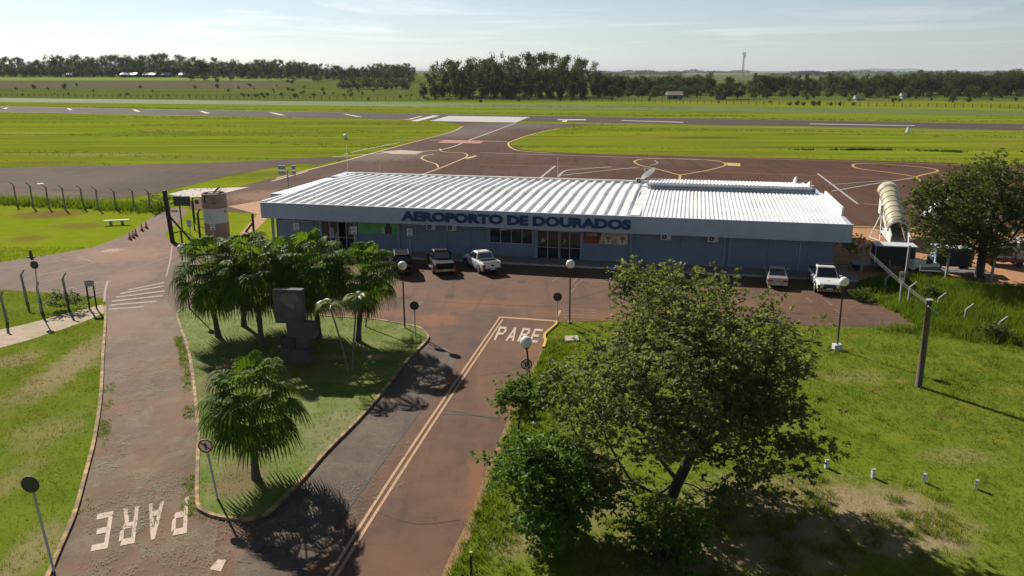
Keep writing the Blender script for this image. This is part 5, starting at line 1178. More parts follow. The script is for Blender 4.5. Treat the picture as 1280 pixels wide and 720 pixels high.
b = MB(); b.add([(-1.5, -.7, .5), (1.2, -.7, .5), (1.2, -.7, 2.6), (.4, -.7, 2.6), (-1.5, .7, .5), (1.2, .7, .5), (1.2, .7, 2.6), (.4, .7, 2.6)], [(0, 1, 2, 3), (7, 6, 5, 4), (0, 4, 5, 1), (1, 5, 6, 2), (2, 6, 7, 3), (3, 7, 4, 0)]); b.build('body', SW, t, recalc=True)
for sx in (-1, .8): 
    for sy in (-.6, .6): b = MB(); b.tube([(sx, sy - .1, .28), (sx, sy + .1, .28)], .28, 12); b.build('wheel', RUBBER, t)
b = MB(); b.bar((.4, -.65, 2.6), (.4, -.65, 3.5), .05); b.build('rail_post', STEEL, t); b = MB(); b.bar((1.15, -.65, 2.6), (1.15, -.65, 3.5), .05); b.build('rail_post', STEEL, t); b = MB(); b.bar((.4, -.65, 3.52), (1.15, -.65, 3.52), .05); b.build('rail', STEEL, t)
#@@PART4
# ------------------------------------------------------------------ vegetation
BARK = M('grey_brown_bark', (.075, .058, .045), .95, .35, 6, bump=.5)
BARK_D = M('dark_bark', (.045, .036, .030), .95, .35, 6, bump=.5)
BARK_P = M('palm_trunk_bark', (.085, .068, .052), .95, .3, 7, bump=.5)
BARK_E = M('pale_eucalyptus_bark', (.19, .16, .13), .9, .35, 2)
LEAF_BIG = leafM('grey_green_leaf', (.050, .066, .020), (.175, .205, .072), .48, .55, spec=.18)
LEAF_BUSH = leafM('deep_green_leaf', (.034, .070, .010), (.125, .215, .028), .46, .55, spec=.16)
LEAF_SHR = leafM('fresh_green_leaf', (.035, .065, .014), (.11, .17, .03), .38, .55, spec=.16)
LEAF_R = leafM('olive_leaf', (.032, .048, .010), (.125, .155, .030), .28, .55, spec=.18)
LEAF_E = leafM('eucalyptus_leaf', (.026, .042, .016), (.085, .115, .036), .25, .7, spec=.1)
LEAF_D = leafM('dark_broad_leaf', (.022, .038, .010), (.075, .108, .022), .22, .7, spec=.1)
LEAF_M = leafM('olive_far_leaf', (.030, .040, .010), (.095, .110, .024), .22, .7, spec=.1)
LEAF_L = leafM('mid_green_far_leaf', (.035, .052, .017), (.095, .118, .030), .25, .7, spec=.1)
PALM_L = leafM('fan_palm_leaf', (.032, .068, .010), (.105, .175, .020), .42, .55, spec=.05)
PALM_DRY = leafM('dry_palm_leaf', (.05, .035, .018), (.15, .10, .05), .15, .7)
ARECA_L = leafM('areca_leaf', (.055, .085, .014), (.16, .20, .025), .38, .4, spec=.25)

def unit(v): return v / (np.linalg.norm(v, axis=1, keepdims=True) + 1e-9)
def leaves(rng, C, size, up=.5, aspect=.42, out=None, droop=.0):
    """one four-cornered leaf per point of C"""
    n = len(C)
    d = rng.normal(size=(n, 3)); d[:, 2] = d[:, 2] * .5 - droop
    if out is not None: d = d * .55 + out * 1.0
    d = unit(d); nn = rng.normal(size=(n, 3)); nn[:, 2] += up * 3
    s = unit(np.cross(d, nn)); nrm = unit(np.cross(s, d))
    L = size * rng.uniform(.7, 1.35, (n, 1)); W = L * aspect
    a = C - d * L * .5; b = C + s * W * .5 - nrm * L * .08 + d * L * .05; c = C + d * L * .5 - nrm * L * .12; e = C - s * W * .5 - nrm * L * .08 + d * L * .05
    return np.stack([a, b, c, e], 1).reshape(-1, 3)
def skeleton(base_pts, base_r, clusters, rng, tip_r=.018, sides=6, jitter=.12, bias=.35):
    """limbs that reach every leaf cluster, thinning from the trunk outwards"""
    N = [np.array(p, float) for p in base_pts]; par = [-1] + list(range(len(base_pts) - 1)); dist = [0.0]
    for i in range(1, len(N)): dist.append(dist[-1] + np.linalg.norm(N[i] - N[i - 1]))
    start = max(1, int(len(base_pts) * .45))
    order = np.argsort(np.linalg.norm(clusters - N[-1], axis=1)); term = []
    for k in order:
        c = clusters[k]; A = np.array(N[start:]); D = np.array(dist[start:])
        dd = np.linalg.norm(A - c, axis=1)
        pen = np.where(A[:, 2] > c[2] + .4, .8, 0)
        j = int(np.argmin(dd + bias * D + pen)) + start
        steps = max(1, int(dd[j - start] / .9)); prev = j
        for q in range(1, steps + 1):
            p = N[j] + (c - N[j]) * q / steps
            if q < steps: p = p + rng.normal(size=3) * jitter * min(1, dd[j - start]) + np.array([0, 0, .10 * math.sin(math.pi * q / steps)])
            N.append(p); par.append(prev); dist.append(dist[prev] + np.linalg.norm(p - N[prev])); prev = len(N) - 1
        term.append(prev)
    n = len(N); w = np.zeros(n); 
    for t in term: w[t] += 1
    for i in range(n - 1, 0, -1):
        if par[i] >= 0: w[par[i]] += w[i]
    R = np.maximum(tip_r, base_r * np.sqrt(np.maximum(w, .3) / max(w[0], 1)) )
    mb = MB(); kids = {}
    for i in range(1, n): kids.setdefault(par[i], []).append(i)
    stack = [(0, None)]
    while stack:
        i, pre = stack.pop(); chain = ([pre] if pre is not None else []) + [i]; cur = i
        while cur in kids:
            ks = sorted(kids[cur], key=lambda q: -w[q]); 
            for q in ks[1:]: stack.append((q, cur))
            cur = ks[0]; chain.append(cur)
        if len(chain) > 1:
            rr = [R[c] for c in chain]
            if pre is not None: rr[0] = min(rr[0], R[i] * 1.15)
            mb.tube([N[c] for c in chain], rr, sides if rr[0] > .05 else 4, cap=False)
    return mb
def lobed(rng, n, cen, rad_, inner=.5, lobes=9, depth=.38, zcut=None):
    """points in an uneven crown volume"""
    L = unit(rng.normal(size=(lobes, 3))); amp = rng.uniform(.4, 1, lobes); out = []
    while len(out) < n:
        d = unit(rng.normal(size=(1, 3)))[0]
        k = 1 - depth + depth * np.max(amp * np.clip((L @ d - .45) / .55, 0, 1)) * 1.35
        r = (inner + (1 - inner) * rng.uniform() ** .6) * k
        p = np.array(cen) + d * r * np.array(rad_)
        if zcut is not None and p[2] < zcut + rng.uniform(0, .5): continue
        out.append(p)
    return np.array(out)
def broad_tree(name, label, cat, base, trunk_pts, tr, cen, rad_, seed, n_cl, n_leaf, leaf_m, bark_m, lsize, csig=.42, inner=.45, lobes=9, depth=.38, zcut=None, extra=None, droop=0, group=None, gaps=()):
    rng = np.random.default_rng(seed)
    t = thing(name, label, cat, base, 0, group)
    cl = lobed(rng, n_cl, cen, rad_, inner, lobes, depth, zcut)
    if extra is not None: cl = np.concatenate([cl, np.array(extra, float)])
    for g in gaps: cl = cl[np.linalg.norm((cl - np.array(g[0])) / np.array(g[1]), axis=1) > 1]
    skeleton(trunk_pts, tr, cl, rng).build('trunk', bark_m, t, smooth=True)
    wts = rng.uniform(.35, 1.6, len(cl)); idx = rng.choice(len(cl), n_leaf, p=wts / wts.sum())
    ros = 9                                    # leaves sit in small whorls on the twig ends
    m_ = n_leaf // ros; sub = cl[idx[:m_]] + rng.normal(size=(m_, 3)) * csig * np.array([1.1, 1.1, .68])
    C = np.repeat(sub, ros, 0); n_leaf = len(C); off = unit(rng.normal(size=(n_leaf, 3))) * rng.uniform(.35, .8, (n_leaf, 1)) * lsize * np.array([1, 1, .5]); C = C + off
    C[:, 2] = np.maximum(C[:, 2], .12)
    out = unit(unit(off) * 1.2 + unit(C - np.array(cen)) * .4)
    np_mesh('crown', leaves(rng, C, lsize, out=out, droop=droop), 4, leaf_m, t)
    return t
# the big tree in front of the right lawn
b0 = G(833, 650); 
broad_tree('spreading_tree', 'big spreading tree with fine grey green leaves in the foreground', 'tree', b0,
    [(0, 0, -.1), (.12, .05, .8), (.40, .15, 1.6), (.80, .3, 2.4), (1.15, .5, 3.2), (1.3, .8, 4.3)], .22, (1.15, 2.2, 5.15), (5.3, 5.3, 4.1), 11, 500, 66000, LEAF_BIG, BARK_D, .20, csig=.36, inner=.40, lobes=12, depth=.42, zcut=1.7,
    extra=[(-1.2 + .45 * i, 4.5 + .3 * math.sin(i), 8.9 + .25 * math.sin(i * 2.1)) for i in range(6)] + [(4.6 + .35 * i, .6 + .2 * i, 2.9 - .12 * i) for i in range(5)] + [(4.2 + .4 * i, -.4, 3.6 - .1 * i) for i in range(5)] + [(3.3, -.8, 2.6), (4.0, -.6, 2.3), (2.6, -.9, 2.5), (5.2, 0, 2.2)] + [(-3.2 - .18 * i, .3 + .3 * math.cos(i), 2.6 + .45 * i) for i in range(9)] + [(-2.4 - .1 * i, -1.2, 2.0 + .4 * i) for i in range(7)] + [(.2 + .5 * i, -1.6 - .2 * (i % 2), 1.5 + .25 * i) for i in range(5)] + [(-.6 - .5 * i, -.9, 1.6 + .3 * (i % 3)) for i in range(5)] + [(1.8 + .5 * i, -1.5, 1.9 + .2 * (i % 2)) for i in range(5)],
    gaps=[((2.2, -1.2, 3.3), (1.1, 2.0, .5)), ((3.6, -1.0, 4.2), (.8, 2.2, .4)), ((-.4, -1.4, 3.0), (.7, 1.8, .45)), ((.4, -1.8, 4.2), (.7, 1.5, .35))])
broad_tree('spreading_tree', 'bright green sapling top rising behind the big tree crown', 'tree', G(790, 432), [(0, 0, -.1), (.1, 0, 1.5), (.15, .1, 3.2)], .09, (.2, .1, 3.9), (2.2, 1.6, 1.35), 19, 50, 3600, LEAF_SHR, BARK, .2, csig=.36, extra=[(2.6, 0, 4.6), (2.5, .2, 5.1), (2.3, .1, 4.2)])
broad_tree('bushy_tree', 'dense dark green bushy tree at the bottom by the entry road', 'tree', G(690, 678), [(0, 0, -.1), (.05, 0, .8), (.0, .05, 1.8), (.05, .1, 2.8)], .12, (0, .1, 2.25), (2.35, 2.2, 2.35), 23, 120, 17000, LEAF_BUSH, BARK_D, .20, csig=.34, inner=.3, lobes=14, depth=.52, zcut=.3, droop=.3)
broad_tree('young_tree', 'small young tree with a thin trunk beside the leaning lamp', 'tree', G(648, 546), [(0, 0, -.1), (.02, 0, .7), (.15, 0, 1.4), (.3, .05, 2.0)], .055, (.5, .1, 2.0), (1.6, 1.3, 1.05), 29, 50, 4600, LEAF_BUSH, BARK, .19, csig=.27, inner=.3, zcut=.8, extra=[(-.55, 0, 1.9), (-.7, 0, 1.5), (-.5, .1, 2.5), (-.25, .1, 2.75)])
broad_tree('shrub', 'leafy green shrub growing at the foot of the big tree', 'shrub', G(832, 700), [(0, 0, -.05), (.1, 0, .4), (.1, .1, .9)], .06, (.05, .2, .9), (1.9, 1.6, 1.25), 31, 70, 7000, LEAF_BUSH, BARK_D, .16, csig=.28, inner=.3)
broad_tree('shade_tree', 'wide dark olive tree over the equipment yard on the right', 'tree', G(1222, 352), [(0, 0, -.1), (.1, .1, 1.2), (.2, .2, 2.4), (.1, .5, 3.6), (0, .6, 5.0)], .34, (-.15, .9, 5.9), (5.9, 5.0, 4.6), 37, 340, 33000, LEAF_R, BARK_D, .27, csig=.5, inner=.4, lobes=12, depth=.42, zcut=1.9, extra=[(-5.6, -.5, 5.0), (-6.2, -.6, 4.8), (-5.2, -.3, 4.2), (-6.5, -.4, 5.6), (-5.8, 0, 6.8), (-6.3, .1, 7.2)])
for px, py, h_, lab, sd in ((86, 388, 1.5, 'leafy bush hiding a concrete post at the left junction', 41), (1245, 424, 1.1, 'pale grassy bush around the rightmost bent post', 43), (1165, 300, 1.6, 'low green bush beside the lower steps of the boarding stairs', 47), (1071, 320, 2.0, 'dark bush in the corner beside the terminal end', 49), (198, 262, 2.2, 'tall weedy bush beside the timber gate post', 53), (1075, 375, .8, 'low shaded bush at the parking corner beside the patrol pickup', 59), (1160, 372, .9, 'tall weed clump beside the cream notice', 61)):
    broad_tree('bush', lab, 'bush', G(px, py), [(0, 0, -.05), (0, 0, h_ * .3), (.05, 0, h_ * .6)], .04, (0, .1, h_ * .55), (h_ * .95, h_ * .8, h_ * .5), sd, 22, 1500, LEAF_SHR if sd % 2 and sd != 49 else LEAF_BUSH, BARK, .17, csig=.22)

# fan palms
def fan_palm(seed, h, R=2.35, nf=58):
    rng = np.random.default_rng(seed); t = empty('fan_palm')
    hc = h - R * .84                       # where the fronds start
    lean = rng.uniform(-.25, .25, 2)
    b = MB(); k = 9; pts = [(lean[0] * (i / k) ** 2, lean[1] * (i / k) ** 2, hc * i / k - .1 * (i == 0)) for i in range(k + 1)]
    b.tube(pts, [.24 if i == 0 else (.17 + .012 * (i % 2) - .03 * i / k) for i in range(k + 1)], 10); b.build('trunk', BARK_P, t, smooth=True)
    top = np.array([lean[0], lean[1], hc]); Q = []; Dry = []
    for f in range(nf + 13):
        dry = f >= nf
        az = f * 2.39996 + rng.uniform(-.2, .2); u = (f + .5) / nf
        el = rad(72 - 112 * u ** .9 + rng.uniform(-15, 15)) if not dry else rad(-62 + rng.uniform(-14, 8))
        d0 = np.array([math.cos(el) * math.cos(az), math.cos(el) * math.sin(az), math.sin(el)])
        pl = R * rng.uniform(.56, .76); sag = .20 * pl * math.cos(el)
        E = top + d0 * pl - np.array([0, 0, sag * .6]) + np.array([0, 0, .25 * (1 - u)])
        d = d0 - np.array([0, 0, .35]); d /= np.linalg.norm(d)
        side = np.cross(d, [0, 0, 1]); 
        if np.linalg.norm(side) < .1: side = np.array([math.sin(az), -math.cos(az), 0])
        side /= np.linalg.norm(side); nrm = np.cross(side, d)
        w = .022; tgt = Dry if dry else Q
        P0 = top + rng.normal(size=3) * .04
        tgt.append([P0 - side * w, P0 + side * w, E + side * w * .7, E - side * w * .7])
        rl = R * rng.uniform(.34, .46) * (.7 if dry else 1); ns = 17; span = rad(112)
        for s_ in range(ns):
            a = -span + 2 * span * (s_ + .5) / ns; da = span / ns
            L_ = rl * (1 - .22 * (abs(a) / span) ** 2) * rng.uniform(.92, 1.06)
            def at(r, ang, dz):
                return E + (d * math.cos(ang) + side * math.sin(ang)) * r - nrm * 0 + np.array([0, 0, -dz]) + nrm * (.16 * r * (1 - math.cos(ang * 2)) * .5)
            fold = .02 * (1 if s_ % 2 else -1)
            r1, r2, r3 = L_ * .48, L_ * .80, L_ * (1.1)
            z1, z2, z3 = .06 * L_, .26 * L_, .66 * L_ + rng.uniform(0, .2)
            a0, a1 = a - da, a + da
            tgt.append([at(.02, a0, 0), at(.02, a1, 0), at(r1, a1, z1 + fold), at(r1, a0, z1 - fold)])
            tgt.append([at(r1, a0, z1 - fold), at(r1, a1, z1 + fold), at(r2, a + da * .45, z2), at(r2, a - da * .45, z2)])
            tgt.append([at(r2, a - da * .45, z2), at(r2, a + da * .45, z2), at(r3 * .95, a + da * .06, z3), at(r3 * .95, a - da * .06, z3)])
    np_mesh('crown', np.array(Q).reshape(-1, 3), 4, PALM_L, t); np_mesh('dry_fronds', np.array(Dry).reshape(-1, 3), 4, PALM_DRY, t)
    b = MB()
    for k in range(14):
        a = k * 2.4; b.tube([(top[0] + .1 * math.cos(a), top[1] + .1 * math.sin(a), hc - .5 + .04 * k), (top[0] + .24 * math.cos(a), top[1] + .24 * math.sin(a), hc - .28 + .04 * k)], [.05, .02], 4)
    b.build('leaf_bases', PALM_DRY, t); return t
for i, (bx, by, tx, ty, R, lab) in enumerate(((273, 422, 247, 300, 2.5, 'leftmost fan palm on the island, leaning over the exit road'), (305, 409, 302, 288, 2.5, 'rear left fan palm of the island, its crown near the water tank'), (327, 431, 318, 303, 2.35, 'fan palm just left of the concrete monument'),
        (399, 424, 386, 292, 2.75, 'widest fan palm, right behind the concrete monument'), (448, 428, 456, 304, 2.3, 'right fan palm of the island behind the thin areca palms'), (320, 600, 306, 453, 2.12, 'lone fan palm in front, nearest the camera on the island tip'), (362, 412, 345, 296, 2.4, 'rear middle fan palm of the island, half hidden by its neighbours'))):
    p = G(bx, by); top = atY(tx, ty, p.y); t = fan_palm(100 + i, top.z - .1, R * 1.02, 66 if i == 5 else 58); p.z = .09; t.location = p
    t.rotation_euler = (0, math.atan2(top.x - p.x, top.z) * .8, i * 1.3 if False else 0); tag(t, lab, 'palm tree', 'fan palms on the island')
def areca(seed, bx, by, tx, ty, lab):
    rng = np.random.default_rng(seed); p = G(bx, by); top = atY(tx, ty, p.y) - p; p.z = .09
    t = thing('areca_palm', lab, 'palm tree', p, 0, 'thin areca palms by the monument')
    top = Vector((top.x, top.y + .3, top.z - .15)); b = MB(); n = 8
    b.tube([Vector((top.x * (k / n) ** 1.25, top.y * k / n, top.z * k / n)) for k in range(n + 1)], [.065 - .003 * k for k in range(n + 1)], 7); b.build('trunk', M('areca_trunk', (.16, .15, .10), .8, .25, 6), t, smooth=True)
    Q = []; T = np.array(top)
    for f in range(8):
        az = f * 2.4 + rng.uniform(-.3, .3); L_ = rng.uniform(1.3, 1.8); el0 = rad(rng.uniform(25, 75))
        pts = []; 
        for k in range(11):
            s_ = k / 10; r = L_ * s_; el = el0 - 1.9 * s_
            pts.append(T + np.array([math.cos(az), math.sin(az), 0]) * (r * (math.cos(el0) * .6 + .35)) + np.array([0, 0, r * math.sin(el0) - 1.1 * r * r / L_]))
        for k in range(10):
            a, c = pts[k], pts[k + 1]; d = (c - a) / np.linalg.norm(c - a); sd = np.cross(d, [0, 0, 1]); sd /= np.linalg.norm(sd) + 1e-9
            Q.append([a - sd * .014, a + sd * .014, c + sd * .012, c - sd * .012])
            for q in (0, .33, .66):
                o = a + (c - a) * q; ll = .46 * math.sin(math.pi * min(1, (k + q + 1.2) / 11.5)) + .06
                for sg in (-1, 1):
                    tip = o + sd * sg * ll * .8 + d * ll * .5 + np.array([0, 0, -ll * .35]); m_ = o + (tip - o) * .5 + np.array([0, 0, ll * .1])
                    Q.append([o - d * .012, m_ - d * .022, tip, m_ + d * .022])
    np_mesh('crown', np.array(Q).reshape(-1, 3), 4, ARECA_L, t)
areca(201, 436, 470, 410, 382, 'thin areca palm with leaning trunk right of the monument'); areca(202, 441, 463, 445, 372, 'thin areca palm with straight trunk before the right fan palm'); areca(203, 457, 410, 470, 352, 'thin dark palm stem leaning behind the right fan palm')

# ------------------------------------------------------------------ trees far beyond the runway
def proto_far(seed, kind):
    """unit-height tree: trunk and crown meshes"""
    rng = np.random.default_rng(seed); t = empty('far_tree')
    if kind == 'eucalyptus':
        k = 5 + seed % 3; cl = []
        for i in range(34):
            z = rng.uniform(.10, .97); w = .155 * (1 - ((z - .62) / .42) ** 2) * rng.uniform(.3, 1.2) + .02
            a = rng.uniform(0, 6.28); cl.append((w * math.cos(a), w * math.sin(a), z))
        cl = np.array(cl); tp = [(0, 0, -.02), (.008, 0, .25), (-.008, .005, .5), (.006, 0, .75), (0, 0, .93)]; sig = np.array([.040, .040, .042]); lf, bk, n, ls, tr = LEAF_E, BARK_E, 1700, .042, .014
    elif kind == 'broad':
        cl = lobed(rng, 52, (0, 0, .50), (.58, .58, .47), .45, 8, .30); tp = [(0, 0, -.02), (.02, 0, .15), (0, .02, .35), (0, 0, .55)]; sig = np.array([.075, .075, .055]); lf, bk, n, ls, tr = LEAF_D, BARK_D, 2300, .07, .03
    elif kind == 'column':
        cl = lobed(rng, 36, (0, 0, .51), (.25, .25, .48), .35, 7, .3); tp = [(0, 0, -.02), (.01, 0, .2), (0, 0, .6), (0, 0, .85)]; sig = np.array([.05, .05, .05]); lf, bk, n, ls, tr = LEAF_D, BARK_D, 1600, .055, .02
    elif kind == 'light':
        cl = lobed(rng, 40, (0, 0, .5), (.5, .5, .46), .4, 8, .35); tp = [(0, 0, -.02), (.02, 0, .15), (0, .02, .35), (0, 0, .55)]; sig = np.array([.07, .07, .06]); lf, bk, n, ls, tr = LEAF_L, BARK, 1700, .07, .025
    else:
        cl = lobed(rng, 16, (0, 0, .45), (.62, .62, .42), .3, 6, .4); tp = [(0, 0, -.02), (.02, 0, .2), (0, 0, .4)]; sig = np.array([.12, .12, .09]); lf, bk, n, ls, tr = LEAF_D, BARK_D, 420, .15, .03
    if kind == 'broad' and (seed // 17) % 2: lf = LEAF_M
    skeleton(tp, tr, cl, rng, tip_r=.004, sides=5, jitter=.02).build('trunk', bk, t, smooth=True)
    idx = rng.choice(len(cl), n); C = cl[idx] + rng.normal(size=(n, 3)) * sig
    C[:, 2] = np.maximum(C[:, 2], .02)
    np_mesh('crown', leaves(rng, C, ls, aspect=.6, out=unit(C - np.array([0, 0, .5]))), 4, lf, t)
    return t
PROTO = {k: [proto_far(300 + 17 * i + 5 * j, k) for i in range(n)] for j, (k, n) in enumerate((('eucalyptus', 4), ('broad', 4), ('column', 2), ('light', 3), ('bush', 3)))}
USED = set(); frng = random.Random(5)
FAR = {'eucalyptus': ('eucalyptus_tree', 'tree'), 'broad': ('broadleaf_tree', 'tree'), 'column': ('columnar_tree', 'tree'), 'light': ('broadleaf_tree', 'tree'), 'bush': ('field_bush', 'bush')}
def far_tree(kind, px, D, h, label, group, w=1.0, sink=0.0):
    """stand a tree at distance D in the direction of column px"""
    x = (px - CX) / F * (D * _c + 14 * _s); z = zt(x, D)
    pr = frng.choice(PROTO[kind])
    if pr.name not in USED: USED.add(pr.name); t = pr
    else: t = copy_tree(pr)
    t.name = FAR[kind][0]; t.location = (x, D, z - sink); t.scale = (h * w, h * w, h); t.rotation_euler = (0, 0, frng.uniform(0, 6.28))
    tag(t, label, FAR[kind][1], group); return t
def pxh(py_top, D):          # height above the ground plane that reaches row py_top at distance D
    r = ray(640, py_top); return CAM_H + r.z * D / r.y
E_L = 'tall dark eucalyptus in the grove beyond the taxiway'; E_G = 'eucalyptus grove beyond the taxiway'
tops = {520: 84, 530: 80, 541: 80, 552: 76, 562: 75, 573: 74, 583: 75, 592: 73, 602: 74, 612: 73, 622: 65, 632: 72, 640: 67, 650: 69, 657: 66, 666: 70, 677: 67, 684: 66, 692: 68, 700: 72, 708: 70, 716: 69, 724: 73, 731: 72, 740: 76, 536: 86, 547: 82, 568: 80, 588: 79, 606: 80, 618: 77, 628: 76, 645: 74, 662: 73, 671: 75, 688: 74, 704: 76, 721: 78}
for i, (px, ty) in enumerate(sorted(tops.items())):
    D = 520 + (i * 37) % 60; h = pxh(ty, D); far_tree('eucalyptus', px + frng.uniform(-2, 2), D, h, E_L, E_G, w=1.25 if px < 620 else .95)
for i in range(16): D = frng.uniform(500, 515); far_tree('column', 518 + i * 14 + frng.uniform(-4, 4), D, frng.uniform(8, 13), 'lower dark tree filling the foot of the eucalyptus grove', E_G + ' understorey', w=1.2)
# left tree line on the rise
W_L = 'distant tree in the long dark wood on the left skyline'; W_G = 'trees of the left skyline'
px = -40
while px < 235:
    D = frng.uniform(960, 1030); ty = 68.5 + frng.uniform(-2, 8) * frng.random() + (3 if px < 60 else 0) - (2 if 190 < px < 228 else 0); k = 'eucalyptus' if frng.random() < .62 else 'broad'
    x = (px - CX) / F * D; far_tree(k, px, D, pxh(ty, D) - zt(x, D), W_L, W_G, w=1.15 if k == 'eucalyptus' else .62); px += frng.uniform(3.5, 6)
px = -40
while px < 240: far_tree('broad', px, frng.uniform(940, 955), frng.uniform(8, 14), 'lower dark tree along the front of the left skyline wood', W_G + ' front row', w=.75); px += frng.uniform(6, 11)
px = 236
while px < 520:
    D = frng.uniform(900, 1010); ty = 73 + (px - 240) * .022 + frng.uniform(-2, 5) + (4 if 400 < px < 470 else 0); k = 'broad' if frng.random() < .6 else 'eucalyptus'
    x = (px - CX) / F * D; far_tree(k, px, D, max(7, pxh(ty, D) - zt(x, D)), 'distant tree of the broken skyline between left wood and grove', 'trees of the broken middle skyline', w=.7 if k == 'broad' else 1.1); px += frng.uniform(2.6, 4.8)
px = 240
while px < 520: far_tree(frng.choice(['broad', 'light']), px, frng.uniform(840, 900), frng.uniform(5, 9), 'small rounded tree standing before the broken skyline trees', 'small trees before the middle skyline', w=.9); px += frng.uniform(6, 10)
px = 424
while px < 512: far_tree('broad', px, frng.uniform(700, 730), frng.uniform(5, 10), 'dark clump tree in the pasture left of the eucalyptus grove', 'clump in the middle pasture', w=.8); px += frng.uniform(5, 9)
# right tree line
px = 745
while px < 885:
    D = frng.uniform(560, 640); ty = 93 + frng.uniform(-2.5, 3) - (1.5 if px < 780 else 0); far_tree('broad' if frng.random() < .7 else 'light', px, D, pxh(ty, D), 'dark round tree in the wood right of the eucalyptus grove', 'trees right of the grove', w=.78); px += frng.uniform(4, 7)
for i in range(14): far_tree('light' if i % 3 else 'broad', 748 + i * 9.5 + frng.uniform(-3, 3), frng.uniform(520, 545), frng.uniform(6, 10), 'lower tree along the front edge of the wood right of the grove', 'front edge trees right of the grove', w=.8)
for px, ty, D, k, w_, lab in ((887, 89, 560, 'column', 1.1, 'pointed dark tree standing tall left of the radio mast'), (912, 92, 560, 'column', 1.0, 'pointed dark tree directly below the radio mast'), (906, 101, 500, 'broad', .95, 'wide round dark tree in front of the radio mast'), (922, 100, 505, 'broad', .95, 'wide round dark tree right of the radio mast foot'), (896, 106, 495, 'broad', .9, 'low round dark tree left of the radio mast foot')):
    far_tree(k, px, D, pxh(ty, D), lab, 'trees about the radio mast', w=w_)
px = 938
while px < 1150:
    D = frng.uniform(540, 640); ty = 92.5 + frng.uniform(-3, 6) - (3 if 1095 < px < 1120 else 0); far_tree(frng.choice(['broad', 'light', 'eucalyptus', 'broad']), px, D, pxh(ty, D), 'tree of the mixed wood right of the radio mast', 'mixed wood right of the mast', w=.75); px += frng.uniform(4, 7)
px = 1148
while px < 1330:
    D = frng.uniform(540, 620); ty = 86 + frng.uniform(-2.5, 6); far_tree('broad' if frng.random() < .8 else 'light', px, D, pxh(ty, D), 'big dark tree in the wood at the right edge of the skyline', 'dark wood at the right', w=.82); px += frng.uniform(5, 8)
for i in range(24): far_tree('broad' if i % 2 else 'light', 945 + i * 15.5 + frng.uniform(-4, 4), frng.uniform(505, 535), frng.uniform(5, 9), 'low tree along the front edge of the right hand wood', 'front edge trees of the right wood', w=.9)
far_tree('broad', 1191, 445, 5.0, 'single dark round bush alone in the right pasture', 'pasture bushes', w=.8)
for px, D, h in ((8, 640, 6), (12, 655, 4), (42, 690, 4.5), (81, 690, 5.5), (128, 690, 6), (20, 670, 3), (60, 670, 3), (175, 690, 4), (190, 640, 2.2), (116, 640, 2.2), (272, 800, 5), (272, 700, 4.5), (244, 690, 3.5), (298, 690, 3), (285, 640, 3), (365, 780, 5.5), (360, 800, 4), (405, 590, 3), (376, 600, 2.6), (500, 520, 2.5), (430, 560, 2.5), (440, 575, 3), (988, 405, 2.6), (997, 405, 3), (1005, 405, 2.6), (1017, 402, 3.4), (1024, 405, 3.2), (1039, 405, 2.3), (1050, 402, 2.6), (1068, 405, 2.4), (963, 440, 2), (700, 470, 2), (715, 475, 2.5), (812, 470, 2.5), (765, 480, 3), (655, 490, 2.5), (1270, 470, 3), (1120, 480, 2), (1165, 480, 2), (1240, 475, 2), (600, 478, 1.8), (560, 475, 2), (535, 478, 2.2), (460, 480, 2.4), (330, 520, 2), (150, 560, 2.2), (210, 560, 2), (85, 585, 2.4)):
    far_tree('bush', px, D, h, 'small dark bush scattered in the pasture beyond the runway', 'scattered pasture bushes', w=.75)
for i in range(64):
    px = frng.uniform(300, 515) if i < 36 else frng.uniform(-10, 1290); D = frng.uniform(500, 760) if px < 515 else frng.uniform(440, 500)
    far_tree('bush', px, D, frng.uniform(1.2, 3.4), 'small dark bush scattered in the pasture beyond the runway', 'scattered pasture bushes', w=frng.uniform(.7, 1.1))
for k in PROTO:
    for pr in PROTO[k]:
        if pr.name not in USED and not pr.get('label'):
            for ch in list(pr.children): bpy.data.objects.remove(ch)
            bpy.data.objects.remove(pr)
# pasture fences: posts of two wire fences
def far_fence(name, label, pts, n, h):
    A = [Vector(p) for p in pts]; t = thing(name, label, 'fence', A[0])
    seg = [(A[i + 1] - A[i]).length for i in range(len(A) - 1)]; tot = sum(seg); line = []
    for k in range(n):
        d = tot * k / (n - 1); i = 0
        while i < len(seg) - 1 and d > seg[i]: d -= seg[i]; i += 1
        p = A[i].lerp(A[i + 1], min(1, d / seg[i])); p.z = zt(p.x, p.y); line.append(p - A[0])
        hh = h * frng.uniform(.85, 1.1); b = MB(); b.bar(line[-1] + Vector((0, 0, -.2)), line[-1] + Vector((frng.uniform(-.1, .1), 0, hh)), .26); b.build('post', M_POST, t)
    b = MB()
    for z_ in (.5, 1.1, 1.6):
        for p, q in zip(line, line[1:]): b.tube([p + Vector((0, 0, z_ * h / 1.8)), q + Vector((0, 0, z_ * h / 1.8))], .02, 3, cap=False)
    b.build('wires', WIRE, t)
M_POST = M('old_fence_post', (.06, .05, .042), .9, .3, 2)
far_fence('pasture_fence', 'long wire fence of dark posts across the far pasture, right part', [G(690, 126.5), G(980, 131.5), G(1320, 136)], 66, 1.9)
far_fence('pasture_fence', 'long wire fence of dark posts across the far pasture, left part', [G(-20, 119.5), G(300, 123.5), G(660, 126)], 78, 1.8)
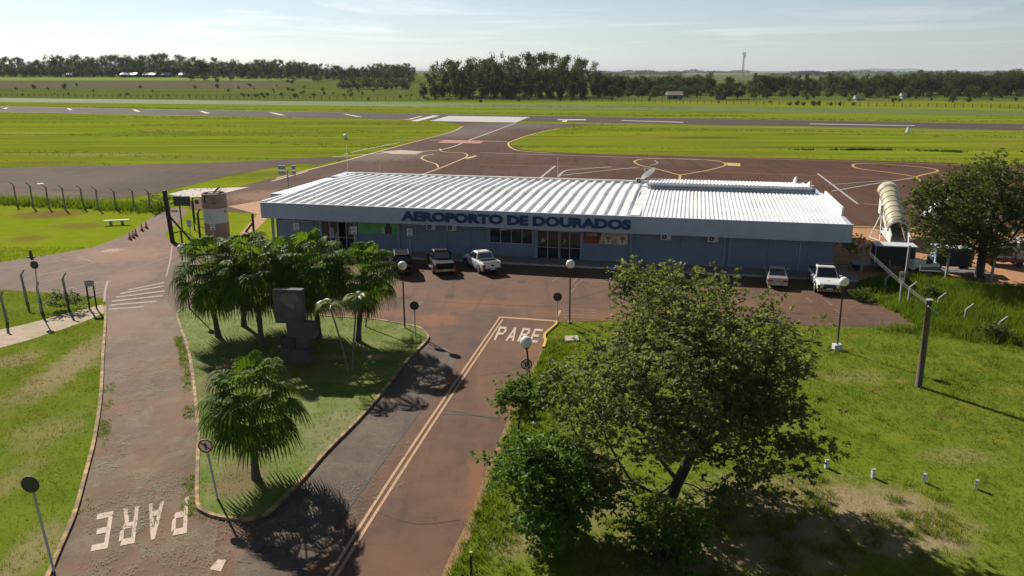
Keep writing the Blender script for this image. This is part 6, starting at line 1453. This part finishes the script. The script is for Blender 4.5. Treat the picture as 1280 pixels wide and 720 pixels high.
# taller pale grass strip and bright verge beyond the runway are strips of their own
TG = leafM('tall_grass', (.075, .095, .035), (.15, .165, .06), .3, .8)
def meadow(name, px, c0, c1):
    t = NT(name); st = t.noise(1.0, 4, .65, t.scaled(.02, .22, 1, rot=(0, 0, rad(9))))
    t.base(t.mix(t.rng(st, .32, .68), c0, c1)); t.p.inputs['Roughness'].default_value = .9; t.p.inputs['Specular IOR Level'].default_value = .1
    tag(MB().poly([G(*p) for p in px], .03).build(name, t.m), kind='structure')
meadow('grey_meadow', [(-500, 113), (0, 122.5), (320, 126), (640, 129.5), (960, 134), (1500, 142), (1500, 147), (960, 140.3), (640, 135.5), (320, 131), (0, 127.5), (-500, 118.5)], (.075, .108, .022), (.12, .155, .034))
# ------------------------------------------------------------------ far plain: mast, farm sheds, wood strips
p = Vector(((918.5 - CX) / F * 600, 600, 0)); ht = pxh(63, 600); t = thing('radio_mast', 'thin red and white lattice radio mast standing above the right wood', 'radio mast', p)
b = MB()
for a in (0, 2.09, 4.19): b.tube([(1.1 * math.cos(a), 1.1 * math.sin(a), 0), (.35 * math.cos(a), .35 * math.sin(a), ht * .96)], .13, 5)
for k in range(16):
    z0, z1 = ht * .96 * k / 16, ht * .96 * (k + 1) / 16; r0, r1 = 1.1 - .75 * k / 16, 1.1 - .75 * (k + 1) / 16
    for a, c in ((0, 2.09), (2.09, 4.19), (4.19, 0)): b.tube([(r0 * math.cos(a), r0 * math.sin(a), z0), (r1 * math.cos(c), r1 * math.sin(c), z1)], .07, 4)
b.build('lattice', M('mast_grey', (.36, .36, .37), .6, .2), t)
for z_, dx in ((ht * .93, -1.0), (ht * .93, 1.0), (ht * .86, .2), (ht * .86, 1.2)): b = MB(); b.box(dx - .3, dx + .3, -.4, .2, z_ - 1.1, z_ + 1.1); b.build('antenna_panel', SIGN_W, t)
b = MB(); b.tube([(0, 0, ht * .95), (0, 0, ht * 1.06)], .07, 5); b.build('spire', SIGN_W, t)
def shed(px, py, D, W_, H_, dep_, label, wallc, roofc, rz=.05):
    x = (px - CX) / F * D * 1.0; z = zt(x, D); t = thing('farm_shed', label, 'farm building', (x, D, z), rz)
    b = MB(); b.box(-W_ / 2, W_ / 2, 0, dep_, -.5, H_); b.build('wall', M('far_wall', wallc, .8, .15, .3), t)
    b = MB(); b.add([(-W_ / 2 - .6, -.8, H_ - .2), (W_ / 2 + .6, -.8, H_ - .2), (W_ / 2 + .6, dep_ / 2, H_ + 2.0), (-W_ / 2 - .6, dep_ / 2, H_ + 2.0), (-W_ / 2 - .6, dep_ + .8, H_ - .2), (W_ / 2 + .6, dep_ + .8, H_ - .2)], [(0, 1, 2, 3), (3, 2, 5, 4), (0, 3, 4), (1, 5, 2)]); b.build('roof', M('far_roof', roofc, .6, .12, .3), t)
    for k in range(max(1, int(W_ / 8))): xx = -W_ / 2 + 4 + 8 * k; b = MB(); b.box(xx - 1.2, xx + 1.2, -.06, -.005, .3, H_ * .75); b.build('opening', DARKIN, t)
shed(176, 93, 935, 17, 3.2, 11, 'long low farm shed with pale roof before the left wood', (.10, .09, .085), (.55, .55, .55)); shed(201, 93, 936, 13, 3.0, 11, 'middle low farm shed with pale roof before the left wood', (.09, .085, .08), (.60, .60, .60)); shed(220, 93, 938, 10, 3.0, 10, 'short low farm shed with pale roof nearest the wood gap', (.11, .1, .09), (.50, .50, .50)); shed(105, 90, 945, 10, 3, 9, 'small grey roofed farm house inside the left wood edge', (.2, .2, .2), (.32, .33, .35)); shed(245, 92, 930, 14, 3, 10, 'grey roofed farm house right of the pale sheds', (.14, .14, .14), (.28, .29, .30))
shed(505, 98, 880, 13, 2.6, 9, 'low red roofed farm house left of the eucalyptus grove', (.25, .22, .2), (.28, .11, .08)); shed(839, 112, 505, 8.5, 2.6, 7, 'low farmhouse with beige roof before the right wood', (.16, .14, .11), (.30, .25, .19)); shed(893, 115, 492, 3, 2.2, 4, 'small brick hut beside the round dark trees', (.30, .18, .13), (.3, .2, .16)); shed(1062, 117, 480, 2.6, 1.2, 3, 'tiny pale hut in front of the right wood', (.3, .28, .26), (.4, .38, .35)); shed(1117, 108, 520, 2.0, 1.5, 3, 'tiny white hut half hidden in the right wood', (.4, .4, .4), (.4, .4, .4)); shed(1025, 90.5, 4600, 60, 14, 40, 'white silo shed far away on the plain', (.5, .5, .5), (.75, .75, .75))
# distant wood strips and the low hill on the horizon
def wood_strip(name, px0, px1, D, h, n, seed):
    rng = np.random.default_rng(seed); x0, x1 = (px0 - CX) / F * D, (px1 - CX) / F * D
    C = np.stack([rng.uniform(x0, x1, n), D + rng.uniform(0, D * .05, n), rng.uniform(0, 1, n) ** .7 * h], 1); C[:, 2] *= .6 + .4 * np.sin(C[:, 0] * .013 + seed) * np.sin(C[:, 0] * .031)
    tag(np_mesh(name, leaves(rng, C, h * .5, aspect=.8), 4, LEAF_D), 'hazy far wood strip on the distant plain', 'wood', kind='stuff')
wood_strip('far_wood', 968, 1052, 2900, 16, 2200, 1); wood_strip('far_wood', 700, 930, 5200, 22, 2500, 2); wood_strip('far_wood', 1060, 1300, 4300, 18, 2500, 3); wood_strip('far_wood', 745, 850, 3300, 14, 1500, 4)
xs = np.linspace(0, 1, 40); b = MB(); prof = []
hx0, hx1, HD = (1075 - CX) / F * 11000, (1160 - CX) / F * 11000, 11000
top_ = [(hx0 + (hx1 - hx0) * u, 30 * min(1, 4 * u) * min(1, 5 * (1 - u)) + 6 * math.sin(u * 9) + 4) for u in xs]
vs = [(x_, HD, -5) for x_, _ in top_] + [(x_, HD + 500, z_ + 8) for x_, z_ in top_] + [(x_, HD + 2500, -5) for x_, _ in top_]; n = len(top_)
b.add(vs, [(i, i + 1, n + i + 1, n + i) for i in range(n - 1)] + [(n + i, n + i + 1, 2 * n + i + 1, 2 * n + i) for i in range(n - 1)]); tag(b.build('hills', M('far_hill_green', (.06, .09, .04), .9, .2, .002), smooth=True), kind='structure')

# ------------------------------------------------------------------ grass
GR = leafM('grass_blade', (.050, .095, .006), (.145, .190, .018), .48, .6, tcol=(.235, .30, .020), var_scale=.35, spec=.08)
GR2 = leafM('tall_weed_blade', (.045, .085, .010), (.12, .185, .014), .42, .6, tcol=(.20, .29, .012), var_scale=.5, spec=.08)
GR_D = leafM('dark_ditch_blade', (.03, .036, .010), (.075, .085, .018), .3, .7, spec=.05)
NOGRASS = [[(p.x, p.y) for p in ASPHALT]]
_pathp = [(p.x, p.y) for p in (G(*q) for q in [(-40, 420), (20, 408), (60, 398), (100, 387.5), (129, 380.5), (131, 391), (108, 401), (80, 411), (40, 424), (-40, 446)])]
_yard = [(p.x, p.y) for p in (G(*q) for q in [(1062, 285), (1330, 292), (1330, 362), (1240, 356), (1190, 349), (1140, 344), (1100, 343), (1075, 352), (1060, 345)])]
_bld = [tuple(fromB(*q)[:2]) for q in ((-3, -1.2), (B_LEN + 1, -1.2), (B_LEN + 2, 25), (-9, 25))]
ISLP = [(p.x, p.y) for p in isl]
def fnoise(x, y, s, seed):
    """cheap smooth value noise"""
    r = np.random.default_rng(seed).uniform(size=(64, 64)); x = x * s; y = y * s; i = np.floor(x).astype(int); j = np.floor(y).astype(int); u = x - i; v = y - j; u = u * u * (3 - 2 * u); v = v * v * (3 - 2 * v)
    g = lambda a, b: r[a % 64, b % 64]
    return (g(i, j) * (1 - u) + g(i + 1, j) * u) * (1 - v) + (g(i, j + 1) * (1 - u) + g(i + 1, j + 1) * u) * v
def blades(rng, x, y, z, h, n_b, spread, wid):
    n = len(x) * n_b; X = np.repeat(x, n_b) + rng.normal(size=n) * spread; Y = np.repeat(y, n_b) + rng.normal(size=n) * spread; Z = np.repeat(z, n_b); H_ = np.repeat(h, n_b) * rng.uniform(.55, 1.15, n); W_ = np.repeat(wid, n_b)
    a = rng.uniform(0, 6.283, n); ln = rng.uniform(.1, .75, n) * H_; b_ = rng.uniform(0, 6.283, n)
    dx, dy = np.cos(a) * W_ / 2, np.sin(a) * W_ / 2
    return np.stack([np.stack([X - dx, Y - dy, Z - .01], 1), np.stack([X + dx, Y + dy, Z - .01], 1), np.stack([X + np.cos(b_) * ln, Y + np.sin(b_) * ln, Z + H_], 1)], 1).reshape(-1, 3)
def grass_field(name, label, mat, N, x0, x1, y0, y1, dens, hfun, n_b, wid0, seed, on_island=False, z=0.0, spread=.05):
    rng = np.random.default_rng(seed); x = rng.uniform(x0, x1, N); y = rng.uniform(y0, y1, N)
    half = .66 * (y * .965 + 5) + 1.5; k = np.abs(x) < half
    if on_island: k &= inside(x, y, ISLP)
    else:
        for P in NOGRASS + [_pathp, _yard, _bld]: k &= ~inside(x, y, P)
    k &= rng.uniform(size=N) < dens(x, y); x, y = x[k], y[k]; h = hfun(x, y, rng)
    o = np_mesh(name, blades(rng, x, y, np.full(len(x), z), h, n_b, spread, wid0 * (.6 + y / 60)), 3, mat); return tag(o, label, 'grass', kind='stuff')
_q = lambda px, py: G(px, py)
def straw(x, y):        # bare strawy ground under and before the big tree
    m = np.zeros(len(x))
    for (px, py, w, h) in ((1000, 640, 190, 60), (1130, 650, 90, 55), (900, 690, 190, 40), (740, 600, 60, 70), (640, 670, 50, 40)):
        c = G(px, py); a = G(px + w, py); d = abs(G(px, py - h).y - G(px, py + h).y) / 2; m = np.maximum(m, 1 - sstep(.5, 1.1, np.hypot((x - c.x) / (a - c).length, (y - c.y) / d) + (fnoise(x, y, .9, 7) - .5) * .8))
    return m
def d_left(x, y): return (x < -8) * (.35 + .65 * fnoise(x, y, .7, 3)) * (1 - .7 * (1 - sstep(.4, 1.1, np.hypot((x - G(85, 460).x) / 1.3, (y - G(85, 460).y) / 6))))
def d_right(x, y): return (x > -8) * np.clip((.40 + .6 * fnoise(x, y, .8, 4)) * (1 - .93 * straw(x, y)), 0, 1)
grass_field('lawn_grass', 'short sunlit mown grass of the left lawn and fields', GR, 120000, -60, 0, 18, 78, d_left, lambda x, y, r: r.uniform(.05, .13, len(x)) * (.8 + y / 90), 3, .022, 61)
grass_field('meadow_grass', 'bright uneven grass of the right lawn', GR, 150000, -10, 50, 18, 72, d_right, lambda x, y, r: r.uniform(.07, .18, len(x)) * (.7 + .9 * fnoise(x, y, .5, 9)), 3, .024, 62)
grass_field('island_grass', 'patchy grass of the palm island', GR, 26000, -26, -2, 24, 62, lambda x, y: .15 + .75 * fnoise(x, y, .8, 12), lambda x, y, r: r.uniform(.05, .13, len(x)), 3, .022, 63, on_island=True, z=.1)
def tuft_d(x, y): return np.where(straw(x, y) > .35, sstep(.44, .70, fnoise(x, y, 1.6, 21)), .22 * sstep(.6, .8, fnoise(x, y, .7, 22))) * (x > -3)
grass_field('grass_tufts', 'loose tall grass tufts on the strawy ground', GR, 42000, -3, 30, 18, 48, tuft_d, lambda x, y, r: r.uniform(.12, .34, len(x)), 7, .026, 64, spread=.10)
DRY = leafM('dry_straw_blade', (.13, .095, .05), (.34, .27, .16), .25, .8, spec=.05)
grass_field('dry_grass', 'dry straw lying over the bare ground before the big tree', DRY, 60000, -3, 30, 18, 48, lambda x, y: .75 * (straw(x, y) > .15) * (x > -3) * (.3 + .7 * fnoise(x, y, 1.1, 25)), lambda x, y, r: r.uniform(.02, .10, len(x)), 4, .02, 70, spread=.12)
def weed_d(x, y):
    c = G(1190, 385); return (1 - sstep(.6, 1.15, np.hypot((x - c.x - 1) / 11, (y - c.y) / 8.5))) * (.3 + .7 * fnoise(x, y, .6, 31))
grass_field('tall_weeds', 'tall dark weeds around the bent posts on the right', GR2, 30000, 20, 48, 42, 68, weed_d, lambda x, y, r: r.uniform(.25, .75, len(x)) * (.5 + fnoise(x, y, .5, 32)), 6, .035, 65, spread=.14)
def verge_d(x, y):
    m = np.zeros(len(x))
    for a, b_ in zip(ROAD_R[3:], ROAD_R[4:]):
        A, B_ = G(*a), G(*b_); 
        t_ = np.clip(((x - A.x) * (B_.x - A.x) + (y - A.y) * (B_.y - A.y)) / ((B_ - A).length ** 2), 0, 1); dd = x - (A.x + t_ * (B_.x - A.x)); m = np.maximum(m, np.where((np.abs(y - (A.y + t_ * (B_.y - A.y))) < .4) & (dd > .25), np.exp(-dd / 1.3), 0))
    return m * (.35 + .65 * fnoise(x, y, .9, 33))
grass_field('verge_weeds', 'leafy weeds along the edge of the entry road', GR2, 40000, -4, 10, 18, 56, verge_d, lambda x, y, r: r.uniform(.12, .42, len(x)), 6, .04, 66, spread=.10)
def kerb_d(x, y):
    m = np.zeros(len(x))
    for L_, lo, hi in ((LAWN_EDGE, .1, .55), (ISLAND[:9], -.55, -.1)):
        for a, b_ in zip(L_, L_[1:]):
            A, B_ = G(*a), G(*b_); t_ = np.clip(((x - A.x) * (B_.x - A.x) + (y - A.y) * (B_.y - A.y)) / ((B_ - A).length ** 2), 0, 1); dd = x - (A.x + t_ * (B_.x - A.x)); m = np.maximum(m, ((np.abs(y - (A.y + t_ * (B_.y - A.y))) < .4) & (dd > lo) & (dd < hi)) * 1.0)
    return m * sstep(.45, .7, fnoise(x, y, .55, 35))
_keep = NOGRASS; NOGRASS = []
grass_field('kerb_weeds', 'scruffy weeds and clippings along the road side of the kerbs', GR2, 90000, -24, -6, 18, 60, kerb_d, lambda x, y, r: r.uniform(.04, .16, len(x)), 4, .025, 71, spread=.06, z=.015)
NOGRASS = _keep
grass_field('dry_lawn_grass', 'dry straw coloured patches of the left lawn', leafM('dry_lawn_blade', (.11, .085, .035), (.27, .22, .10), .3, .8, spec=.03), 70000, -40, -8, 18, 60, lambda x, y: .7 * sstep(.5, .75, fnoise(x, y, .45, 36) * .6 + fnoise(x, y, 1.7, 37) * .4), lambda x, y, r: r.uniform(.05, .11, len(x)), 3, .02, 72)
def fence_d(x, y):
    A, B_ = G(0, 256), G(196, 266); t_ = np.clip((x - A.x) / (B_.x - A.x), -.4, 1.05); return np.exp(-(np.abs(y - (A.y + t_ * (B_.y - A.y)) - 2.0) / 1.6) ** 2) * (x < B_.x + 1)
grass_field('fence_weeds', 'rank weeds growing along the left wire fence', GR2, 26000, -90, -36, 78, 108, fence_d, lambda x, y, r: r.uniform(.5, 1.3, len(x)), 4, .05, 67, spread=.25)
CLIP = M('dry_grass_clippings', (.18, .175, .11), .9, .3, 9)
def clip_field(N, seed):
    rng = np.random.default_rng(seed); x = rng.uniform(-24, 2, N); y = rng.uniform(19, 60, N); EX = [(p.x, p.y) for p in EXIT_ROAD]
    tip, mid_ = G(300, 672), G(470, 590); dn = fnoise(x, y * .5, .55, 71) * .6 + fnoise(x, y, 1.8, 72) * .4
    k = inside(x, y, EX) & (rng.uniform(size=N) < sstep(.50, .74, dn)) | (np.hypot((x - tip.x) / 2.6, (y - tip.y) / 1.7) < 1) & (rng.uniform(size=N) < sstep(.4, .7, dn)) | (np.hypot((x - mid_.x) / 1.6, (y - mid_.y) / 4) < 1) & inside(x, y, [(p.x, p.y) for p in ASPHALT]) & ~inside(x, y, ISLP) & (rng.uniform(size=N) < .6 * sstep(.5, .7, dn))
    k &= ~inside(x, y, ISLP)
    x, y = x[k], y[k]; n = len(x); a = rng.uniform(0, 6.28, n); L_ = rng.uniform(.03, .09, n); w = rng.uniform(.004, .010, n); z = .036 + rng.uniform(0, .02, n)
    dx, dy = np.cos(a) * L_, np.sin(a) * L_; nx_, ny_ = -np.sin(a) * w, np.cos(a) * w
    V = np.stack([np.stack([x - dx - nx_, y - dy - ny_, z], 1), np.stack([x - dx + nx_, y - dy + ny_, z], 1), np.stack([x + dx + nx_, y + dy + ny_, z + .015], 1), np.stack([x + dx - nx_, y + dy - ny_, z + .015], 1)], 1).reshape(-1, 3)
    tag(np_mesh('grass_clippings', V, 4, CLIP), 'dry pale grass clippings strewn over the exit road', 'clippings', kind='stuff')
clip_field(90000, 77)
# coarse clumps give the far airfield its uneven surface
APRONP = [(p.x, p.y) for p in apron]; OLDP = [(p.x, p.y) for p in (G(*q) for q in [(-120, 213), (0, 210), (160, 206), (330, 200.5), (440, 196), (396, 206), (330, 211), (275, 222), (200, 241), (110, 251), (-120, 246)])]
NOGRASS.append(APRONP); NOGRASS.append(OLDP); NOGRASS.append([(p.x, p.y) for p in (G(-700, 121), G(1900, 165.7), G(1900, 174), G(-700, 127.5))])
def ridge_d(x, y): return sstep(.66, .80, fnoise(x + y * .16, (y - x * -.16) * 9, .016, 41)) * .9
grass_field('field_grass', 'coarse clumped grass of the airfield', GR2, 90000, -260, 260, 78, 420, ridge_d, lambda x, y, r: r.uniform(.10, .26, len(x)), 3, .10, 68, spread=.4)
A_, B2 = G(735, 182.5), G(1200, 189.5)
def ditch_d(x, y):
    t_ = (x - A_.x) / (B2.x - A_.x); return ((t_ > 0) & (t_ < 1.4)) * np.exp(-((y - (A_.y + t_ * (B2.y - A_.y)) + 1.2 * np.sin(x * .21)) / .9) ** 2) * sstep(.3, .6, fnoise(x, y, .22, 51))
grass_field('ditch_grass', 'dark broken line of coarse grass along the apron ditch', GR_D, 60000, 10, 130, 130, 180, ditch_d, lambda x, y, r: r.uniform(.2, .55, len(x)), 4, .12, 69, spread=.3)
# ------------------------------------------------------------------ air
hb = MB(); hb.box(-26000, 26000, -420, 32000, -7, 62); hzm = bpy.data.materials.new('haze_air'); hzm.use_nodes = True; hn = hzm.node_tree.nodes; hn.remove(hn['Principled BSDF'])
pv = hn.new('ShaderNodeVolumePrincipled'); pv.inputs['Color'].default_value = (.80, .88, .97, 1); pv.inputs['Density'].default_value = 0.00005; hzm.node_tree.links.new(pv.outputs[0], hn['Material Output'].inputs['Volume'])
tag(hb.build('haze', hzm), 'thin pale blue haze over the plain', 'haze', kind='stuff')
#@@PART5
